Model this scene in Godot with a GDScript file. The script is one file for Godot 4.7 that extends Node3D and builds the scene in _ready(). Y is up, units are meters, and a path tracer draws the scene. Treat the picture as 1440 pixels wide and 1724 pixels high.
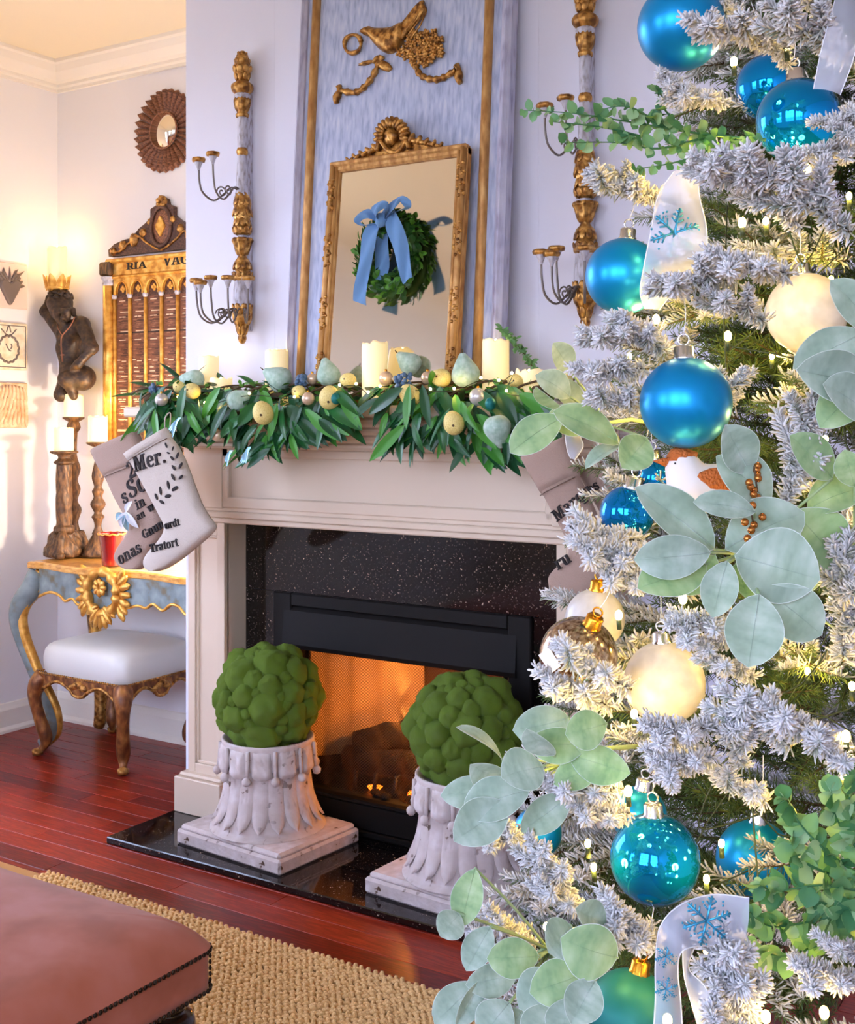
extends Node3D
# A living room at Christmas: white mantel with garland, leaning mirror, alcove with a console table, and a flocked tree close by.
const FOC := 1993.0          # focal length in pixels of a 1440x1724 frame
const HOR := 700.0           # pixel row of the horizon
const YAW := 0.565487        # the camera looks this far to the left of the fireplace wall's normal
const EYE := Vector3(2.03, 1.37, 3.11)
const CX := -0.057           # centre line of the mantel
const MT := 1.4              # top of the mantel shelf
var rng := RandomNumberGenerator.new()
var M := {}
var used := {}
var R := Vector3(cos(YAW), 0, -sin(YAW))
var Fw := Vector3(-sin(YAW), 0, -cos(YAW))

# ------------------------------------------------------------------ pixels to places
func ray(px: float, py: float) -> Vector3:
	return Fw + R * ((px - 720.0) / FOC) + Vector3.UP * ((HOR - py) / FOC)
func at(px: float, py: float, d: float) -> Vector3:
	return EYE + ray(px, py) * d
func onz(px: float, py: float, z: float) -> Vector3:
	var r := ray(px, py)
	return EYE + r * ((z - EYE.z) / r.z)
func loc(xf: Transform3D, px: float, py: float, off := 0.0) -> Vector3:   # where the line of sight meets the plane z = off of xf, in xf's own axes
	var inv := xf.affine_inverse()
	var o := inv * EYE
	var r := inv.basis * ray(px, py)
	return o + r * ((off - o.z) / r.z)
func loc2(xf: Transform3D, px: float, py: float) -> Vector2:
	var p := loc(xf, px, py)
	return Vector2(p.x, p.y)

# ------------------------------------------------------------------ nodes
func numbered(called: String) -> String:
	if not used.has(called):
		used[called] = 0
		return called
	used[called] += 1
	return "%s_%03d" % [called, used[called]]
func tag(o: Node3D, label: String, category: String, group := "") -> Node3D:
	if label: o.set_meta("label", label)
	if category: o.set_meta("category", category)
	if group: o.set_meta("group", group)
	return o
func thing(called: String, label: String, category: String, xf := Transform3D(), group := "") -> Node3D:
	var o := Node3D.new()
	o.name = numbered(called)
	add_child(o)
	o.transform = xf
	return tag(o, label, category, group)
func obj(called: String, m: Mesh, mat: Material, parent: Node3D = null, xf := Transform3D(), label := "") -> MeshInstance3D:
	var o := MeshInstance3D.new()
	o.mesh = m
	if mat: o.material_override = mat
	o.transform = xf
	if parent:
		o.name = called
		parent.add_child(o, true)
	else:
		o.name = numbered(called)
		add_child(o)
	if label: o.set_meta("label", label)
	return o
func struct(called: String, m: Mesh, mat: Material, xf := Transform3D()) -> MeshInstance3D:
	var o := obj(called, m, mat, null, xf)
	o.set_meta("kind", "structure")
	return o
func stuff(o: Node3D) -> Node3D:
	o.set_meta("kind", "stuff")
	return o
func omni(parent: Node3D, p: Vector3, c: Color, e: float, size := 0.02) -> void:
	var l := OmniLight3D.new()
	l.name = "bulb_light"
	l.light_color = c
	l.light_energy = e
	l.light_size = size
	l.omni_range = 12.0
	l.omni_attenuation = 2.0
	l.shadow_enabled = true
	l.position = p
	parent.add_child(l, true)

# ------------------------------------------------------------------ shapes
func T(x := 0.0, y := 0.0, z := 0.0) -> Transform3D:
	return Transform3D(Basis(), Vector3(x, y, z))
func TR(p: Vector3, deg: Vector3, s := 1.0) -> Transform3D:
	return Transform3D(Basis.from_euler(deg * PI / 180.0).scaled(Vector3.ONE * s), p)
func frame_to(p: Vector3, dir: Vector3, up := Vector3.UP, s := 1.0) -> Transform3D:   # own +x along dir, own +y towards up
	var x := dir.normalized()
	var z := x.cross(up)
	if z.length() < 0.01: z = x.cross(Vector3(0.3, 0.1, 1))
	z = z.normalized()
	return Transform3D(Basis(x, z.cross(x), z).scaled(Vector3.ONE * s), p)
func S(group := 0) -> SurfaceTool:
	var st := SurfaceTool.new()
	st.begin(Mesh.PRIMITIVE_TRIANGLES)
	st.set_smooth_group(group)
	return st
func fin(st: SurfaceTool) -> ArrayMesh:
	st.generate_normals()
	st.index()
	return st.commit()
func grid(st: SurfaceTool, nu: int, nv: int, f, col = null) -> void:   # f(u, v) in 0..1; the outside is towards du x dv
	var p := PackedVector3Array()
	var c := PackedColorArray()
	for j in nv + 1:
		for i in nu + 1:
			p.append(f.call(float(i) / nu, float(j) / nv))
			if col != null: c.append(col.call(float(i) / nu, float(j) / nv))
	for j in nv:
		for i in nu:
			var a := j * (nu + 1) + i
			for k in [[a, i, j], [a + nu + 1, i, j + 1], [a + 1, i + 1, j], [a + 1, i + 1, j], [a + nu + 1, i, j + 1], [a + nu + 2, i + 1, j + 1]]:
				if col != null: st.set_color(c[k[0]])
				st.set_uv(Vector2(float(k[1]) / nu, float(k[2]) / nv))
				st.add_vertex(p[k[0]])
func lathe(st: SurfaceTool, prof: Array, seg: int, xf := Transform3D(), wob = null) -> void:   # prof: Vector2(radius, height) from below upwards
	var n := prof.size() - 1
	grid(st, seg, n, func(u, v):
		var q: Vector2 = prof[int(round(v * n))]
		var a: float = u * TAU
		if u == 1.0: a = 0.0
		var r: float = q.x * (1.0 if wob == null else wob.call(a, v))
		return xf * Vector3(r * cos(a), q.y, -r * sin(a)))
func smoothed(prof: Array, per := 5) -> Array:   # Catmull-Rom through Vector2 or Vector3 points
	var out := []
	var n := prof.size()
	for i in n - 1:
		for k in per:
			var a = prof[maxi(i - 1, 0)]
			var b = prof[i]
			var c = prof[i + 1]
			var d = prof[mini(i + 2, n - 1)]
			out.append(b.cubic_interpolate(c, a, d, float(k) / per))
	out.append(prof[n - 1])
	return out
func tube(st: SurfaceTool, pts: Array, rad, seg := 6, caps := true, flat := 1.0) -> void:   # rad: a number or f(t)
	var n := pts.size()
	var t0: Vector3 = (pts[1] - pts[0]).normalized()
	var nrm := t0.cross(Vector3.UP)
	if nrm.length() < 0.1: nrm = t0.cross(Vector3(1, 0, 0.2))
	nrm = nrm.normalized()
	var rings := []
	for i in n:
		var t: Vector3 = (pts[mini(i + 1, n - 1)] - pts[maxi(i - 1, 0)]).normalized()
		nrm = (nrm - t * nrm.dot(t)).normalized()
		var b := t.cross(nrm)
		var r: float = rad.call(float(i) / (n - 1)) if rad is Callable else float(rad)
		rings.append([pts[i], nrm * r, b * r * flat])
	if caps:
		rings.push_front([rings[0][0], Vector3.ZERO, Vector3.ZERO])
		rings.append([rings[-1][0], Vector3.ZERO, Vector3.ZERO])
	var m := rings.size() - 1
	grid(st, seg, m, func(u, v):
		var g = rings[int(round(v * m))]
		var a: float = 0.0 if u == 1.0 else u * TAU
		return g[0] + g[1] * cos(a) + g[2] * sin(a))
func tri(st: SurfaceTool, a: Vector3, b: Vector3, c: Vector3, inside: Vector3) -> void:
	if (a - c).cross(a - b).dot((a + b + c) / 3.0 - inside) < 0.0:
		var k := b
		b = c
		c = k
	for p in [a, b, c]:
		st.set_uv(Vector2(p.x + p.z * 0.3, p.y + p.z * 0.4))
		st.add_vertex(p)
func box(st: SurfaceTool, size: Vector3, xf := Transform3D(), bev := 0.003) -> void:   # centred on xf, chamfered
	var h := size / 2.0
	var b := minf(bev, minf(h.x, minf(h.y, h.z)) * 0.9)
	var k := {}
	for sx in [-1, 1]:
		for sy in [-1, 1]:
			for sz in [-1, 1]:
				var s := Vector3(sx, sy, sz)
				for ax in 3:
					var v := (h - Vector3.ONE * b) * s
					v[ax] = h[ax] * s[ax]
					k[[sx, sy, sz, ax]] = xf * v
				tri(st, k[[sx, sy, sz, 0]], k[[sx, sy, sz, 1]], k[[sx, sy, sz, 2]], xf.origin)
	for ax in 3:
		var b1 := (ax + 1) % 3
		var b2 := (ax + 2) % 3
		for s in [-1, 1]:
			var q := []
			for e in [[-1, -1], [1, -1], [1, 1], [-1, 1]]:
				var w := [0, 0, 0]
				w[ax] = s
				w[b1] = e[0]
				w[b2] = e[1]
				q.append(k[[w[0], w[1], w[2], ax]])
			tri(st, q[0], q[1], q[2], xf.origin)
			tri(st, q[0], q[2], q[3], xf.origin)
		for e in [[-1, -1], [1, -1], [1, 1], [-1, 1]]:
			var q := []
			for s in [-1, 1]:
				var w := [0, 0, 0]
				w[ax] = s
				w[b1] = e[0]
				w[b2] = e[1]
				q.append(k[[w[0], w[1], w[2], b1]])
				q.append(k[[w[0], w[1], w[2], b2]])
			tri(st, q[0], q[1], q[2], xf.origin)
			tri(st, q[1], q[2], q[3], xf.origin)
func boxm(x: float, y: float, z: float, bev := 0.003) -> ArrayMesh:
	var st := S(-1)
	box(st, Vector3(x, y, z), Transform3D(), bev)
	return fin(st)
func span(st: SurfaceTool, a: Vector3, b: Vector3, bev := 0.003) -> void:   # a box from corner to corner
	box(st, (b - a).abs(), T((a.x + b.x) / 2, (a.y + b.y) / 2, (a.z + b.z) / 2), bev)
func spanm(a: Vector3, b: Vector3, bev := 0.003) -> ArrayMesh:
	var st := S(-1)
	span(st, a, b, bev)
	return fin(st)
func prism(st: SurfaceTool, poly: PackedVector2Array, z0: float, z1: float, xf := Transform3D(), bev := 0.0) -> void:   # an outline with depth; its front edge at z1 rounded off by bev
	var n := poly.size()
	if Geometry2D.is_polygon_clockwise(poly):
		poly = poly.duplicate()
		poly.reverse()
	var ins := PackedVector2Array()
	for i in n:
		var e0 := (poly[i] - poly[(i + n - 1) % n]).normalized()
		var e1 := (poly[(i + 1) % n] - poly[i]).normalized()
		var m := (Vector2(-e0.y, e0.x) + Vector2(-e1.y, e1.x))
		ins.append(poly[i] + (m.normalized() if m.length() > 0.01 else Vector2(-e0.y, e0.x)) * bev)
	var idx := Geometry2D.triangulate_polygon(ins)
	if idx.is_empty():
		ins = poly.duplicate()
		idx = Geometry2D.triangulate_polygon(ins)
		if idx.is_empty(): print("outline could not be filled: ", poly)
	for front in [true, false]:
		for k in range(0, idx.size(), 3):
			var q := []
			for j in 3:
				var v := ins[idx[k + j]] if front else poly[idx[k + j]]
				q.append(Vector3(v.x, v.y, z1 if front else z0))
			if ((q[0] - q[2]).cross(q[0] - q[1]).z > 0) != front: q.reverse()
			for p in q:
				st.set_uv(Vector2(p.x, p.y))
				st.add_vertex(xf * p)
	for i in n:
		var j := (i + 1) % n
		var rows := [[poly[i], poly[j], z0], [poly[i], poly[j], z1 - bev], [ins[i], ins[j], z1]]
		for k in (2 if bev > 0 else 1):
			var a := Vector3(rows[k][0].x, rows[k][0].y, rows[k][2])
			var b := Vector3(rows[k][1].x, rows[k][1].y, rows[k][2])
			var c := Vector3(rows[k + 1][0].x, rows[k + 1][0].y, rows[k + 1][2])
			var d := Vector3(rows[k + 1][1].x, rows[k + 1][1].y, rows[k + 1][2])
			for p in [a, c, b, b, c, d]:
				st.set_uv(Vector2(p.x + p.z, p.y))
				st.add_vertex(xf * p)
func profile(st: SurfaceTool, poly: PackedVector2Array, a: Vector3, b: Vector3, out: Vector3) -> void:   # a moulding: outline (out, up) run from a to b
	var along := (b - a).normalized()
	var z := out.cross(Vector3.UP)
	var xf := Transform3D(Basis(out, Vector3.UP, z), a)
	if z.dot(along) < 0:
		xf.origin = b
	prism(st, poly, 0, a.distance_to(b), xf)
func blob(st: SurfaceTool, rad: Vector3, xf := Transform3D(), bump := 0.0, freq := 3.0, nu := 14, nv := 9, sd := 1) -> void:   # an ellipsoid with lumps
	var nz := FastNoiseLite.new()
	nz.seed = sd
	nz.frequency = freq
	grid(st, nu, nv, func(u, v):
		var a: float = 0.0 if u == 1.0 else u * TAU
		var h: float = (v - 0.5) * PI
		var d := Vector3(cos(h) * cos(a), sin(h), -cos(h) * sin(a))
		if v == 0.0 or v == 1.0: d = Vector3(0, v * 2 - 1, 0)
		return xf * (d * rad * (1.0 + (bump * nz.get_noise_3dv(d) if bump > 0 else 0.0))))
func ladder(st: SurfaceTool, lefts: Array, rights: Array, thick: float, nu := 10, pw := 0.5) -> void:   # a stuffed shape between two outlines
	var n := lefts.size() - 1
	for side in [1.0, -1.0]:
		grid(st, nu, n, func(u, v):
			var i := int(round(v * n))
			var w: float = u if side > 0 else 1.0 - u
			var p: Vector3 = lefts[i].lerp(rights[i], w)
			var e: float = 1.0 if i > 0 and i < n else 0.35
			return p + Vector3(0, 0, side * thick * e * pow(maxf(0.0, 1.0 - pow(2.0 * w - 1.0, 2.0)), pw)))
func curve_poly(pts: Array, per := 4) -> PackedVector2Array:   # a closed smooth outline
	var out := PackedVector2Array()
	var n := pts.size()
	for i in n:
		for k in per:
			out.append(pts[i].cubic_interpolate(pts[(i + 1) % n], pts[(i + n - 1) % n], pts[(i + 2) % n], float(k) / per))
	return out
func leaf(length: float, width: float, droop := 0.0, fold := 0.15, tip := 1.0, nu := 4, nv := 7, wave := 0.0, full := 0.75) -> ArrayMesh:   # own +x from stalk to tip, lies in x-z, face up
	var st := S()
	grid(st, nv, nu, func(u, v):
		var s: float = v * 2.0 - 1.0
		var w: float = width * 0.5 * pow(maxf(0.0, sin(PI * pow(u, tip))), full) + 0.0006
		var y: float = fold * absf(s) * w - droop * u * u * length + wave * sin(u * 9.0 + s * 2.0) * absf(s) * w
		return Vector3(length * (u - 0.12 * droop * u * u), y, -s * w))
	return fin(st)

# ------------------------------------------------------------------ materials
func ntex(freq: float, cols: Array, offs: Array, size := 256, kind := FastNoiseLite.TYPE_SIMPLEX_SMOOTH, oct := 4) -> NoiseTexture2D:
	var n := FastNoiseLite.new()
	n.noise_type = kind
	n.frequency = freq
	n.fractal_octaves = oct
	n.seed = int(freq * 1000) + cols.size()
	var g := Gradient.new()
	g.offsets = PackedFloat32Array(offs)
	g.colors = PackedColorArray(cols)
	var t := NoiseTexture2D.new()
	t.width = size
	t.height = size
	t.seamless = true
	t.noise = n
	t.color_ramp = g
	return t
func grey(freq: float, size := 256, kind := FastNoiseLite.TYPE_SIMPLEX_SMOOTH, oct := 4, lo := 0.0, hi := 1.0) -> NoiseTexture2D:
	return ntex(freq, [Color.BLACK, Color.WHITE], [lo, hi], size, kind, oct)
func mk(called: String, col: Color, rough: float, metal := 0.0, o := {}) -> StandardMaterial3D:
	var m := StandardMaterial3D.new()
	m.resource_name = called
	m.albedo_color = col
	m.roughness = rough
	m.metallic = metal
	m.cull_mode = BaseMaterial3D.CULL_DISABLED
	if o.has("tex"):
		m.albedo_texture = o.tex
	if o.has("bump"):
		m.heightmap_enabled = true
		m.heightmap_texture = o.bump
		m.heightmap_scale = o.get("depth", 0.1)
	if o.has("scale"):
		m.uv1_triplanar = true
		m.uv1_world_triplanar = o.get("world", false)
		m.uv1_scale = o.scale if o.scale is Vector3 else Vector3.ONE * o.scale
	if o.has("back"):
		m.backlight_enabled = true
		m.backlight = o.back
	if o.has("sheen"):
		m.rim_enabled = true
		m.rim = o.sheen
		m.rim_tint = o.get("tint", 0.5)
	if o.has("coat"):
		m.clearcoat_enabled = true
		m.clearcoat = o.coat
		m.clearcoat_roughness = o.get("coat_rough", 0.1)
	if o.has("emit"):
		m.emission_enabled = true
		m.emission = o.emit
		m.emission_energy_multiplier = o.get("glow", 1.0)
	if o.has("sss"):
		m.subsurf_scatter_enabled = true
		m.subsurf_scatter_strength = o.sss
	if o.has("vc"):
		m.vertex_color_use_as_albedo = true
	if o.has("spec"):
		m.metallic_specular = o.spec
	M[called] = m
	return m
func C(r: int, g: int, b: int) -> Color:
	return Color(r / 255.0, g / 255.0, b / 255.0)

func materials() -> void:
	var fine := grey(0.03)
	var fine2 := grey(0.12, 256)
	M.fine = fine
	mk("wall_paint", C(240, 238, 241), 0.7)
	mk("chimney_paint", C(222, 225, 245), 0.7)
	mk("ceiling_paint", C(236, 224, 198), 0.8)
	mk("trim_paint", C(240, 234, 224), 0.4)
	mk("mantel_paint", C(212, 194, 174), 0.38)
	var grain := [[C(136, 38, 22), C(98, 24, 14)], [C(150, 46, 26), C(114, 30, 17)], [C(122, 32, 19), C(86, 20, 12)], [C(160, 54, 31), C(122, 35, 20)]]
	for i in 4:
		mk("plank%d" % i, Color.WHITE, 0.3, 0.0, {"spec": 0.36, "tex": ntex(0.02 + i * 0.003, [grain[i][0], grain[i][1], grain[i][0]], [0.25, 0.5, 0.75]), "scale": Vector3(0.7, 4, 9)})
	mk("granite", Color.WHITE, 0.07, 0.0, {"tex": ntex(0.3, [C(12, 10, 11), C(24, 19, 20), C(60, 48, 44), C(190, 170, 150)], [0.4, 0.86, 0.9, 0.95], 512, FastNoiseLite.TYPE_VALUE, 1), "scale": 2.0})
	mk("black_metal", C(15, 13, 13), 0.55, 0.0, {"spec": 0.3})
	mk("black_matte", C(16, 15, 15), 0.6)
	mk("wire", C(92, 64, 40), 0.4, 0.8)
	mk("firebrick", C(196, 160, 118), 0.85, 0.0, {"bump": fine2, "depth": 0.4, "scale": 4.0})
	mk("sooty_brick", C(84, 54, 38), 0.9)
	mk("bark", C(60, 42, 30), 0.9, 0.0, {"tex": ntex(0.03, [C(40, 30, 24), C(140, 104, 70)], [0.3, 0.8]), "scale": Vector3(3, 12, 12), "bump": fine2, "depth": 0.6})
	mk("ember", C(255, 120, 30), 0.9, 0.0, {"emit": C(255, 110, 25), "glow": 5.0})
	mk("flame", C(255, 200, 90), 0.9, 0.0, {"emit": C(255, 178, 64), "glow": 7.0})
	mk("gilt", Color.WHITE, 0.36, 0.65, {"tex": ntex(0.035, [C(92, 56, 28), C(182, 130, 64), C(232, 186, 110)], [0.2, 0.5, 0.85]), "scale": 4.0, "bump": fine, "depth": 0.2})
	mk("gilt_soft", Color.WHITE, 0.5, 0.35, {"tex": ntex(0.04, [C(160, 112, 62), C(196, 148, 88), C(220, 178, 118)], [0.15, 0.5, 0.85]), "scale": Vector3(4, 1.2, 4)})
	mk("gilt_bright", Color.WHITE, 0.36, 0.6, {"tex": ntex(0.03, [C(186, 124, 50), C(232, 180, 86), C(250, 210, 130)], [0.15, 0.5, 0.85]), "scale": 2.5})
	mk("silver_paint", Color.WHITE, 0.55, 0.15, {"tex": ntex(0.05, [C(150, 142, 146), C(186, 186, 202), C(206, 206, 220)], [0.15, 0.4, 0.8]), "scale": Vector3(6, 2, 6)})
	mk("iron", C(120, 112, 110), 0.45, 0.6)
	mk("trumeau_paint", Color.WHITE, 0.7, 0.0, {"tex": ntex(0.02, [C(152, 164, 202), C(172, 184, 218), C(182, 193, 224), C(198, 205, 228)], [0.15, 0.42, 0.62, 0.85], 512), "scale": Vector3(5, 1.0, 4), "bump": fine, "depth": 0.05})
	mk("trumeau_edge", Color.WHITE, 0.65, 0.0, {"tex": ntex(0.03, [C(150, 148, 180), C(182, 185, 214), C(198, 200, 224)], [0.12, 0.4, 0.8], 256), "scale": Vector3(5, 1.0, 5)})
	mk("mirror_glass", C(232, 224, 208), 0.09, 1.0)
	mk("boxwood", C(74, 130, 42), 0.45, 0.0, {"back": C(30, 60, 10), "spec": 0.4})
	mk("boxwood_dark", C(30, 78, 26), 0.45, 0.0, {"back": C(20, 40, 10)})
	mk("willow", C(34, 104, 52), 0.38, 0.0, {"back": C(24, 60, 20), "tex": ntex(0.02, [Color(0.8, 0.85, 0.8), Color(1, 1, 1)], [0.3, 0.7], 128), "scale": 5.0})
	mk("willow_dark", C(22, 76, 44), 0.4, 0.0, {"back": C(16, 40, 16)})
	mk("willow_bright", C(66, 138, 52), 0.4, 0.0, {"back": C(40, 80, 16)})
	mk("velvet", C(96, 140, 190), 0.8, 0.0, {"sheen": 0.9, "tint": 0.6})
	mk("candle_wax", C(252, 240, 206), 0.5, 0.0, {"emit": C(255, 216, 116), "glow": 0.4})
	mk("candle_wax_top", C(252, 238, 210), 0.5, 0.0, {"emit": C(255, 232, 176), "glow": 1.0})
	mk("led", C(255, 240, 190), 0.4, 0.0, {"emit": C(255, 222, 130), "glow": 22.0})
	mk("egg_yellow", Color.WHITE, 0.5, 0.0, {"tex": ntex(0.07, [C(150, 124, 60), C(224, 202, 118), C(238, 222, 150)], [0.16, 0.3, 0.7]), "scale": 14.0})
	mk("pear_green", Color.WHITE, 0.65, 0.0, {"tex": ntex(0.04, [C(140, 174, 156), C(168, 198, 184), C(196, 216, 208)], [0.2, 0.5, 0.8]), "scale": 4.0, "sheen": 0.4})
	mk("pearl_grey", C(200, 196, 196), 0.28, 0.35, {"coat": 0.5})
	mk("pearl_rose", C(216, 190, 164), 0.3, 0.35, {"coat": 0.5})
	mk("berry", C(78, 108, 142), 0.5, 0.0, {"sheen": 0.3})
	mk("foil_blue", C(150, 200, 224), 0.25, 0.6)
	mk("twig", C(86, 66, 44), 0.8)
	var linen := grey(0.35, 256, FastNoiseLite.TYPE_VALUE, 2)
	mk("linen_taupe", C(160, 136, 124), 0.9, 0.0, {"bump": linen, "depth": 0.12, "scale": 6.0, "sheen": 0.3})
	mk("linen_grey", C(190, 180, 172), 0.9, 0.0, {"bump": linen, "depth": 0.12, "scale": 6.0, "sheen": 0.3})
	mk("ink", C(38, 32, 34), 0.9)
	mk("thread", C(112, 92, 80), 0.9)
	mk("old_wood", Color.WHITE, 0.55, 0.1, {"tex": ntex(0.04, [C(44, 29, 19), C(92, 63, 38), C(140, 104, 62)], [0.2, 0.5, 0.9]), "scale": Vector3(6, 2, 6), "bump": fine, "depth": 0.3})
	mk("crest_wood", Color.WHITE, 0.55, 0.05, {"tex": ntex(0.04, [C(62, 38, 32), C(108, 74, 58)], [0.2, 0.8]), "scale": 8.0})
	mk("ray_wood", Color.WHITE, 0.45, 0.1, {"tex": ntex(0.05, [C(74, 42, 28), C(140, 88, 60), C(170, 116, 84)], [0.15, 0.5, 0.9]), "scale": Vector3(8, 8, 8)})
	mk("bronze", Color.WHITE, 0.48, 0.25, {"tex": ntex(0.03, [C(38, 28, 24), C(70, 54, 44), C(122, 88, 40)], [0.25, 0.6, 0.95]), "scale": 5.0})
	mk("rosary", C(150, 96, 70), 0.5)
	mk("red_glass", C(124, 10, 14), 0.12, 0.0, {"coat": 1.0})
	mk("console_paint", Color.WHITE, 0.5, 0.0, {"tex": ntex(0.025, [C(112, 104, 84), C(116, 134, 140), C(140, 158, 164)], [0.15, 0.4, 0.8]), "scale": 1.6})
	mk("table_top", Color.WHITE, 0.3, 0.1, {"tex": ntex(0.03, [C(176, 112, 40), C(222, 164, 78), C(240, 196, 116)], [0.15, 0.5, 0.9]), "scale": Vector3(2, 6, 10), "coat": 0.5})
	mk("silk", C(216, 220, 220), 0.34, 0.0, {"sheen": 0.6, "tint": 0.1, "coat": 0.2, "coat_rough": 0.4})
	mk("stool_wood", Color.WHITE, 0.4, 0.2, {"tex": ntex(0.03, [C(84, 44, 24), C(136, 84, 44), C(190, 136, 72)], [0.2, 0.55, 0.9]), "scale": Vector3(4, 2, 4)})
	mk("plaque_pink", C(232, 206, 194), 0.8)
	mk("plaque_cream", Color.WHITE, 0.75, 0.0, {"tex": ntex(0.03, [C(216, 196, 164), C(238, 226, 204)], [0.2, 0.6]), "scale": 2.0})
	mk("plaque_carved", Color.WHITE, 0.75, 0.0, {"tex": ntex(0.03, [C(206, 160, 118), C(236, 208, 176)], [0.2, 0.7]), "scale": 2.0})
	mk("pewter", C(112, 100, 96), 0.6, 0.2)
	mk("plaster_old", Color.WHITE, 0.8, 0.0, {"tex": ntex(0.011, [C(74, 52, 36), C(112, 90, 76), C(188, 176, 172), C(200, 189, 188), C(212, 204, 205)], [0.1, 0.135, 0.16, 0.6, 0.9], 512), "scale": 3.0, "bump": fine, "depth": 0.25})
	mk("moss", Color.WHITE, 0.95, 0.0, {"tex": ntex(0.25, [C(84, 118, 2), C(122, 162, 8), C(156, 192, 26)], [0.2, 0.55, 0.9], 256, FastNoiseLite.TYPE_VALUE, 3), "scale": 6.0, "bump": grey(0.3, 256, FastNoiseLite.TYPE_VALUE, 3), "depth": 0.5, "sheen": 0.12, "tint": 0.9})
	mk("suede", Color.WHITE, 0.9, 0.0, {"tex": ntex(0.012, [C(142, 72, 46), C(158, 86, 64), C(166, 98, 84)], [0.2, 0.5, 0.8], 512), "scale": 1.0, "sheen": 0.35, "tint": 0.8})
	mk("dark_wood", C(38, 24, 18), 0.25, 0.0, {"coat": 0.4})
	mk("nail_head", C(46, 34, 28), 0.35, 0.7)
	mk("jute", Color.WHITE, 0.95, 0.0, {"tex": ntex(0.1, [C(176, 134, 84), C(226, 186, 128), C(246, 214, 160)], [0.15, 0.5, 0.9]), "scale": 9.0})
	mk("jute_base", C(170, 126, 78), 0.95)
	mk("pale_board", Color.WHITE, 0.6, 0.0, {"tex": ntex(0.03, [C(168, 138, 104), C(206, 180, 146)], [0.2, 0.8]), "scale": Vector3(3, 8, 12)})
	# the tree
	mk("needles", Color.WHITE, 0.75, 0.0, {"vc": true})
	mk("ball_matte", C(0, 142, 208), 0.33, 0.6)
	mk("ball_shiny", C(0, 140, 225), 0.05, 0.8)
	mk("ball_clear", C(0, 122, 205), 0.06, 0.75)
	mk("ball_teal", C(10, 112, 112), 0.5, 0.35)
	mk("ball_white", Color.WHITE, 0.4, 0.0, {"tex": ntex(0.06, [C(180, 178, 178), C(198, 196, 196)], [0.3, 0.7]), "scale": 3.0, "coat": 0.3, "coat_rough": 0.25})
	mk("ball_mercury", Color.WHITE, 0.14, 0.85, {"tex": ntex(0.05, [C(96, 70, 52), C(176, 156, 136), C(214, 204, 190)], [0.3, 0.55, 0.8]), "scale": 10.0})
	mk("cap_silver", C(214, 216, 224), 0.18, 1.0)
	mk("cap_gold", C(214, 150, 50), 0.25, 1.0)
	mk("lamb_leaf", Color.WHITE, 0.85, 0.0, {"tex": ntex(0.02, [C(124, 146, 130), C(150, 170, 156), C(178, 193, 184)], [0.2, 0.5, 0.85]), "scale": 0.5, "sheen": 0.3, "back": C(90, 116, 84)})
	mk("lamb_leaf_green", Color.WHITE, 0.8, 0.0, {"tex": ntex(0.02, [C(112, 146, 106), C(148, 176, 130), C(176, 196, 158)], [0.2, 0.5, 0.85]), "scale": 0.5, "sheen": 0.2, "back": C(110, 140, 70)})
	mk("lamb_edge", C(196, 210, 204), 0.9)
	mk("euca_leaf", C(92, 138, 92), 0.6, 0.0, {"back": C(80, 116, 50)})
	mk("euca_leaf_dark", C(50, 104, 66), 0.6, 0.0, {"back": C(50, 90, 40)})
	mk("euca_leaf_pale", C(132, 164, 120), 0.65, 0.0, {"back": C(90, 120, 60)})
	var rb := mk("organza", Color(0.86, 0.88, 0.95, 0.46), 0.5)
	rb.transparency = BaseMaterial3D.TRANSPARENCY_ALPHA
	mk("ribbon_edge", C(222, 226, 238), 0.5)
	mk("glitter_blue", C(60, 150, 186), 0.3, 0.6)
	mk("bird_white", C(226, 216, 212), 0.7)
	mk("bird_rust", C(186, 96, 34), 0.7, 0.0, {"bump": fine2, "depth": 0.4, "scale": 8.0})
	mk("pine_cone", C(96, 72, 50), 0.8)
	mk("copper_bead", C(190, 120, 60), 0.25, 0.9)
	mk("cord", C(30, 48, 24), 0.6)
	mk("shade_cloth", C(250, 236, 206), 0.8, 0.0, {"back": C(255, 236, 200), "emit": C(255, 214, 150), "glow": 1.2})
	mk("lamp_base", C(190, 170, 140), 0.4)
	var gl := mk("pane", Color(1, 1, 1, 0.06), 0.05)
	gl.transparency = BaseMaterial3D.TRANSPARENCY_ALPHA

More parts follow.
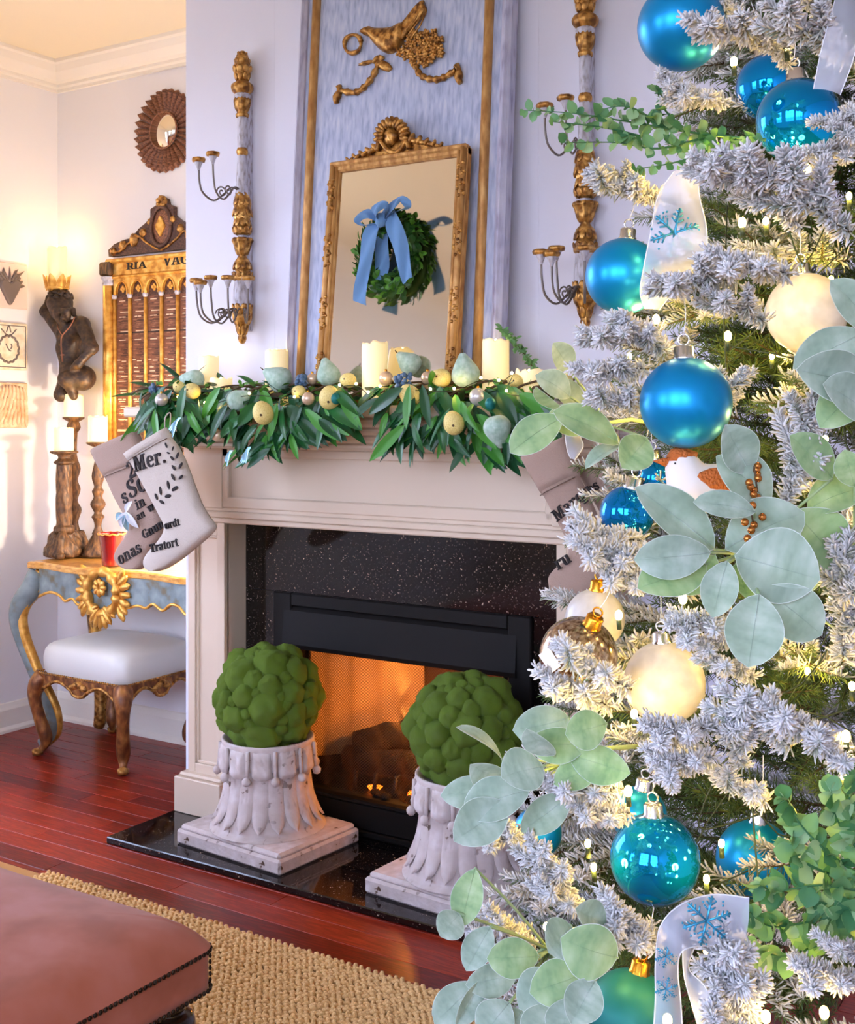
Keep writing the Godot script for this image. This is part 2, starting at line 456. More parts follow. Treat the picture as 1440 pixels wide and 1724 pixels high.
# ------------------------------------------------------------------ start
func _ready() -> void:
	rng.seed = 7
	var cam := Camera3D.new()
	cam.name = "camera"
	add_child(cam)
	cam.position = EYE
	cam.rotation.y = YAW
	cam.near = 0.05
	cam.far = 60.0
	cam.set_frustum(cam.near * 1724.0 / FOC, Vector2(0, -(862.0 - HOR) / FOC * cam.near), cam.near, cam.far)
	cam.current = true
	var env := Environment.new()
	env.background_mode = Environment.BG_SKY
	var sky := Sky.new()
	var pm := ProceduralSkyMaterial.new()
	pm.sky_top_color = C(196, 212, 255)
	pm.sky_horizon_color = C(222, 230, 255)
	pm.ground_bottom_color = C(120, 122, 124)
	pm.ground_horizon_color = C(190, 196, 206)
	pm.sun_angle_max = 1.0
	sky.sky_material = pm
	env.sky = sky
	env.background_energy_multiplier = SKY_ENERGY
	env.tonemap_mode = Environment.TONE_MAPPER_LINEAR
	env.tonemap_exposure = EXPOSURE
	env.sdfgi_enabled = true
	env.ssao_enabled = true
	env.ssil_enabled = true
	var we := WorldEnvironment.new()
	we.name = "world_environment"
	we.environment = env
	add_child(we)
	materials()
	room()
	mantel()
	firebox()
	pedestals()
	trumeau()
	leaning_mirror()
	for s in [-1, 1]: wall_candelabrum(s)
	garland()
	stockings()
	alcove()
	console()
	stool()
	ottoman()
	tree()

const SKY_ENERGY := 17.0
const EXPOSURE := 1.0
const XL := -2.27     # left wall
const ZA := -0.53     # alcove wall
const XC := -0.967    # left edge of the chimney breast
const XR := 3.4       # right wall
const ZR := 4.9       # rear wall
const HC := 2.95      # ceiling

func wall_with_hole(called: String, a: Vector3, b: Vector3, ax: int, holes: Array) -> MeshInstance3D:   # a slab from a to b; holes as [lo, hi, bottom, top] along axis ax
	var st := S(-1)
	var lo: float = a[ax]
	for h in holes + [[b[ax], b[ax], 0.0, 0.0]]:
		var p := a
		var q := b
		p[ax] = lo
		q[ax] = h[0]
		span(st, p, q, 0.0005)
		if h[1] > h[0]:
			p[ax] = h[0]
			q[ax] = h[1]
			p.y = a.y
			q.y = h[2]
			span(st, p, q, 0.0005)
			p.y = h[3]
			q.y = b.y
			span(st, p, q, 0.0005)
		lo = h[1]
	return struct(called, fin(st), M.wall_paint)

func make_window(n: int, lo: float, hi: float, y0: float, y1: float, ax: int, plane: float, inward: float) -> void:
	var root := Node3D.new()
	root.name = "window_%d" % n
	add_child(root)
	root.set_meta("kind", "structure")
	var put := func(a0: float, a1: float, b0: float, b1: float, d0: float, d1: float, bev: float) -> ArrayMesh:
		if ax == 2:
			return spanm(Vector3(plane + inward * d0, b0, a0), Vector3(plane + inward * d1, b1, a1), bev)
		return spanm(Vector3(a0, b0, plane + inward * d0), Vector3(a1, b1, plane + inward * d1), bev)
	for e in [[lo, hi, y0 - 0.09, y0], [lo, hi, y1, y1 + 0.09], [lo - 0.09, lo, y0 - 0.09, y1 + 0.09], [hi, hi + 0.09, y0 - 0.09, y1 + 0.09]]:
		obj("casing", put.call(e[0], e[1], e[2], e[3], 0.0, 0.025, 0.004), M.trim_paint, root)
	var cols := 3
	var rows := 4
	for i in cols + 1:
		var x := lerpf(lo + 0.02, hi - 0.02, float(i) / cols)
		obj("muntin", put.call(x - 0.014, x + 0.014, y0, y1, -0.09, -0.06, 0.003), M.trim_paint, root)
	for j in rows + 1:
		var y := lerpf(y0 + 0.02, y1 - 0.02, float(j) / rows)
		obj("muntin", put.call(lo, hi, y - 0.014, y + 0.014, -0.088, -0.062, 0.003), M.trim_paint, root)
	for i in cols:
		for j in rows:
			obj("pane", put.call(lerpf(lo + 0.02, hi - 0.02, float(i) / cols), lerpf(lo + 0.02, hi - 0.02, float(i + 1) / cols), lerpf(y0 + 0.02, y1 - 0.02, float(j) / rows), lerpf(y0 + 0.02, y1 - 0.02, float(j + 1) / rows), -0.0755, -0.0745, 0.0), M.pane, root)

func room() -> void:
	# shell
	var fl := struct("floor", spanm(Vector3(XL - 0.15, -0.16, ZA - 0.15), Vector3(XR + 0.15, -0.012, ZR + 0.15), 0.001), M.plank1)
	struct("ceiling", spanm(Vector3(XL - 0.15, HC, ZA - 0.15), Vector3(XR + 0.15, HC + 0.15, ZR + 0.15), 0.001), M.ceiling_paint)
	wall_with_hole("wall_left", Vector3(XL - 0.15, -0.15, ZA - 0.15), Vector3(XL, HC, ZR), 2, [[0.85, 2.15, 0.75, 2.65]])
	wall_with_hole("wall_back", Vector3(XL - 0.15, -0.15, ZA - 0.15), Vector3(XC, HC, ZA), 0, [])
	wall_with_hole("wall_right", Vector3(XR, -0.15, -0.68), Vector3(XR + 0.15, HC, ZR + 0.15), 2, [])
	wall_with_hole("wall_rear", Vector3(XL - 0.15, -0.15, ZR), Vector3(XR, HC, ZR + 0.15), 0, [[-1.6, -0.3, 1.0, 2.7], [0.5, 1.8, 1.0, 2.7], [2.1, 3.2, 1.0, 2.7]])
	make_window(1, 0.85, 2.15, 0.75, 2.65, 2, XL, 1.0)
	make_window(2, -1.6, -0.3, 1.0, 2.7, 0, ZR, -1.0)
	make_window(3, 0.5, 1.8, 1.0, 2.7, 0, ZR, -1.0)
	make_window(4, 2.1, 3.2, 1.0, 2.7, 0, ZR, -1.0)
	# chimney breast, open where the firebox goes in
	var st := S(-1)
	span(st, Vector3(XC, 0, -0.68), Vector3(CX - 0.5, HC, 0), 0.0005)
	span(st, Vector3(CX + 0.5, 0, -0.68), Vector3(XR, HC, 0), 0.0005)
	span(st, Vector3(CX - 0.5, 0.8, -0.68), Vector3(CX + 0.5, HC, 0), 0.0005)
	span(st, Vector3(CX - 0.5, 0, -0.68), Vector3(CX + 0.5, 0.8, -0.6), 0.0005)
	struct("wall_chimney", fin(st), M.chimney_paint)
	# crown mouldings and baseboards
	var crown := PackedVector2Array([Vector2(0, 0), Vector2(0.1, 0), Vector2(0.1, -0.015), Vector2(0.088, -0.022), Vector2(0.075, -0.05), Vector2(0.045, -0.078), Vector2(0.026, -0.086), Vector2(0.026, -0.098), Vector2(0.014, -0.105), Vector2(0.014, -0.118), Vector2(0, -0.118)])
	var base := PackedVector2Array([Vector2(0, 0), Vector2(0.03, 0), Vector2(0.03, 0.012), Vector2(0.018, 0.025), Vector2(0.016, 0.095), Vector2(0.011, 0.108), Vector2(0.007, 0.122), Vector2(0, 0.125)])
	var k := 0
	for e in [[crown, HC, Vector3(XL, 0, ZA), Vector3(XL, 0, ZR), Vector3(1, 0, 0), "trim_1"], [crown, HC, Vector3(XL, 0, ZA), Vector3(XC, 0, ZA), Vector3(0, 0, 1), "trim_2"],
			[base, 0.0, Vector3(XL, 0, ZA), Vector3(XL, 0, ZR), Vector3(1, 0, 0), "baseboard_left"], [base, 0.0, Vector3(XL, 0, ZA), Vector3(XC, 0, ZA), Vector3(0, 0, 1), "baseboard_back"],
			[base, 0.0, Vector3(CX + 0.85, 0, 0), Vector3(XR, 0, 0), Vector3(0, 0, 1), "baseboard_chimney"]]:
		var s2 := S(-1)
		profile(s2, e[0], e[2] + Vector3.UP * e[1], e[3] + Vector3.UP * e[1], e[4])
		struct(e[5], fin(s2), M.trim_paint)
	# floorboards, laid along the fireplace wall
	var w := 0.083
	var row := 0
	var kinds := {}
	var z := ZA
	while z < 1.45:
		var x := XL - rng.randf() * 1.1
		while x < 2.9:
			var len := rng.randf_range(0.8, 1.5)
			var x0 := maxf(x, XL)
			var x1 := minf(x + len, 3.0)
			if x1 > XL + 0.05:
				var m := spanm(Vector3(-(x1 - x0) / 2 + 0.0006, -0.014, -w / 2 + 0.0006), Vector3((x1 - x0) / 2 - 0.0006, 0, w / 2 - 0.0006), 0.0012)
				obj("plank", m, M["plank%d" % rng.randi_range(0, 3)], fl, T((x0 + x1) / 2, -0.0002 * rng.randf(), z + w / 2))
			x += len
		z += w
	# slab before the fireplace
	var hs := S(-1)
	box(hs, Vector3(1.63, 0.022, 0.47), T(CX, 0.011, 0.225), 0.003)
	tag(obj("hearth_slab", fin(hs), M.granite), "polished black speckled granite hearth slab on the wooden floor", "hearth")

# ------------------------------------------------------------------ mantel
func mantel() -> void:
	var t := thing("fireplace_mantel", "cream painted wooden fireplace mantel with panelled pilasters under the garland", "mantel", T(CX, 0, 0))
	var m: Material = M.mantel_paint
	# shelf with its bed mouldings
	var st := S(-1)
	box(st, Vector3(1.79, 0.035, 0.315), T(0, MT - 0.0175, 0.1575), 0.006)
	obj("shelf", fin(st), m, t)
	st = S(-1)
	for e in [[0.845, 0.26, 1.335, 1.366], [0.83, 0.235, 1.312, 1.337], [0.815, 0.205, 1.286, 1.314], [0.806, 0.185, 1.262, 1.288]]:
		span(st, Vector3(-e[0], e[2], 0.0), Vector3(e[0], e[3], e[1]), 0.009)
	obj("crown_moulding", fin(st), m, t)
	# header: frieze board, with raised frame round a sunk panel
	obj("frieze_board", spanm(Vector3(-0.785, 1.06, 0.0), Vector3(0.785, 1.264, 0.118), 0.002), m, t)
	st = S(-1)
	for e in [[-0.62, 0.62, 1.232, 1.262], [-0.62, 0.62, 1.062, 1.1], [-0.62, -0.588, 1.062, 1.262], [0.588, 0.62, 1.062, 1.262]]:
		span(st, Vector3(e[0], e[2], 0.1), Vector3(e[1], e[3], 0.136), 0.004)
	obj("frieze_frame", fin(st), m, t)
	st = S(-1)
	for e in [[1.01, 1.03, 0.128], [1.028, 1.05, 0.14], [1.048, 1.066, 0.132]]:
		span(st, Vector3(-0.797, e[0], 0.0), Vector3(0.797, e[1], e[2]), 0.004)
	obj("architrave", fin(st), m, t)
	# pilasters with a sunk panel, blocks above and plinths below
	for s in [-1, 1]:
		var cxp: float = s * 0.7
		obj("pilaster", spanm(Vector3(cxp - 0.083, 0.15, 0.0), Vector3(cxp + 0.083, 1.01, 0.108), 0.002), m, t)
		st = S(-1)
		for e in [[-0.083, -0.05, 0.15, 1.01], [0.05, 0.083, 0.15, 1.01], [-0.05, 0.05, 0.15, 0.185], [-0.05, 0.05, 0.965, 1.01]]:
			span(st, Vector3(cxp + e[0], e[2], 0.1), Vector3(cxp + e[1], e[3], 0.122), 0.002)
		for e in [[-0.052, -0.04, 0.184, 0.966], [0.04, 0.052, 0.184, 0.966], [-0.05, 0.05, 0.184, 0.196], [-0.05, 0.05, 0.954, 0.966]]:
			span(st, Vector3(cxp + e[0], e[2], 0.1), Vector3(cxp + e[1], e[3], 0.115), 0.003)
		obj("panel_frame", fin(st), m, t)
		obj("capital_block", spanm(Vector3(cxp - 0.088, 1.06, 0.1), Vector3(cxp + 0.088, 1.264, 0.14), 0.003), m, t)
		st = S(-1)
		span(st, Vector3(cxp - 0.108, 0.022, 0.0), Vector3(cxp + 0.1, 0.142, 0.165), 0.003)
		span(st, Vector3(cxp - 0.1, 0.14, 0.0), Vector3(cxp + 0.092, 0.154, 0.15), 0.006)
		obj("plinth", fin(st), m, t)
	# granite facing
	var g := thing("granite_surround", "polished black speckled granite surround framing the firebox", "surround", T(CX, 0, 0))
	obj("slab", spanm(Vector3(-0.617, 0.78, 0.001), Vector3(0.617, 1.02, 0.014), 0.001), M.granite, g)
	obj("slab", spanm(Vector3(-0.617, 0.022, 0.001), Vector3(-0.49, 0.779, 0.014), 0.001), M.granite, g)
	obj("slab", spanm(Vector3(0.49, 0.022, 0.001), Vector3(0.617, 0.779, 0.014), 0.001), M.granite, g)

# ------------------------------------------------------------------ firebox
func firebox() -> void:
	var t := thing("fireplace_insert", "black metal gas fireplace insert with hanging mesh curtain and glowing firebox", "fireplace", T(CX, 0.022, 0))
	var bm: Material = M.black_metal
	var st := S(-1)
	for e in [[-0.488, -0.41, 0.0, 0.758], [0.41, 0.488, 0.0, 0.758], [-0.41, 0.41, 0.715, 0.758], [-0.41, 0.41, 0.0, 0.02]]:
		span(st, Vector3(e[0], e[2], 0.002), Vector3(e[1], e[3], 0.026), 0.004)
	obj("frame", fin(st), bm, t)
	st = S(-1)
	prism(st, PackedVector2Array([Vector2(0.0, 0.59), Vector2(0.03, 0.575), Vector2(0.036, 0.59), Vector2(0.026, 0.70), Vector2(0.012, 0.715), Vector2(0.0, 0.715)]), -0.44, 0.44, Transform3D(Basis(Vector3(0, 0, 1), Vector3.UP, Vector3(-1, 0, 0)), Vector3.ZERO))
	obj("hood_panel", fin(st), bm, t)
	obj("lower_louver", spanm(Vector3(-0.43, 0.02, 0.0), Vector3(0.43, 0.105, 0.022), 0.006), M.black_metal, t)
	obj("sill_rail", spanm(Vector3(-0.44, 0.104, -0.005), Vector3(0.44, 0.118, 0.03), 0.004), bm, t)
	st = S(-1)
	span(st, Vector3(-0.415, 0.575, -0.02), Vector3(-0.385, 0.118, 0.01), 0.003)
	span(st, Vector3(0.385, 0.575, -0.02), Vector3(0.415, 0.118, 0.01), 0.003)
	obj("jamb", fin(st), bm, t)
	# the box: floor, roof, angled sides and back, lined with fire brick panels
	obj("box_roof", spanm(Vector3(-0.48, 0.6, -0.55), Vector3(0.48, 0.62, -0.005), 0.002), M.black_matte, t)
	obj("box_floor", spanm(Vector3(-0.48, 0.08, -0.55), Vector3(0.48, 0.1, -0.01), 0.002), M.black_matte, t)
	obj("box_back", spanm(Vector3(-0.48, 0.1, -0.56), Vector3(0.48, 0.6, -0.53), 0.002), M.black_matte, t)
	for s in [-1, 1]:
		obj("box_side", spanm(Vector3(s * 0.475, 0.1, -0.55), Vector3(s * 0.46, 0.6, -0.02), 0.002), M.black_matte, t)
		obj("brick_panel", boxm(0.02, 0.4, 0.42, 0.004), M.firebrick, t, TR(Vector3(s * 0.285, 0.39, -0.24), Vector3(0, s * 36, 0)))
	obj("brick_panel", boxm(0.52, 0.46, 0.02, 0.004), M.sooty_brick, t, T(0, 0.36, -0.46))
	# grate, logs, embers and flames
	st = S()
	for i in 7:
		var x := -0.24 + i * 0.08
		tube(st, [Vector3(x, 0.1, -0.1), Vector3(x, 0.16, -0.11), Vector3(x, 0.165, -0.36), Vector3(x, 0.23, -0.38)], 0.008, 6)
	for z in [-0.14, -0.33]: tube(st, [Vector3(-0.28, 0.158, z), Vector3(0.28, 0.158, z)], 0.008, 6)
	obj("grate", fin(st), M.black_matte, t)
	for e in [[-0.02, 0.2, -0.17, 0.56, 0.045, 6.0, 3.0], [0.03, 0.205, -0.3, 0.6, 0.055, -7.0, -2.0], [-0.08, 0.29, -0.24, 0.44, 0.042, 28.0, 14.0], [0.13, 0.28, -0.22, 0.36, 0.038, -36.0, 8.0]]:
		st = S()
		var r: float = e[4]
		var l: float = e[3]
		var sd := int(l * 100)
		var nz := FastNoiseLite.new()
		nz.seed = sd
		nz.frequency = 4.0
		tube(st, range(12).map(func(i): return Vector3(-l / 2 + l * i / 11.0, nz.get_noise_1d(i * 0.1) * 0.02, 0)), func(v): return r * (1.0 + 0.25 * nz.get_noise_1d(v * 3.0)), 12)
		obj("log", fin(st), M.bark, t, TR(Vector3(e[0], e[1], e[2]), Vector3(0, e[5], e[6])))
	for i in 16:
		st = S()
		blob(st, Vector3(rng.randf_range(0.014, 0.028), 0.011, rng.randf_range(0.014, 0.024)), Transform3D(), 0.5, 2.0, 8, 5, i)
		obj("ember", fin(st), M.ember if i % 2 == 0 else M.bark, t, T(rng.randf_range(-0.26, 0.3), 0.11, rng.randf_range(-0.16, -0.06)))
	for e in [[0.09, 0.24, -0.2, 0.13, 0.03], [0.03, 0.14, -0.12, 0.05, 0.018], [0.13, 0.14, -0.12, 0.045, 0.016], [0.07, 0.13, -0.11, 0.04, 0.02], [0.2, 0.24, -0.24, 0.12, 0.028], [-0.02, 0.25, -0.3, 0.1, 0.022]]:
		st = S()
		var h: float = e[3]
		tube(st, range(9).map(func(i): return Vector3(sin(i * 0.8) * 0.012, h * i / 8.0, 0)), func(v): return e[4] * pow(maxf(0.0, 1.0 - v), 0.8) * (0.55 + 0.6 * sin(PI * minf(1.0, v * 1.5 + 0.1))), 8)
		obj("flame", fin(st), M.flame, t, T(e[0], e[1], e[2]))
	omni(t, Vector3(0.12, 0.26, -0.12), C(255, 152, 56), 0.14, 0.03)
	omni(t, Vector3(-0.02, 0.4, -0.16), C(255, 158, 66), 0.13, 0.03)
	# hanging curtain of wire mesh: folds across, crossing diagonal wires
	st = S()
	var w := 0.79
	var y0 := 0.118
	var y1 := 0.578
	var fold := func(x: float) -> float: return -0.032 + 0.008 * sin(x * 62.0) + 0.004 * sin(x * 23.0)
	for s in [-1.0, 1.0]:
		var x: float = -w / 2 - 0.6
		while x < w / 2 + 0.6:
			var pts := []
			for i in 47:
				var yy := lerpf(y0, y1, i / 46.0)
				var xx: float = x + s * (yy - y0)
				if absf(xx) < w / 2: pts.append(Vector3(xx, yy, fold.call(xx) + s * 0.0005))
			if pts.size() > 2: tube(st, pts, 0.0009, 3, false)
			x += 0.0095
	stuff(obj("mesh_curtain", fin(st), M.wire, t))
	st = S()
	tube(st, [Vector3(-0.4, 0.578, -0.03), Vector3(0.4, 0.578, -0.03)], 0.005, 8)
	obj("curtain_rod", fin(st), bm, t)

# ------------------------------------------------------------------ the two capitals with moss balls
func pedestals() -> void:
	var mats: Material = M.plaster_old
	var first: Node3D
	for s in [0, 1]:
		var pos := Vector3(-0.4, 0.022, 0.222) if s == 0 else Vector3(0.325, 0.022, 0.218)
		var t := thing("capital_pedestal", ["chipped white plaster column capital standing left of the fire, fully in view", "chipped white plaster column capital standing right of the fire, half behind the tree"][s], "pedestal", TR(pos, Vector3(0, -5 if s == 0 else -4, 0)), "old plaster capitals on the hearth")
		var st := S(-1)
		box(st, Vector3(0.455, 0.045, 0.36), T(0, 0.0225, 0), 0.007)
		box(st, Vector3(0.435, 0.02, 0.345), T(0, 0.05, 0), 0.008)
		obj("base_slab", fin(st), mats, t)
		st = S()
		var bell := smoothed([Vector2(0.0, 0.056), Vector2(0.17, 0.057), Vector2(0.172, 0.068), Vector2(0.164, 0.076), Vector2(0.16, 0.09), Vector2(0.15, 0.115), Vector2(0.136, 0.15), Vector2(0.128, 0.2), Vector2(0.127, 0.25), Vector2(0.138, 0.262), Vector2(0.142, 0.31), Vector2(0.146, 0.335), Vector2(0.138, 0.338), Vector2(0.125, 0.33), Vector2(0.1, 0.315), Vector2(0, 0.31)], 4)
		lathe(st, bell, 48, Transform3D(), func(a, v): return 1.0 + 0.005 * sin(a * 48.0) * (1.0 if v > 0.35 and v < 0.56 else 0.0) + 0.008 * sin(a * 5 + 1) * (1.0 if v > 0.75 else 0.0))
		obj("bell", fin(st), mats, t)
		# tall leaves turned down over the foot
		for i in 18:
			var a := TAU * i / 18.0 + 0.1
			st = S()
			grid(st, 6, 10, func(u, v):
				var w = u * 2.0 - 1.0
				var y := lerpf(0.25, 0.082, v)
				var r = 0.1305 + 0.037 * pow(v, 2.4)
				var half = (0.022 + 0.006 * v) * (1.0 if v < 0.55 else sqrt(maxf(0.0, 1.0 - pow((v - 0.55) / 0.45, 2.0)))) + 0.0005
				r += (0.003 + 0.005 * v) * (1.0 - pow(absf(w), 5.0)) + 0.0012 * cos(w * 11.0) * (1.0 - v) + 0.003 * pow(v, 3.0)
				var aa = a - w * half / r
				return Vector3(r * cos(aa), y, -r * sin(aa)))
			obj("leaf", fin(st), mats, t)
		# a ring of leaf tablets and bead drops round the rim
		for i in 11:
			var a := TAU * i / 11.0 + 0.22
			st = S()
			var nz := FastNoiseLite.new()
			nz.frequency = 40.0
			nz.seed = i + s * 20
			grid(st, 10, 10, func(u, v):
				var w = u * 2.0 - 1.0
				var y := lerpf(0.328, 0.236 + 0.012 * w * w, v)
				var edge: float = minf(minf(u, 1 - u), minf(v, 1 - v))
				var r = 0.137 + 0.014 * minf(1.0, edge * 6.0) + 0.007 * nz.get_noise_2d(u, v) + 0.008 * v * v
				var aa = a - w * 0.22
				return Vector3(r * cos(aa), y, -r * sin(aa)))
			obj("acanthus", fin(st), mats, t)
			a += TAU / 22.0
			var o := Vector3(cos(a), 0, -sin(a))
			st = S()
			tube(st, [o * 0.148 + Vector3.UP * 0.325, o * 0.153 + Vector3.UP * 0.25], 0.0065, 6)
			blob(st, Vector3.ONE * 0.014, Transform3D(Basis(), o * 0.158 + Vector3.UP * 0.237), 0.2, 2.0, 10, 7, i)
			obj("drop", fin(st), mats, t)
		moss_ball(pos + Vector3(0.0, 0.458 if s == 0 else 0.458, 0.0), 0.157 if s == 0 else 0.155, s)

func moss_ball(c: Vector3, r: float, s: int) -> void:
	var t := thing("moss_ball", ["green moss ball of rounded clumps on the left capital, beside the firebox", "green moss ball of rounded clumps on the right capital, overlapped by pale leaves"][s], "moss ball", TR(c, Vector3(15, 40 + s * 100, 0)), "moss balls on the capitals")
	var st := S()
	blob(st, Vector3.ONE * r * 0.87, Transform3D(), 0.0, 1.0, 24, 16)
	obj("core", fin(st), M.moss, t)
	var kinds := []
	for k in 5:
		st = S()
		blob(st, Vector3(1.0, 0.8, 1.0), Transform3D(), 0.3, 1.1, 20, 13, k + 3)
		kinds.append(fin(st))
	var spots := []
	var tries := 0
	while tries < 9000 and spots.size() < 150:
		tries += 1
		var d := Vector3(rng.randfn(), rng.randfn(), rng.randfn()).normalized()
		var sz: float = rng.randf_range(0.034, 0.056) if tries < 500 else (rng.randf_range(0.024, 0.036) if tries < 3500 else rng.randf_range(0.015, 0.022))
		var ok := true
		for q in spots:
			if (q[0] - d).length() * r < (q[1] + sz) * 0.86:
				ok = false
				break
		if ok: spots.append([d, sz])
	for q in spots:
		var y: Vector3 = q[0]
		var x := y.cross(Vector3(rng.randfn(), rng.randfn(), rng.randfn())).normalized()
		obj("moss_clump", kinds[rng.randi() % 5], M.moss, t, Transform3D(Basis(x, y, x.cross(y)).scaled(Vector3.ONE * q[1] * 1.1), y * (r - q[1] * 0.42)))

# ------------------------------------------------------------------ tall painted panel with gilt relief, leaning on the wall
var XT := Transform3D(Basis.from_euler(Vector3(-0.0698, 0, 0)), Vector3(-0.01, MT, 0.135))
var XM := Transform3D(Basis.from_euler(Vector3(-0.108, 0, 0)), Vector3(0.033, MT, 0.215))

func trumeau() -> void:
	var t := thing("trumeau_panel", "tall weathered blue-grey panel with gilt strips and gilt bird relief, leaning over the mantel", "panel", XT)
	var top := 1.44
	var l := loc2(XT, 498, 320).x
	var r := loc2(XT, 852, 320).x
	obj("board", spanm(Vector3(l, 0.0, -0.03), Vector3(r, top, 0.0), 0.003), M.trumeau_paint, t)
	for e in [[l - 0.004, l + 0.024], [r - 0.028, r + 0.006]]:
		var st := S(-1)
		span(st, Vector3(e[0], 0.001, -0.032), Vector3(e[1], top, 0.016), 0.007)
		span(st, Vector3(e[0] + 0.008, 0.001, 0.0), Vector3(e[1] - 0.008, top, 0.022), 0.006)
		obj("side_moulding", fin(st), M.trumeau_edge, t)
	for px in [[528.0, 0], [820.0, 1]]:
		var x := loc2(XT, px[0], 160).x
		var st := S()
		tube(st, [Vector3(x, 0.002, 0.002), Vector3(x, top * 0.5, 0.002), Vector3(x, top, 0.002)], 0.0155, 12)
		obj("gilt_strip", fin(st), M.gilt_soft, t)
	# relief: bird, ring, flowers and looped garlands
	var P := func(cx: float, cy: float, off := 0.008) -> Vector3: return loc(XT, 480.0 + cx / 3.0, cy / 3.0, off)
	var rel := Node3D.new()
	rel.name = "relief"
	t.add_child(rel, true)
	var st := S()
	var ups := [[398, 172], [408, 152], [430, 138], [470, 142], [520, 140], [560, 130], [590, 112]]
	var los := [[402, 178], [418, 182], [436, 192], [452, 222], [480, 250], [520, 272], [560, 262]]
	var tail_u := [[590, 112], [620, 80], [650, 40], [680, 8], [700, 0]]
	var tail_l := [[560, 262], [610, 190], [650, 140], [690, 95], [718, 50]]
	var L := []
	var Q := []
	for i in 7:
		L.append(P.call(ups[i][0], ups[i][1], 0.004))
		Q.append(P.call(los[i][0], los[i][1], 0.004))
	L.append(P.call(604, 118, 0.004))
	Q.append(P.call(604, 214, 0.004))
	ladder(st, smoothed(L, 3), smoothed(Q, 3), 0.03, 12)
	blob(st, Vector3(0.017, 0.015, 0.02), Transform3D(Basis(), P.call(424, 158, 0.012)), 0.1, 2.0, 12, 8)
	obj("bird_body", fin(st), M.gilt, rel)
	st = S()
	L = []
	Q = []
	for i in 5:
		L.append(P.call(tail_u[i][0], tail_u[i][1], 0.008))
		Q.append(P.call(tail_l[i][0], tail_l[i][1], 0.008))
	ladder(st, smoothed(L, 3), smoothed(Q, 3), 0.012, 10, 0.3)
	for k in 4:
		tube(st, [P.call(600 + k * 12, 130 + k * 22, 0.018), P.call(650 + k * 12, 70 + k * 18, 0.019), P.call(692 + k * 7, 12 + k * 16, 0.014)], 0.0028, 5)
	obj("bird_tail", fin(st), M.gilt, rel)
	st = S()
	var ring := []
	for i in 15:
		var a := TAU * i / 14.0
		ring.append(P.call(342 + 42 * cos(a) + 8 * sin(a), 222 + 46 * sin(a) - 12 * cos(a), 0.009))
	tube(st, ring, func(v): return 0.0065 + 0.0018 * sin(v * 70.0), 8)
	obj("ring", fin(st), M.gilt, rel)
	# flowers
	for i in 34:
		var a := i * 2.4
		var q := sqrt((i + 0.5) / 34.0)
		var cx := 690 + 118 * q * cos(a)
		var cy := 240 + 86 * q * sin(a) - 0.25 * 118 * q * cos(a) * 0.2
		if cx < 600 and cy < 230: continue
		st = S()
		var c: Vector3 = P.call(cx, cy, 0.008 + 0.016 * (1 - q))
		for k in 5:
			var d := Vector3(cos(k * TAU / 5 + i), sin(k * TAU / 5 + i), 0)
			blob(st, Vector3(0.0085, 0.0055, 0.006), Transform3D(Basis(d, Vector3(-d.y, d.x, 0), Vector3(0, 0, 1)), c + d * 0.0075 + Vector3(0, 0, 0.002)), 0.2, 2.0, 8, 5, k)
		blob(st, Vector3.ONE * 0.006, Transform3D(Basis(), c + Vector3(0, 0, 0.006)), 0.0, 1.0, 8, 5)
		obj("flower", fin(st), M.gilt, rel)
	for e in [[[490, 282], [470, 330], [440, 390], [400, 440], [350, 468], [285, 458]], [[660, 330], [678, 372], [715, 395], [765, 402], [815, 385], [860, 355]]]:
		var pts := []
		for q in e: pts.append(P.call(q[0], q[1], 0.008))
		st = S()
		tube(st, smoothed(pts, 4), func(v): return 0.0095 + 0.003 * sin(v * 44.0), 8)
		obj("festoon", fin(st), M.gilt, rel)
	for e in [[272, 435, 262, 522], [866, 330, 888, 420]]:
		var pts := []
		for i in 7: pts.append(P.call(lerpf(e[0], e[2], i / 6.0) + 6 * sin(i), lerpf(e[1], e[3], i / 6.0), 0.008))
		st = S()
		tube(st, pts, func(v): return 0.011 + 0.003 * sin(v * 30.0), 8)
		obj("festoon_end", fin(st), M.gilt, rel)
	for e in [[500, 332, 52, 20, -30.0], [410, 318, 44, 9, 4.0], [462, 300, 24, 12, 40.0]]:
		st = S()
		blob(st, Vector3(e[2] * 0.00066, e[3] * 0.00072, 0.009), Transform3D(Basis(Vector3(0, 0, 1), deg_to_rad(e[4])), P.call(e[0], e[1], 0.006)), 0.25, 2.0, 12, 7)
		obj("ribbon_leaf", fin(st), M.gilt, rel)

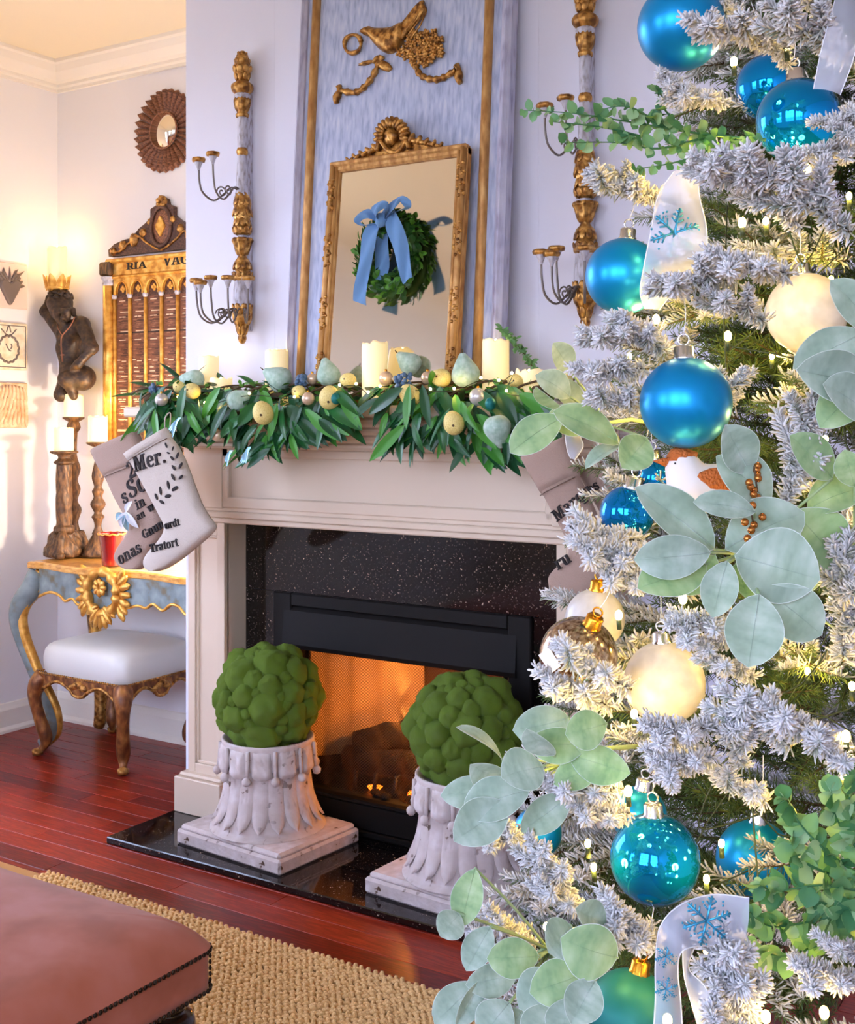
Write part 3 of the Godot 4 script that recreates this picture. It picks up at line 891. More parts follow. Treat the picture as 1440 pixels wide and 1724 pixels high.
# ------------------------------------------------------------------ leaning mirror and its wreath
func leaning_mirror() -> void:
	var t := thing("leaning_mirror", "antique gilt framed mirror with carved crest, leaning on the mantel behind the wreath", "mirror", XM)
	var l := loc2(XM, 546, 440).x
	var r := loc2(XM, 777, 440).x
	var top := loc2(XM, 665, 262).y
	var fw := 0.036
	obj("glass", spanm(Vector3(l + fw - 0.004, 0.03, -0.012), Vector3(r - fw + 0.004, top - 0.022, -0.008), 0.0), M.mirror_glass, t)
	obj("backing", spanm(Vector3(l + 0.006, 0.004, -0.026), Vector3(r - 0.006, top - 0.006, -0.014), 0.002), M.crest_wood, t)
	for e in [[l, 1.0], [r, -1.0]]:
		var x: float = e[0]
		var s: float = e[1]
		var st := S(-1)
		span(st, Vector3(minf(x, x + s * fw), 0.001, -0.028), Vector3(maxf(x, x + s * fw), top, 0.0), 0.004)
		obj("side_rail", fin(st), M.gilt_soft, t)
		st = S()
		for q in [[0.012, 0.011], [0.028, 0.006]]:
			tube(st, [Vector3(x + s * q[0], 0.004, 0.001), Vector3(x + s * q[0], top - 0.004, 0.001)], q[1], 10)
		obj("reed", fin(st), M.gilt_soft, t)
		st = S()
		for band in [0.12, 0.3, 0.5, 0.68]:
			for i in 16:
				var y: float = band * top / 0.78 + (i - 8) * 0.0065
				var d := sin(i * 1.3) * 0.011
				blob(st, Vector3(0.006, 0.006, 0.006), TR(Vector3(x + s * 0.014 + d, y, 0.01 - absf(d) * 0.3), Vector3(0, 0, 40 * cos(i * 1.3))), 0.3, 2.0, 7, 5, i)
		obj("carved_wrap", fin(st), M.gilt, t)
	var st := S(-1)
	span(st, Vector3(l, top - 0.028, -0.028), Vector3(r, top, 0.004), 0.006)
	span(st, Vector3(l, top - 0.012, -0.02), Vector3(r, top + 0.006, 0.01), 0.005)
	obj("top_rail", fin(st), M.gilt_soft, t)
	st = S(-1)
	span(st, Vector3(l, 0.0, -0.028), Vector3(r, 0.034, 0.003), 0.006)
	obj("bottom_rail", fin(st), M.gilt_soft, t)
	# crest: shell in a wreath, with leaf sprays running out to the sides
	var crest := Node3D.new()
	crest.name = "crest"
	t.add_child(crest, true)
	var P := func(cx: float, cy: float, off := 0.0) -> Vector3: return loc(XM, 480.0 + cx / 3.0, cy / 3.0, off)
	st = S(-1)
	var back := []
	for q in [[300, 822], [380, 775], [450, 740], [470, 650], [540, 600], [610, 640], [630, 705], [720, 705], [800, 735], [790, 752], [620, 775], [455, 800]]:
		var v: Vector3 = P.call(q[0], q[1])
		back.append(Vector2(v.x, v.y))
	prism(st, PackedVector2Array(back), -0.02, -0.008, Transform3D(), 0.002)
	obj("crest_back", fin(st), M.gilt, crest)
	for i in 13:
		st = S()
		var a := PI * (i - 0.5) / 11.0
		var c: Vector3 = P.call(540 + 66 * cos(a), 690 - 74 * sin(a), 0.0)
		blob(st, Vector3(0.02, 0.009, 0.012), Transform3D(Basis(Vector3(0, 0, 1), a), c), 0.3, 2.2, 10, 7, i)
		obj("crest_petal", fin(st), M.gilt, crest)
	st = S()
	blob(st, Vector3(0.024, 0.026, 0.018), Transform3D(Basis(), P.call(538, 690, 0.0)), 0.5, 2.5, 16, 10, 3)
	obj("crest_boss", fin(st), M.gilt, crest)
	st = S()
	var sw := []
	for q in [[462, 760], [478, 712], [520, 760], [570, 765], [610, 715], [625, 748]]: sw.append(P.call(q[0], q[1], 0.004))
	tube(st, smoothed(sw, 5), 0.007, 8)
	obj("crest_scroll", fin(st), M.gilt, crest)
	for s in [0, 1]:
		for i in 9:
			var q := i / 8.0
			var cx: float = lerpf(455, 315, q) if s == 0 else lerpf(640, 790, q)
			var cy: float = lerpf(752, 812, q) if s == 0 else lerpf(706, 738, q)
			st = S()
			blob(st, Vector3(0.016, 0.0075, 0.01) * (1.1 - 0.5 * q), Transform3D(Basis(Vector3(0, 0, 1), (0.9 if i % 2 == 0 else -0.4) * (1 if s == 1 else -1) + 0.2), P.call(cx, cy - 8 + 10 * (i % 2), 0.0)), 0.3, 2.0, 9, 6, i)
			obj("crest_leaf", fin(st), M.gilt, crest)
	wreath()

func wreath() -> void:
	var c := loc(XM, 656, 430, 0.024)
	var xf := XM * Transform3D(Basis(), c)
	var t := thing("boxwood_wreath", "round green boxwood wreath with a blue velvet bow hanging before the mirror", "wreath", xf)
	var rx := 0.086
	var ry := 0.104
	var st := S()
	var ring := []
	for i in 33:
		var a := TAU * i / 32.0
		ring.append(Vector3(cos(a) * rx, sin(a) * ry, 0))
	tube(st, ring, 0.02, 8)
	obj("ring_core", fin(st), M.boxwood_dark, t)
	var lv := [leaf(0.03, 0.017, 0.2, 0.3, 1.0, 4, 5), leaf(0.026, 0.016, -0.15, 0.3, 1.0, 4, 5)]
	var more := S()
	for i in 620:
		var a := rng.randf() * TAU
		var b := rng.randf() * TAU
		var o := Vector3(cos(a), sin(a), 0)
		var tang := Vector3(-sin(a), cos(a), 0)
		var nrm := o * cos(b) + Vector3(0, 0, 1) * sin(b)
		if sin(b) < -0.5: continue
		var p := Vector3(cos(a) * rx, sin(a) * ry, 0) + nrm * rng.randf_range(0.012, 0.026)
		var dir := (nrm * rng.randf_range(0.3, 1.0) - tang * rng.randf_range(0.3, 1.2) + Vector3(rng.randfn(), rng.randfn(), rng.randfn()) * 0.25)
		var lx := frame_to(p, dir, nrm, rng.randf_range(0.8, 1.2))
		if i < 360: obj("leaf", lv[i % 2], M.boxwood if i % 3 else M.boxwood_dark, t, lx)
		else: more.append_from(lv[i % 2], 0, lx)
	stuff(obj("inner_leaves", more.commit(), M.boxwood_dark, t))
	# bow
	var bow := Node3D.new()
	bow.name = "bow"
	t.add_child(bow, true)
	var P := func(px: float, py: float, off := 0.0) -> Vector3: return loc(xf, px, py, off)
	var band := func(called: String, ls: Array, rs: Array, offs: Array) -> void:
		var L := []
		var Q := []
		for i in ls.size():
			L.append(P.call(ls[i][0], ls[i][1], offs[i]))
			Q.append(P.call(rs[i][0], rs[i][1], offs[i] + 0.006 * sin(i * 2.0)))
		L = smoothed(L, 5)
		Q = smoothed(Q, 5)
		var s := S()
		var n := L.size() - 1
		grid(s, 5, n, func(u, v):
			var i := int(round(v * n))
			return L[i].lerp(Q[i], u) + Vector3(0, 0, 0.004 * sin(u * PI * 2.0 + i * 0.5)))
		grid(s, 5, n, func(u, v):
			var i := int(round(v * n))
			return Q[i].lerp(L[i], u) + Vector3(0, 0, 0.004 * sin((1 - u) * PI * 2.0 + i * 0.5) - 0.0012))
		obj(called, fin(s), M.velvet, bow)
	band.call("tail", [[620, 378], [610, 400], [604, 440], [598, 480], [594, 506]], [[640, 380], [634, 402], [624, 445], [618, 490], [616, 514]], [0.05, 0.05, 0.046, 0.05, 0.046])
	band.call("tail", [[650, 365], [652, 390], [662, 420], [672, 455], [678, 478]], [[664, 352], [676, 375], [686, 410], [692, 445], [694, 466]], [0.055, 0.055, 0.056, 0.058, 0.055])
	band.call("hanging_loop", [[634, 400], [632, 430], [630, 455], [632, 474]], [[654, 390], [655, 425], [654, 450], [650, 472]], [0.012, 0.008, 0.006, 0.006])
	band.call("bow_loop", [[640, 362], [660, 340], [676, 329], [692, 338], [690, 350], [668, 356], [646, 372]], [[642, 378], [664, 352], [672, 340], [678, 344], [680, 350], [664, 358], [648, 376]], [0.05, 0.075, 0.09, 0.085, 0.07, 0.055, 0.05])
	band.call("bow_loop", [[642, 362], [622, 352], [604, 358], [597, 372], [608, 380], [626, 376], [640, 376]], [[640, 376], [622, 368], [612, 368], [608, 374], [614, 378], [628, 380], [640, 380]], [0.05, 0.075, 0.085, 0.08, 0.07, 0.055, 0.05])
	band.call("bow_loop", [[632, 365], [626, 350], [640, 338], [655, 342], [650, 360]], [[640, 375], [634, 362], [642, 352], [650, 354], [646, 372]], [0.052, 0.09, 0.1, 0.09, 0.055])
	st = S()
	blob(st, Vector3(0.02, 0.022, 0.016), Transform3D(Basis(), P.call(642, 370, 0.058)), 0.35, 2.0, 14, 9, 5)
	obj("knot", fin(st), M.velvet, bow)

# ------------------------------------------------------------------ tall carved wall candelabra
func wall_candelabrum(s: int) -> void:
	var t := thing("wall_candelabrum", ["tall gilt and silver candelabrum on the wall left of the mirror panel", "tall gilt and silver candelabrum on the wall right of the mirror panel, behind the tree"][0 if s < 0 else 1], "wall sconce", T(-0.665 if s < 0 else 0.612, 0, 0.042), "pair of carved wall candelabra")
	var py := func(y: float) -> float: return 2.607 - (y - 90.0) * 0.00203
	var flute := func(n: float, k: float): return func(a, v): return 1.0 + k * sin(a * n)
	var part := func(called: String, rows: Array, mat: Material, wob = null) -> void:
		var st := S()
		var pr := []
		for q in rows: pr.append(Vector2(q[0] * 0.00195, py.call(q[1])))
		pr.reverse()
		lathe(st, smoothed(pr, 4), 28, Transform3D(), wob)
		obj(called, fin(st), mat, t)
	part.call("finial", [[0, 86], [7, 90], [11, 100], [13, 112], [14, 124], [10, 134], [7, 139]], M.gilt, func(a, v): return 1.0 + 0.13 * sin(a * 6.0 + sin(v * 40.0) * 2.0) * sin(v * 44.0))
	part.call("collar", [[8, 137], [17, 143], [19, 149], [17, 155], [12, 160]], M.gilt, func(a, v): return 1.0 + 0.05 * sin(a * 16.0))
	part.call("neck", [[12, 158], [14, 163], [12, 168]], M.silver_paint)
	part.call("fluted_cup", [[12, 166], [13, 172], [11, 184], [8, 190], [10, 194], [9, 199]], M.gilt, flute.call(12.0, 0.16))
	part.call("shaft", [[8, 197], [8.5, 225], [8, 251]], M.silver_paint, flute.call(8.0, 0.05))
	part.call("ring", [[8, 250], [10, 254], [10, 259], [8, 263]], M.gilt)
	part.call("shaft", [[8, 262], [9.5, 290], [11, 320], [12, 330]], M.silver_paint, flute.call(8.0, 0.05))
	part.call("leaf_vase", [[9, 322], [12, 328], [14, 345], [14, 365], [11, 380], [14, 388], [16, 392], [9, 397]], M.gilt, func(a, v): return 1.0 + 0.1 * sin(a * 7.0 + v * 9.0) * sin(v * 26.0))
	part.call("neck", [[9, 395], [8, 399], [10, 403]], M.silver_paint)
	part.call("flared_cup", [[15, 401], [17, 405], [14, 412], [11, 424], [8, 430]], M.gilt, flute.call(9.0, 0.18))
	part.call("urn", [[7, 429], [8, 434], [13, 440], [15, 452], [12, 458], [16, 464], [17, 470], [12, 474]], M.gilt, func(a, v): return 1.0 + 0.06 * sin(a * 9.0) * sin(v * 20.0))
	part.call("bell", [[13, 472], [15, 490], [16, 510], [14, 526]], M.silver_paint, flute.call(10.0, 0.06))
	part.call("tassel", [[16, 512], [17, 526], [15, 540], [9, 552], [6, 562], [7, 570], [4, 577], [0, 579]], M.gilt, func(a, v): return 1.0 + 0.12 * sin(a * 8.0 + v * 6.0))
	# carved petals: scales on the finial, leaves on the vase, urn and tassel
	for e in [[7, 93, 5, 6, 0.5, 1], [12, 106, 7, 8, 0.6, 1], [14.5, 119, 8, 9, 0.6, 1], [12, 131, 8, 9, 0.6, 1], [12.5, 338, 7, 13, 0.9, -1], [14.5, 356, 8, 14, 0.9, -1], [13, 374, 8, 13, 0.9, -1], [15, 389, 9, 9, 0.8, 1], [14.5, 448, 9, 10, 0.8, -1], [16, 464, 10, 9, 0.8, 1], [15.5, 522, 9, 14, 0.9, 1], [14, 538, 8, 14, 0.9, 1], [9, 555, 6, 12, 0.8, 1]]:
		var q := S()
		for k in e[2]:
			var a: float = TAU * (k + 0.5 * (int(e[1]) % 2)) / e[2]
			var d := Vector3(cos(a), 0, sin(a))
			var up: Vector3 = (Vector3.UP * e[5] + d * 0.25).normalized()
			blob(q, Vector3(e[3] * 0.0016, e[0] * 0.0068 / e[2], 0.0045), Transform3D(Basis(up, d.cross(up), d), d * e[0] * 0.00195 + Vector3.UP * py.call(e[1])), 0.15, 2.0, 8, 6, k)
		obj("carved_leaves", fin(q), M.gilt, t)
	var st := S(-1)
	span(st, Vector3(-0.012, 1.66, -0.042), Vector3(0.012, 2.5, -0.012), 0.003)
	obj("back_rail", fin(st), M.silver_paint, t)
	for e in [[-0.045, 2.213, 0.165, 2.13], [0.018, 2.225, 0.165, 2.13], [-0.056, 1.814, 0.165, 1.72], [-0.009, 1.802, 0.195, 1.72], [-0.029, 1.826, 0.125, 1.72], [0.065, 1.818, 0.145, 1.72], [0.1, 1.82, 0.085, 1.72]]:
		var cup := Vector3(e[0], e[1], e[2])
		var o := Vector3(e[0], 0, e[2])
		var root := Vector3(0, e[3], 0.0)
		var arm := Node3D.new()
		arm.name = "arm"
		t.add_child(arm, true)
		var side := o.normalized()
		var dist := o.length()
		var pts := [root + Vector3.UP * 0.002, root + side * dist * 0.25 + Vector3.UP * 0.012, root + side * dist * 0.42 - Vector3.UP * 0.012, root + side * dist * 0.66 - Vector3.UP * 0.04, root + side * dist * 0.9 - Vector3.UP * 0.02, cup - Vector3.UP * 0.07 - side * dist * 0.02, cup - Vector3.UP * 0.02]
		st = S()
		tube(st, smoothed(pts, 6), 0.0033, 6)
		var curl := []
		for i in 22:
			var a := i * 0.42
			var rr := 0.02 * (1.0 - i / 26.0)
			curl.append(root + side * (dist * 0.5 + rr * cos(a) - 0.004) + Vector3.UP * (-0.008 + rr * sin(a)))
		tube(st, curl, 0.0026, 5)
		obj("scroll_arm", fin(st), M.iron, arm)
		st = S()
		lathe(st, smoothed([Vector2(0.004, -0.03), Vector2(0.008, -0.018), Vector2(0.014, -0.004), Vector2(0.016, 0.0)], 3), 14, Transform3D(Basis(), cup), func(a, v): return 1.0 + 0.05 * sin(a * 6))
		obj("candle_cup", fin(st), M.silver_paint, arm)
		st = S()
		lathe(st, [Vector2(0.012, -0.004), Vector2(0.021, -0.002), Vector2(0.023, 0.006), Vector2(0.02, 0.011), Vector2(0.014, 0.012), Vector2(0.012, 0.004), Vector2(0, 0.004)], 18, Transform3D(Basis(), cup), func(a, v): return 1.0 + 0.08 * sin(a * 6))
		obj("cup_rim", fin(st), M.gilt, arm)

# ------------------------------------------------------------------ garland and what lies in it
func candle(called: String, label: String, p: Vector3, r: float, h: float, group: String, lit := 0.0015, parent: Node3D = null) -> void:
	var t := thing(called, label, "candle", T(p.x, p.y, p.z), group)
	var st := S()
	var nz := FastNoiseLite.new()
	nz.seed = int(absf(p.x) * 1000)
	nz.frequency = 0.6
	var prof := [Vector2(0, 0), Vector2(r * 0.97, 0.001), Vector2(r, 0.004), Vector2(r, h * 0.5), Vector2(r, h - 0.006), Vector2(r * 0.97, h), Vector2(r * 0.86, h - 0.001), Vector2(r * 0.78, h - 0.014), Vector2(0, h - 0.017)]
	var n := prof.size() - 1
	grid(st, 28, n, func(u, v):
		var i := int(round(v * n))
		var a: float = 0.0 if u == 1.0 else u * TAU
		var q: Vector2 = prof[i]
		var dy: float = (0.012 * nz.get_noise_2d(cos(a) * 3.0, sin(a) * 3.0) if i >= 4 and i <= 6 else 0.0)
		return Vector3(q.x * cos(a), q.y + dy, -q.x * sin(a)))
	obj("wax", fin(st), M.candle_wax, t)
	st = S()
	tube(st, [Vector3(0, h - 0.018, 0), Vector3(0.001, h - 0.004, 0)], 0.0016, 6)
	obj("wick", fin(st), M.ink, t)
	st = S()
	blob(st, Vector3(0.0045, 0.009, 0.0045), T(0, h - 0.004, 0), 0.0, 1.0, 8, 6)
	obj("flame", fin(st), M.led, t)
	if lit > 0: omni(t, Vector3(0, h - 0.004, 0), C(255, 206, 128), lit, 0.012)

func onshelf(px: float, z: float) -> Vector3:
	var p := onz(px, 690, z)
	return Vector3(p.x, MT, p.z)

func egg_mesh(r: float, k := 1.2) -> ArrayMesh:
	var st := S()
	grid(st, 18, 12, func(u, v):
		var a: float = 0.0 if u == 1.0 else u * TAU
		var h: float = (v - 0.5) * PI
		var q: float = cos(h) * (1.0 - 0.1 * sin(h)) if v > 0.0 and v < 1.0 else 0.0
		return Vector3(r * q * cos(a), r * k * sin(h), -r * q * sin(a)))
	return fin(st)

func pear_mesh(r: float) -> ArrayMesh:
	var st := S()
	lathe(st, smoothed([Vector2(0, -r * 0.92), Vector2(r * 0.6, -r * 0.84), Vector2(r * 0.98, -r * 0.35), Vector2(r * 0.95, r * 0.15), Vector2(r * 0.66, r * 0.7), Vector2(r * 0.36, r * 1.15), Vector2(r * 0.2, r * 1.36), Vector2(0, r * 1.42)], 3), 20)
	return fin(st)

func contour(px: float) -> float:   # how far down the greenery hangs
	var k := [[225, 735], [262, 742], [300, 772], [325, 742], [360, 742], [395, 775], [430, 797], [470, 768], [520, 748], [580, 748], [592, 700], [640, 700], [656, 770], [690, 778], [750, 770], [800, 785], [850, 795], [900, 748], [940, 735]]
	for i in k.size() - 1:
		if px <= k[i + 1][0]: return lerpf(k[i][1], k[i + 1][1], clampf((px - k[i][0]) / float(k[i + 1][0] - k[i][0]), 0, 1))
	return 735.0

func garland() -> void:
	var t := thing("mantel_garland", "long green leafy garland lying along the mantel shelf and hanging over its edge", "garland", T(CX, MT, 0.2))
	var inv := t.transform.affine_inverse()
	var st := S()
	var pts := []
	for i in 40: pts.append(Vector3(-0.86 + 1.6 * i / 39.0, 0.03 + 0.012 * sin(i * 0.9), 0.04 + 0.025 * sin(i * 0.55)))
	tube(st, pts, 0.012, 7)
	for k in 4:
		pts = []
		for i in 60: pts.append(Vector3(-0.88 + 1.62 * i / 59.0, 0.045 + 0.022 * sin(i * 0.5 + k * 1.6), 0.05 + 0.04 * cos(i * 0.5 + k * 1.6)))
		tube(st, pts, 0.0035, 5)
	obj("vine", fin(st), M.twig, t)
	var lv := [leaf(0.115, 0.03, 0.18, 0.3, 0.85, 6, 9), leaf(0.1, 0.024, 0.3, 0.4, 0.8, 6, 9), leaf(0.13, 0.027, 0.1, 0.25, 0.9, 6, 9), leaf(0.085, 0.03, 0.25, 0.3, 0.85, 6, 9)]
	var mats := [M.willow, M.willow_bright, M.willow_dark, M.willow, M.willow_bright, M.willow]
	var more := S()
	var n := 0
	var guard := 0
	while n < 560 and guard < 6000:
		guard += 1
		var px := rng.randf_range(232, 935)
		var low := contour(px)
		if low < 715 and rng.randf() < 0.75: continue
		var front := n < 250 or (n > 290 and n < 420)
		var a: Vector3
		var b: Vector3
		if front:
			var y1 := rng.randf_range(700, low)
			if rng.randf() < 0.3: y1 = low - rng.randf() * 14.0
			var y0 := y1 - rng.randf_range(28, 62)
			var mid := 285.0 if px < 345 else (470.0 if px < 595 else 750.0)
			var lean := (px - mid) * 0.35 + rng.randf_range(-38, 30)
			var zz := rng.randf_range(0.325, 0.4)
			b = onz(px + lean * 0.6, y1, zz + rng.randf_range(0.0, 0.03))
			a = onz(px - lean * 0.6, maxf(y0, 648), zz - rng.randf_range(0.0, 0.03))
		else:
			var c := onz(px, rng.randf_range(652, 690), rng.randf_range(0.1, 0.3))
			a = c
			b = c + Vector3(rng.randf_range(-1, 1), rng.randf_range(-0.1, 0.42), rng.randf_range(-0.2, 1)).normalized() * 0.1
			a.y = maxf(a.y, MT + 0.012)
		n += 1
		var m: ArrayMesh = lv[rng.randi() % 4]
		var up := Vector3(rng.randfn() * 0.5, 0.5, 1.0 + rng.randfn() * 0.3) if front else Vector3(rng.randfn() * 0.4, 1.0, 0.5)
		var xf := inv * frame_to(a, b - a, up, clampf((b - a).length() / 0.105, 0.75, 1.25))
		if n <= 290: obj("leaf", m, mats[rng.randi() % 6], t, xf)
		else: more.append_from(m, 0, xf)
	stuff(obj("back_leaves", more.commit(), M.willow_dark, t))
	# small-leaved box sprays on top and a sprig rising at the right
	more = S()
	var sm := leaf(0.02, 0.011, 0.1, 0.3, 1.0, 2, 4)
	for i in 620:
		var px := rng.randf_range(255, 930)
		var p := onz(px, rng.randf_range(645, 688), rng.randf_range(0.14, 0.33))
		p.y = maxf(p.y, MT + 0.008)
		more.append_from(sm, 0, inv * frame_to(p, Vector3(rng.randfn(), rng.randfn() + 0.3, rng.randfn()), Vector3(rng.randfn(), 1, 0.7), rng.randf_range(0.8, 1.4)))
	stuff(obj("box_leaves", more.commit(), M.boxwood, t))
	var sprig := Node3D.new()
	sprig.name = "sprig"
	t.add_child(sprig, true)
	pts = []
	for q in [[925, 672], [908, 640], [890, 606], [868, 578], [846, 556]]: pts.append(inv * onz(q[0], q[1], 0.16))
	pts = smoothed(pts, 6)
	st = S()
	tube(st, pts, func(v): return 0.0022 * (1.1 - v), 5)
	obj("stem", fin(st), M.twig, sprig)
	more = S()
	for i in pts.size():
		for k in 7:
			more.append_from(sm, 0, frame_to(pts[i] + Vector3(rng.randfn(), rng.randfn(), rng.randfn()) * 0.004, Vector3(rng.randfn(), rng.randfn() + 0.2, rng.randfn()), Vector3(0, 1, 1), rng.randf_range(0.6, 1.1)))
	stuff(obj("sprig_leaves", more.commit(), M.euca_leaf, sprig))
	# candles
	for e in [[466, 590, 0.17, 0.037, "cream pillar candle left of the leaning mirror, behind a frosted pear"], [631, 577, 0.26, 0.038, "cream pillar candle standing in front of the leaning mirror"], [835, 573, 0.2, 0.038, "tall cream pillar candle right of the mirror, before the gilt strip"],
			[891, 624, 0.24, 0.038, "short cream pillar candle at the garland's right end beside the sprig"], [372, 637, 0.23, 0.037, "short cream pillar candle sunk in leaves at the garland's left"], [352, 599, 0.1, 0.034, "pale pillar candle against the wall at the mantel's left end"]]:
		var p := onshelf(e[0], e[2])
		candle("pillar_candle", e[4], p, e[3], onz(e[0], e[1], e[2]).y - MT, "pillar candles on the mantel")
	st = S()
	lathe(st, smoothed([Vector2(0.0, 0.0), Vector2(0.03, 0.002), Vector2(0.04, 0.02), Vector2(0.046, 0.045), Vector2(0.044, 0.046), Vector2(0.038, 0.02), Vector2(0.0, 0.006)], 3), 24)
	# frosted pears
	for e in [[326, 640, 0.2, 0.036, 80.0, "frosted pale green pear lying by the leftmost pale candle"], [401, 674, 0.35, 0.034, -60.0, "frosted green pear tilted over the shelf edge by the sunk candle"], [470, 638, 0.28, 0.04, 60.0, "frosted green pear before the candle left of the mirror"],
			[553, 630, 0.27, 0.036, 12.0, "frosted blue-green pear at the mirror's lower left corner"], [784, 628, 0.3, 0.04, 8.0, "large frosted green pear standing at the mirror's lower right corner"], [838, 722, 0.4, 0.037, 190.0, "frosted green pear hanging upside down below the shelf"], [690, 612, 0.22, 0.034, 50.0, "frosted green pear behind the blue berries, before the mirror glass"]]:
		var p := onz(e[0], e[1], e[2])
		var g := thing("frosted_pear", e[5], "pear", TR(p, Vector3(10, 20, e[4])), "frosted pears in the garland")
		obj("body", pear_mesh(e[3]), M.pear_green, g)
		st = S()
		tube(st, [Vector3(0, e[3] * 1.38, 0), Vector3(0.003, e[3] * 1.7, 0.002)], 0.0018, 5)
		obj("stem", fin(st), M.twig, g)
	# speckled yellow eggs
	for e in [[443, 695, 0.42, 0.031, 10.0, "speckled yellow egg at the top of the left leaf fan"], [555, 669, 0.38, 0.031, -20.0, "speckled yellow egg below the mirror's lower left corner"], [690, 665, 0.36, 0.028, 30.0, "yellow egg with a dark spot right of the blue berries"], [742, 636, 0.32, 0.026, 80.0, "yellow egg beside the large standing pear"],
			[764, 712, 0.42, 0.028, 5.0, "speckled yellow egg hanging lowest over the shelf edge"], [323, 658, 0.36, 0.025, 70.0, "yellow egg left of the sunk candle"], [503, 660, 0.34, 0.02, 80.0, "small yellow egg below the left blue berries"], [302, 652, 0.3, 0.02, 60.0, "small yellow egg near the garland's left end"], [948, 634, 0.3, 0.024, 60.0, "yellow egg at the far right by the pale tree leaves"], [586, 640, 0.3, 0.022, 80.0, "cream egg right of the mirror corner pear"], [868, 642, 0.28, 0.02, 60.0, "yellow egg left of the short right candle"]]:
		var p := onz(e[0], e[1], e[2])
		var g := thing("speckled_egg", e[5], "egg", TR(p, Vector3(20, 0, e[4])), "yellow eggs in the garland")
		obj("shell", egg_mesh(e[3], 1.18), M.egg_yellow, g)
		st = S()
		blob(st, Vector3.ONE * e[3] * 0.13, T(e[3] * 0.45, 0, e[3] * 0.85), 0.0, 1.0, 7, 5)
		obj("dark_spot", fin(st), M.twig, g)
	# pearly balls
	for e in [[272, 673, 0.38, 0.021, 0, "silver grey pearly ball near the garland's left tip"], [805, 668, 0.36, 0.024, 0, "silver grey pearly ball below the large standing pear"], [519, 671, 0.4, 0.019, 1, "rose pearly ball left of the egg below the mirror corner"], [650, 637, 0.3, 0.021, 1, "rose pearly ball left of the right blue berries"], [720, 636, 0.28, 0.019, 1, "rose pearly ball between the berries and the standing pear"], [366, 733, 0.38, 0.019, 1, "rose pearly ball hanging under the leaves by the pilaster"], [526, 638, 0.28, 0.017, 1, "rose pearly ball beside the left blue berries"]]:
		var p := onz(e[0], e[1], e[2])
		var g := thing("pearl_ball", e[5], "bauble", T(p.x, p.y, p.z), "pearly balls in the garland")
		st = S()
		blob(st, Vector3.ONE * e[3], Transform3D(), 0.0, 1.0, 20, 14)
		obj("ball", fin(st), M.pearl_grey if e[4] == 0 else M.pearl_rose, g)
		st = S()
		lathe(st, [Vector2(0.004, e[3] * 0.95), Vector2(0.004, e[3] + 0.005), Vector2(0, e[3] + 0.006)], 10)
		obj("cap", fin(st), M.cap_gold, g)
	# clusters of blue berries
	for e in [[511, 641, 0.3, 0.022, "cluster of dusty blue berries left of the mirror corner pear"], [681, 640, 0.34, 0.032, "cluster of dusty blue berries before the middle of the mirror"], [262, 656, 0.32, 0.02, "cluster of dusty blue berries at the garland's left tip"]]:
		var p := onz(e[0], e[1], e[2])
		var g := thing("berry_cluster", e[4], "berries", T(p.x, p.y, p.z), "blue berry clusters in the garland")
		for i in 26:
			st = S()
			var d = Vector3(rng.randfn(), rng.randfn(), absf(rng.randfn())).normalized() * e[3] * rng.randf_range(0.4, 1.0)
			blob(st, Vector3.ONE * 0.0072, T(d.x, d.y, d.z), 0.0, 1.0, 8, 6)
			obj("berry", fin(st), M.berry, g)
		st = S()
		tube(st, [Vector3(0, -0.03, -0.03), Vector3.ZERO], 0.002, 5)
		obj("stem", fin(st), M.twig, g)
	# iridescent foil feathers hanging in the leaves
	for e in [[305, 703, 288, 733, "iridescent blue foil feather hanging above the pale stocking"], [392, 758, 382, 780, "small iridescent blue foil feather under the leaves at the pilaster"], [423, 752, 411, 782, "iridescent blue foil feather at the tip of the left leaf fan"]]:
		var a := onz(e[0], e[1], 0.43)
		var b := onz(e[2], e[3], 0.43)
		var g := thing("foil_feather", e[4], "feather", T(a.x, a.y, a.z), "foil feathers in the garland")
		for i in 5:
			var d := (b - a).rotated(Vector3(0, 0, 1), (i - 2) * 0.14)
			obj("blade", leaf(d.length() * rng.randf_range(0.8, 1.1), 0.012, 0.0, 0.5, 0.8, 2, 6), M.foil_blue, g, frame_to(Vector3(0, 0, i * 0.003), d, Vector3(0, 0.3, 1)))
	# green glass drops
	for e in [[566, 671, 0.39, "small teal glass ball beside the egg below the mirror corner"], [826, 680, 0.4, "small teal glass ball beside the grey pearly ball"]]:
		var p := onz(e[0], e[1], e[2])
		st = S()
		blob(st, Vector3(0.015, 0.017, 0.015), Transform3D(), 0.0, 1.0, 16, 10)
		tag(obj("glass_ball", fin(st), M.ball_teal, null, T(p.x, p.y, p.z)), e[3], "bauble", "teal glass balls in the garland")
	# fairy lights in the garland
	var fl := thing("garland_lights", "string of tiny warm lights threaded through the mantel garland", "string lights", T(CX, MT, 0.2))
	inv = fl.transform.affine_inverse()
	pts = []
	for q in [[300, 668], [345, 678], [420, 662], [496, 668], [560, 655], [572, 648], [600, 646], [620, 660], [640, 650], [725, 655], [765, 654], [810, 636], [840, 640], [862, 628], [853, 658], [905, 664]]:
		var p := onz(q[0], q[1], 0.37)
		pts.append(inv * p)
		st = S()
		blob(st, Vector3.ONE * 0.0042, Transform3D(Basis(), inv * p), 0.0, 1.0, 8, 6)
		obj("light_bulb", fin(st), M.led, fl)
	st = S()
	tube(st, smoothed(pts, 4).map(func(p): return p - Vector3(0, 0.006, 0.004)), 0.0012, 4)
	obj("wire", fin(st), M.cord, fl)
	for i in [1, 4, 8, 10, 14]: omni(fl, pts[i] + Vector3(0, 0.002, 0.0), C(255, 210, 120), 0.004, 0.004)

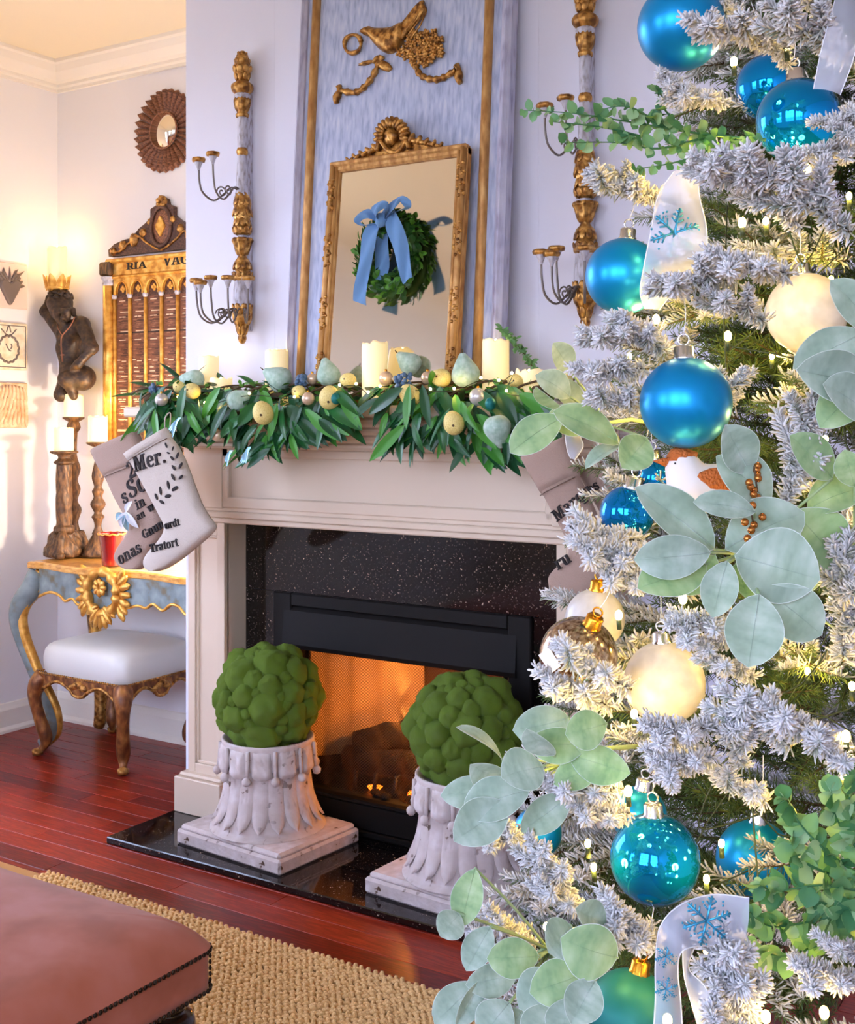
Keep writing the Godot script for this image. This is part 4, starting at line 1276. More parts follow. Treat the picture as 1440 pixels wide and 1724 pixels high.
# ------------------------------------------------------------------ stockings
func word(parent: Node3D, text: String, a: Vector3, b: Vector3, serif := true) -> void:   # lettering from a to b, lying on the cloth
	var tm := TextMesh.new()
	var f := SystemFont.new()
	f.font_names = PackedStringArray(["Droid Serif"] if serif else ["Droid Sans"])
	f.font_weight = 700
	tm.font = f
	tm.text = text
	tm.font_size = 64
	tm.pixel_size = 0.001
	tm.depth = 0.05
	tm.curve_step = 2.0
	tm.horizontal_alignment = HORIZONTAL_ALIGNMENT_LEFT
	tm.vertical_alignment = VERTICAL_ALIGNMENT_BOTTOM
	var w: float = maxf(tm.get_aabb().size.x, 0.01)
	var x := b - a
	var s := x.length() / w
	var y := Vector3(-x.y, x.x, 0).normalized()
	obj("lettering", tm, M.ink, parent, Transform3D(Basis(x / w, y * s * 1.08, Vector3(0, 0, 0.12)), a - y * s * 1.08 * 0.014))

func stocking(called: String, label: String, z: float, o: Vector2, k: float, pairs: Array, cuff: int, mat: Material, thick: float) -> Array:   # pairs of outline points in a crop at o, enlarged k times
	var P := func(x: float, y: float, off := 0.0) -> Vector3: return onz(o.x + x / k, o.y + y / k, z + off)
	var hang: Vector3 = P.call(pairs[0][2], pairs[0][3])
	var t := thing(called, label, "stocking", T(hang.x, hang.y, hang.z), "linen stockings hanging from the mantel")
	var L := []
	var Q := []
	for q in pairs:
		L.append(P.call(q[0], q[1]) - hang)
		Q.append(P.call(q[2], q[3]) - hang)
	var st := S()
	ladder(st, smoothed(L, 4), smoothed(Q, 4), thick, 14, 0.28)
	obj("sock", fin(st), mat, t)
	st = S()
	var l2 := []
	var q2 := []
	for i in cuff + 1:
		var d: Vector3 = (Q[i] - L[i]).normalized() * 0.003
		l2.append(L[i] - d)
		q2.append(Q[i] + d)
	ladder(st, smoothed(l2, 4), smoothed(q2, 4), thick + 0.004, 14, 0.28)
	obj("cuff", fin(st), mat, t)
	st = S()
	tube(st, [L[cuff] + Vector3(0.002, 0, thick * 0.8), L[cuff].lerp(Q[cuff], 0.2) + Vector3(0, 0, thick + 0.004), L[cuff].lerp(Q[cuff], 0.8) + Vector3(0, 0, thick + 0.004), Q[cuff] + Vector3(-0.002, 0, thick * 0.8)], 0.0015, 4)
	obj("hem_seam", fin(st), M.thread, t)
	st = S()
	tube(st, smoothed([Vector3(-0.006, -0.01, 0), Vector3(-0.004, 0.03, 0.0), Vector3(0.008, 0.045, -0.01), Vector3(0.012, 0.0, -0.004)], 4), 0.0025, 5)
	obj("hanging_loop", fin(st), mat, t)
	var put := func(x: float, y: float) -> Vector3: return P.call(x, y, thick) - hang
	return [t, put]

func stockings() -> void:
	var o := Vector2(140, 690)
	var k := 5.538
	var r := stocking("linen_stocking", "pale grey linen stocking printed with a dark leaf spray, front one at the mantel's left", 0.43, o, k, [[388, 405, 775, 165], [445, 492, 835, 265], [500, 590, 892, 340], [570, 712, 965, 490], [655, 865, 1040, 700], [728, 1000, 1112, 890], [762, 1075, 1185, 1005], [748, 1150, 1243, 1092], [688, 1240, 1185, 1175], [615, 1325, 1060, 1280], [578, 1400, 930, 1385], [600, 1470, 800, 1465], [660, 1500, 715, 1503]], 1, M.linen_grey, 0.028)
	var t: Node3D = r[0]
	var p = r[1]
	word(t, "Mer.", p.call(478, 588), p.call(768, 500))
	word(t, "ordt", p.call(768, 1118), p.call(905, 1080))
	word(t, "Tratort", p.call(630, 1335), p.call(892, 1272))
	for e in [[775, 330, -60, 30], [838, 360, 62, 26], [795, 402, -15, 22], [832, 452, -35, 34], [880, 425, 58, 36], [845, 540, -40, 36], [910, 520, 50, 40], [840, 628, -50, 40], [912, 628, 35, 36], [795, 700, -75, 44], [855, 735, 28, 46], [722, 755, -78, 44], [792, 805, 8, 44], [682, 810, -62, 36], [735, 860, -20, 38]]:
		var st := S()
		blob(st, Vector3(e[3] * 0.00033, e[3] * 0.00014, 0.0015), Transform3D(Basis(Vector3(0, 0, 1), deg_to_rad(e[2])), p.call(e[0], e[1]) + Vector3(0, 0, 0.0005)), 0.0, 1.0, 10, 5)
		obj("printed_leaf", fin(st), M.ink, t)
	r = stocking("linen_stocking", "taupe linen stocking with black script, half behind the pale one at left", 0.33, o, k, [[75, 368, 500, 182], [140, 505, 560, 330], [215, 638, 620, 480], [290, 800, 665, 650], [370, 940, 705, 810], [425, 1020, 740, 960], [440, 1100, 762, 1090], [395, 1190, 750, 1170], [330, 1290, 700, 1240], [303, 1370, 640, 1335], [345, 1440, 600, 1430], [430, 1485, 540, 1488]], 2, M.linen_taupe, 0.028)
	t = r[0]
	p = r[1]
	word(t, "2", p.call(440, 655), p.call(500, 618))
	word(t, "Sc", p.call(440, 838), p.call(590, 752))
	word(t, "in", p.call(508, 940), p.call(585, 892))
	word(t, "we", p.call(615, 962), p.call(700, 905))
	word(t, "an", p.call(512, 1035), p.call(580, 995))
	word(t, "s", p.call(380, 890), p.call(425, 862))
	word(t, "Gnun", p.call(565, 1212), p.call(752, 1098))
	word(t, "onas", p.call(345, 1452), p.call(545, 1330))
	var o2 := Vector2(860, 700)
	r = stocking("linen_stocking", "taupe linen stocking with black script hanging at the mantel's right, toe over the granite", 0.42, o2, 4.79, [[85, 330, 440, 165], [170, 480, 500, 330], [265, 640, 560, 490], [330, 760, 620, 620], [395, 880, 690, 780], [450, 990, 740, 920], [470, 1090, 800, 1060], [420, 1180, 840, 1160], [350, 1240, 830, 1250], [303, 1310, 760, 1350], [320, 1400, 650, 1440], [380, 1500, 500, 1520]], 2, M.linen_taupe, 0.028)
	t = r[0]
	p = r[1]
	word(t, "Marqu", p.call(375, 862), p.call(665, 622))
	word(t, "m", p.call(490, 945), p.call(580, 880))
	word(t, "ru", p.call(385, 1250), p.call(495, 1180))
	r = stocking("linen_stocking", "taupe linen stocking with folded cuff, behind the right one and the tree leaves", 0.34, o2, 4.79, [[490, 385, 830, 215], [555, 480, 890, 310], [640, 640, 950, 480], [710, 760, 1010, 640], [770, 880, 1070, 780], [820, 1000, 1120, 920], [830, 1090, 1180, 1040], [760, 1180, 1220, 1130], [700, 1260, 1160, 1230], [680, 1340, 1040, 1330], [740, 1420, 900, 1420]], 1, M.linen_taupe, 0.026)
	t = r[0]
	p = r[1]
	word(t, "es", p.call(640, 640), p.call(720, 590))
	# bow of striped ribbon tied by the taupe stocking
	t = thing("ribbon_bow", "small silvery striped ribbon bow hanging beside the taupe stocking over the red pot", "bow", Transform3D(Basis(), onz(212, 862, 0.38)))
	for e in [[0, 0, -14, 30, 0.03], [2, 2, -2, 34, 0.026], [0, 0, 16, 26, 0.022], [-2, 4, -24, 12, 0.026], [0, 0, 6, -18, 0.02]]:
		var a := onz(212 + e[0], 862 + e[1], 0.38) - t.position
		var b := onz(212 + e[2], 862 + e[3], 0.385) - t.position
		obj("ribbon_loop", leaf((b - a).length(), e[4], 0.3, 0.6, 1.0, 4, 7), M.foil_blue if e[0] else M.ribbon_edge, t, frame_to(a, b - a, Vector3(0.2, 0.3, 1)))

# ------------------------------------------------------------------ bodies: tapered bones melted together, meshed as surface nets
func body(bones: Array, cell: float, k: float) -> ArrayMesh:
	var lo := Vector3.ONE * 1e9
	var hi := -lo
	for b in bones:
		var r := Vector3.ONE * (maxf(b[2], b[3]) + cell * 3)
		lo = lo.min(b[0] - r).min(b[1] - r)
		hi = hi.max(b[0] + r).max(b[1] + r)
	var n := Vector3i(((hi - lo) / cell).ceil()) + Vector3i.ONE
	var f := PackedFloat32Array()
	f.resize(n.x * n.y * n.z)
	f.fill(0.5)
	for b in bones:
		var pad := Vector3.ONE * (maxf(b[2], b[3]) + k + cell * 2)
		var s := Vector3i((((b[0] as Vector3).min(b[1]) - pad - lo) / cell).floor()).clamp(Vector3i.ZERO, n - Vector3i.ONE)
		var e := Vector3i((((b[0] as Vector3).max(b[1]) + pad - lo) / cell).ceil()).clamp(Vector3i.ZERO, n - Vector3i.ONE)
		var a: Vector3 = b[0]
		var d: Vector3 = b[1] - a
		var dd := maxf(d.length_squared(), 1e-9)
		for z in range(s.z, e.z + 1):
			for y in range(s.y, e.y + 1):
				var row := (z * n.y + y) * n.x
				for x in range(s.x, e.x + 1):
					var p := lo + Vector3(x, y, z) * cell
					var t := clampf((p - a).dot(d) / dd, 0.0, 1.0)
					var v: float = p.distance_to(a + d * t) - lerpf(b[2], b[3], t)
					var w := f[row + x]
					var h := maxf(k - absf(v - w), 0.0) / k
					f[row + x] = minf(v, w) - h * h * k * 0.25
	var id := {}
	var verts := PackedVector3Array()
	var off := [0, 1, n.x, n.x + 1, n.x * n.y, n.x * n.y + 1, n.x * n.y + n.x, n.x * n.y + n.x + 1]
	for z in n.z - 1:
		for y in n.y - 1:
			var row := (z * n.y + y) * n.x
			for x in n.x - 1:
				var m := 0
				for c in 8:
					if f[row + x + off[c]] < 0: m += 1
				if m == 0 or m == 8: continue
				var sum := Vector3.ZERO
				var cnt := 0
				for ax in 3:
					var st: int = [1, 2, 4][ax]
					for c in 8:
						if c & st: continue
						var v0 := f[row + x + off[c]]
						var v1 := f[row + x + off[c | st]]
						if (v0 < 0) != (v1 < 0):
							var q := Vector3(c & 1, (c >> 1) & 1, (c >> 2) & 1)
							q[ax] += v0 / (v0 - v1)
							sum += q
							cnt += 1
				id[row + x] = verts.size()
				verts.append(lo + (Vector3(x, y, z) + sum / cnt) * cell)
	var st := S()
	var steps := [1, n.x, n.x * n.y]
	for g in id:
		for ax in 3:
			var u: int = steps[(ax + 1) % 3]
			var v: int = steps[(ax + 2) % 3]
			var a := f[g]
			var b := f[g + steps[ax]] if g + steps[ax] < f.size() else 0.5
			if (a < 0) == (b < 0): continue
			if not (id.has(g - u) and id.has(g - v) and id.has(g - u - v)): continue
			var q := [verts[id[g]], verts[id[g - u]], verts[id[g - u - v]], verts[id[g - v]]]
			if a >= 0: q.reverse()
			for i in [0, 2, 1, 0, 3, 2]: st.add_vertex(q[i])
	return fin(st)

# ------------------------------------------------------------------ what hangs in the alcove
func alcove() -> void:
	# three plaques on the left wall
	var XW := Transform3D(Basis(Vector3(0, 0, -1), Vector3.UP, Vector3(1, 0, 0)), Vector3(XL, 0, 0))
	var defs := [[447, 522, "pale pink square plaque with a dark winged heart, topmost on the left wall", "plaque_pink"], [546, 624, "cream square plaque with raised laurel wreath, middle one on the left wall", "plaque_cream"], [645, 720, "square plaque carved with feathered wing, lowest on the left wall", "plaque_carved"]]
	for i in 3:
		var d = defs[i]
		var tr := loc2(XW, 42, d[0])
		var h := tr.y - loc2(XW, 42, d[1]).y
		var c := Vector3(tr.x - h / 2, tr.y - h / 2, 0)
		var t := thing("wall_plaque", d[2], "plaque", XW * Transform3D(Basis(), c), "square plaques on the left wall")
		obj("tile", spanm(Vector3(-h / 2, -h / 2, 0.001), Vector3(h / 2, h / 2, 0.02), 0.004), M[d[3]], t)
		var st := S()
		if i == 0:
			var st2 := S(-1)
			prism(st2, curve_poly([Vector2(0.0, -0.085), Vector2(0.03, -0.045), Vector2(0.052, -0.005), Vector2(0.045, 0.02), Vector2(0.02, 0.024), Vector2(0, 0.01), Vector2(-0.02, 0.024), Vector2(-0.045, 0.02), Vector2(-0.052, -0.005), Vector2(-0.03, -0.045)]), 0.018, 0.034, Transform3D(), 0.006)
			obj("heart", fin(st2), M.pewter, t)
			for s in [-1, 1]:
				for j in 5:
					var a := deg_to_rad(10 + j * 16)
					blob(st, Vector3(0.03 - j * 0.002, 0.008, 0.006), Transform3D(Basis(Vector3(0, 0, 1), a if s > 0 else PI - a), Vector3(s * (0.052 - j * 0.006), 0.0 + j * 0.012, 0.022)), 0.2, 2.0, 9, 5, j)
			for j in 5:
				var a := (j - 2) * 0.32
				tube(st, smoothed([Vector3(a * 0.03, 0.02, 0.022), Vector3(a * 0.08, 0.05, 0.025), Vector3(a * 0.12 + 0.006 * (j % 2), 0.082 - absf(a) * 0.02, 0.023)], 4), func(v): return 0.008 * (1.1 - v), 6)
			obj("wings_and_flames", fin(st), M.pewter, t)
		elif i == 1:
			for j in 30:
				var a := TAU * j / 30.0
				blob(st, Vector3(0.011, 0.005, 0.004), Transform3D(Basis(Vector3(0, 0, 1), a + PI / 2 + 0.5 * (1 if j % 2 else -1)), Vector3(0.052 * cos(a), -0.012 + 0.058 * sin(a), 0.021)), 0.0, 2.0, 8, 5)
			obj("laurel_wreath", fin(st), M.pewter, t)
			st = S()
			for q in [[-0.04, 0.075, -0.02, 0.055, 0.0, 0.038], [0.04, 0.075, 0.02, 0.055, 0.0, 0.038], [-0.012, 0.06, 0.0, 0.09, 0.012, 0.06], [-0.015, 0.01, 0.0, -0.015, 0.012, -0.02], [0.012, 0.01, 0.016, 0.0, 0.01, -0.012]]:
				tube(st, smoothed([Vector3(q[0], q[1], 0.021), Vector3(q[2], q[3], 0.022), Vector3(q[4], q[5], 0.021)], 5), 0.0028, 5)
			obj("ribbon_and_crown", fin(st), M.pewter, t)
			st = S()
			for q in [[-0.09, -0.09, 0.09, -0.09], [0.09, -0.09, 0.09, 0.09], [0.09, 0.09, -0.09, 0.09], [-0.09, 0.09, -0.09, -0.09]]: tube(st, [Vector3(q[0], q[1], 0.02), Vector3(q[2], q[3], 0.02)], 0.002, 5)
			obj("raised_border", fin(st), M.pewter, t)
		else:
			for row in 3:
				for j in 9:
					st = S()
					var x := -0.085 + j * 0.02 + 0.006 * row
					var y := 0.075 - row * 0.05 - 0.0006 * pow(j - 4, 2)
					blob(st, Vector3(0.0105, 0.034 + row * 0.004, 0.012), Transform3D(Basis(Vector3(0, 0, 1), -0.5 + 0.1 * j - 0.1 * row), Vector3(x, y - 0.02, 0.02 + (2 - row) * 0.004)), 0.15, 2.0, 9, 7, j)
					obj("feather", fin(st), M.plaque_carved, t)
	# sunburst mirror
	var c := onz(281, 221, ZA)
	var t := thing("sunburst_mirror", "round mirror with dark wooden sunburst rays, high on the alcove wall", "mirror", T(c.x, c.y, ZA))
	var st := S()
	lathe(st, [Vector2(0, 0.012), Vector2(0.075, 0.012), Vector2(0.076, 0.008)], 40, Transform3D(Basis(Vector3(1, 0, 0), PI / 2), Vector3(0, 0, 0.012)))
	obj("glass", fin(st), M.mirror_glass, t)
	st = S()
	var rim := []
	for i in 41: rim.append(Vector3(cos(TAU * i / 40.0), sin(TAU * i / 40.0), 0) * 0.077 + Vector3(0, 0, 0.022))
	tube(st, rim, 0.004, 8)
	obj("rim", fin(st), M.ray_wood, t)
	st = S()
	grid(st, 2, 10, func(u, v):
		var r := lerpf(0.078, 0.178, v)
		var half: float = r * tan(PI / 31.0) * 0.98
		var end: float = 1.0 if v < 0.88 else sqrt(maxf(0.0, 1.0 - pow((v - 0.88) / 0.12, 2.0)))
		return Vector3(r, -(u * 2 - 1) * half * maxf(end, 0.05), 0.026 * (1 - absf(u * 2 - 1)) * (0.55 + 0.5 * v) * maxf(end, 0.2) + 0.004))
	grid(st, 1, 4, func(u, v):
		var r := lerpf(0.068, 0.17, v)
		return Vector3(r, (u * 2 - 1) * r * tan(PI / 31.0) * 0.95, 0.002))
	var ray_m := fin(st)
	for i in 30: obj("ray", ray_m, M.ray_wood, t, Transform3D(Basis(Vector3(0, 0, 1), TAU * (i + 0.5) / 30.0), Vector3.ZERO))
	hymn_board()
	figure()

func hymn_board() -> void:
	var XB := Transform3D(Basis(), Vector3(0, 0, ZA + 0.03))
	var l := loc2(XB, 176, 440).x
	var mid := loc2(XB, 271, 400).x
	var half := mid - l
	var yt := loc2(XB, 187, 437).y
	var yf := loc2(XB, 190, 470).y
	var ys := loc2(XB, 200, 497).y
	var yb := 1.22
	var t := thing("gothic_board", "carved gilt gothic board with arches, columns and a dark crest on the alcove wall", "wall panel", T(mid, 0, ZA))
	obj("back_board", spanm(Vector3(-half + 0.02, yb, 0.002), Vector3(half - 0.02, yt - 0.01, 0.018), 0.002), M.crest_wood, t)
	var st := S(-1)
	span(st, Vector3(-half + 0.03, yf + 0.012, 0.0), Vector3(half - 0.03, yt - 0.018, 0.036), 0.003)
	obj("frieze", fin(st), M.gilt_bright, t)
	word2(t, "VAGA", Vector3(0.02, yf + 0.022, 0.037), 0.2, 0.055)
	word2(t, "RIA", Vector3(-0.2, yf + 0.024, 0.037), 0.12, 0.04)
	st = S(-1)
	span(st, Vector3(-half + 0.02, yt - 0.02, 0.0), Vector3(half - 0.02, yt, 0.05), 0.006)
	obj("cornice", fin(st), M.gilt_bright, t)
	obj("string_course", spanm(Vector3(-half + 0.03, yf, 0.0), Vector3(half - 0.03, yf + 0.012, 0.044), 0.004), M.gilt_bright, t)
	obj("sill", spanm(Vector3(-half, yb - 0.05, 0.0), Vector3(half, yb, 0.06), 0.008), M.gilt_bright, t)
	for s in [-1, 1]:
		st = S()
		var x: float = s * (half - 0.028)
		tube(st, [Vector3(x, yb, 0.03), Vector3(x, yf - 0.02, 0.03)], 0.026, 16)
		obj("outer_pillar", fin(st), M.gilt_bright, t)
		st = S()
		lathe(st, smoothed([Vector2(0.024, yf - 0.03), Vector2(0.03, yf - 0.022), Vector2(0.027, yf - 0.005), Vector2(0.036, yf + 0.004), Vector2(0.036, yf + 0.01)], 3), 16, T(x, 0, 0.03))
		obj("pillar_capital", fin(st), M.silver_paint, t)
		obj("impost_block", spanm(Vector3(x - 0.036, yf + 0.014, 0.004), Vector3(x + 0.034, yt - 0.012, 0.06), 0.008), M.old_wood, t)
	# bays: slender columns, pointed arches with quatrefoils, and boards with painted rows
	var n := 6
	var x0 := -half + 0.06
	var bw := (2 * half - 0.12) / n
	var im := Image.create(64, 512, false, Image.FORMAT_RGBA8)
	im.fill(C(112, 70, 50))
	for k in 560:
		var cc := [C(78, 46, 36), C(132, 86, 62), C(98, 60, 46), C(150, 104, 78)][rng.randi() % 4] as Color
		im.fill_rect(Rect2i(rng.randi() % 64, rng.randi() % 512, rng.randi_range(6, 40), rng.randi_range(1, 4)), cc)
	for k in 26:
		var yy := rng.randi_range(10, 500)
		var xx := rng.randi_range(4, 24)
		for j in rng.randi_range(1, 3):
			im.fill_rect(Rect2i(xx, yy, rng.randi_range(6, 30), 3), C(236, 214, 184))
			xx += rng.randi_range(8, 14)
	im.fill_rect(Rect2i(0, 118, 64, 5), C(40, 24, 20))
	var bm := StandardMaterial3D.new()
	bm.albedo_texture = ImageTexture.create_from_image(im)
	bm.roughness = 0.6
	for i in n:
		var xa := x0 + i * bw
		st = S(-1)
		grid(st, 1, 1, func(u, v): return Vector3(xa + u * bw, lerpf(yb + 0.005, ys - 0.01, v), 0.0205))
		obj("painted_board", spanm(Vector3(xa + 0.004, yb + 0.005, 0.017), Vector3(xa + bw - 0.004, ys - 0.01, 0.02), 0.0), M.crest_wood, t)
		var bq := S(-1)
		var sh := i * 0.13
		for q in [[0, 0], [0, 1], [1, 0], [1, 0], [0, 1], [1, 1]]:
			bq.set_uv(Vector2(q[0], 1.0 - q[1] * 0.999))
			bq.add_vertex(Vector3(xa + 0.004 + q[0] * (bw - 0.008), lerpf(yb + 0.005, ys - 0.01, q[1]), 0.0204))
		bm = bm if i % 2 == 0 else bm
		obj("painted_rows", fin(bq), bm, t)
		# arch: the spandrel plate cut by a pointed opening
		var hole := []
		for k in 13:
			var a := PI * k / 12.0
			hole.append(Vector2(xa + bw / 2 - cos(a) * bw * 0.40, ys + pow(sin(a), 0.8) * (yf - ys) * 0.82))
		var plate := PackedVector2Array([Vector2(xa, ys - 0.002), Vector2(xa, yf + 0.002), Vector2(xa + bw, yf + 0.002), Vector2(xa + bw, ys - 0.002)])
		hole.reverse()
		for hpt in hole: plate.append(hpt)
		st = S(-1)
		prism(st, plate, 0.018, 0.034)
		obj("arch", fin(st), M.gilt_bright, t)
		st = S()
		hole.reverse()
		tube(st, hole.map(func(q): return Vector3(q.x, q.y, 0.035)), 0.004, 6)
		obj("arch_moulding", fin(st), M.gilt_bright, t)
		st = S()
		for d in [Vector2(1, 0), Vector2(-1, 0), Vector2(0, 1), Vector2(0, -1)]:
			blob(st, Vector3(0.008, 0.008, 0.005), T(xa + bw / 2 + d.x * 0.009, ys + 0.026 + d.y * 0.009, 0.022), 0.0, 1.0, 8, 5)
		obj("quatrefoil", fin(st), M.gilt_bright, t)
	for i in n + 1:
		var x := x0 + i * bw
		st = S()
		tube(st, [Vector3(x, yb, 0.026), Vector3(x, ys - 0.01, 0.026)], 0.0085, 10)
		obj("slender_column", fin(st), M.gilt_bright, t)
		st = S()
		lathe(st, [Vector2(0.008, ys - 0.016), Vector2(0.012, ys - 0.008), Vector2(0.012, ys + 0.002), Vector2(0, ys + 0.003)], 10, T(x, 0, 0.028))
		obj("column_capital", fin(st), M.silver_paint, t)
	# crest
	var crest := Node3D.new()
	crest.name = "crest"
	t.add_child(crest, true)
	var pts := []
	for q in [[182, 432], [181, 421], [191, 411], [206, 404], [221, 400], [232, 385], [243, 376], [252, 366], [252, 352], [262, 345], [264, 336], [271, 330]]:
		var v := loc2(XB, q[0], q[1])
		pts.append(Vector2(v.x - mid, v.y))
	var w: float = loc2(XB, 182, 432).y
	var poly := PackedVector2Array()
	for q in pts: poly.append(q)
	for i in range(pts.size() - 1, -1, -1): poly.append(Vector2(-pts[i].x + 0.001, pts[i].y))
	for i in poly.size(): poly[i].y = maxf(poly[i].y, yt + 0.002)
	st = S(-1)
	prism(st, poly, 0.002, 0.026, Transform3D(), 0.004)
	obj("crest_board", fin(st), M.crest_wood, crest)
	var oc := loc2(XB, 271, 381) - Vector2(mid, 0)
	st = S()
	var ov := []
	for i in 33: ov.append(Vector3(oc.x + 0.058 * cos(TAU * i / 32.0), oc.y + 0.082 * sin(TAU * i / 32.0), 0.03))
	tube(st, ov, 0.008, 8)
	obj("oval_rim", fin(st), M.crest_wood, crest)
	st = S()
	blob(st, Vector3(0.052, 0.075, 0.012), T(oc.x, oc.y, 0.022), 0.0, 1.0, 24, 10)
	obj("oval_panel", fin(st), M.ray_wood, crest)
	st = S(-1)
	prism(st, curve_poly([Vector2(-0.028, 0), Vector2(-0.014, 0.026), Vector2(0, 0.044), Vector2(0.014, 0.026), Vector2(0.028, 0), Vector2(0.014, -0.026), Vector2(0, -0.044), Vector2(-0.014, -0.026)]), 0.02, 0.039, T(oc.x, oc.y, 0), 0.003)
	obj("medallion", fin(st), M.gilt_bright, crest)
	for s in [-1, 1]:
		for q in [[190, 422, 0.018], [206, 412, 0.022], [225, 402, 0.028], [240, 390, 0.018], [252, 372, 0.014]]:
			var v := loc2(XB, q[0], q[1]) - Vector2(mid, 0)
			st = S()
			blob(st, Vector3(q[2], q[2], 0.014), Transform3D(Basis(), Vector3(s * -v.x if s > 0 else v.x, v.y - 0.004, 0.026)), 0.4, 2.2, 12, 8, int(q[0]))
			obj("crest_rosette", fin(st), M.gilt, crest)
		st = S()
		var sc := []
		for q in [[186, 424], [200, 424], [214, 412], [232, 398], [246, 408], [262, 418], [271, 421]]:
			var v := loc2(XB, q[0], q[1]) - Vector2(mid, 0)
			sc.append(Vector3(v.x if s < 0 else -v.x, v.y, 0.03))
		tube(st, smoothed(sc, 5), 0.005, 6)
		obj("crest_scroll", fin(st), M.gilt, crest)
	st = S()
	var tp := loc2(XB, 271, 340) - Vector2(mid, 0)
	for i in 7: blob(st, Vector3(0.014, 0.014, 0.012), T(tp.x + 0.018 * cos(i * 0.9), tp.y + 0.016 * sin(i * 0.9), 0.026), 0.3, 2.0, 9, 6, i)
	obj("crest_finial", fin(st), M.gilt, crest)

func word2(parent: Node3D, text: String, p: Vector3, w: float, h: float) -> void:
	var tm := TextMesh.new()
	var f := SystemFont.new()
	f.font_names = PackedStringArray(["Droid Serif"])
	f.font_weight = 700
	tm.font = f
	tm.text = text
	tm.font_size = 64
	tm.pixel_size = 0.001
	tm.depth = 0.01
	tm.curve_step = 2.0
	tm.horizontal_alignment = HORIZONTAL_ALIGNMENT_LEFT
	tm.vertical_alignment = VERTICAL_ALIGNMENT_BOTTOM
	var s := tm.get_aabb().size
	obj("lettering", tm, M.ink, parent, Transform3D(Basis(Vector3(w / s.x, 0, 0), Vector3(0, h / 0.064, 0), Vector3(0, 0, 0.3)), p))

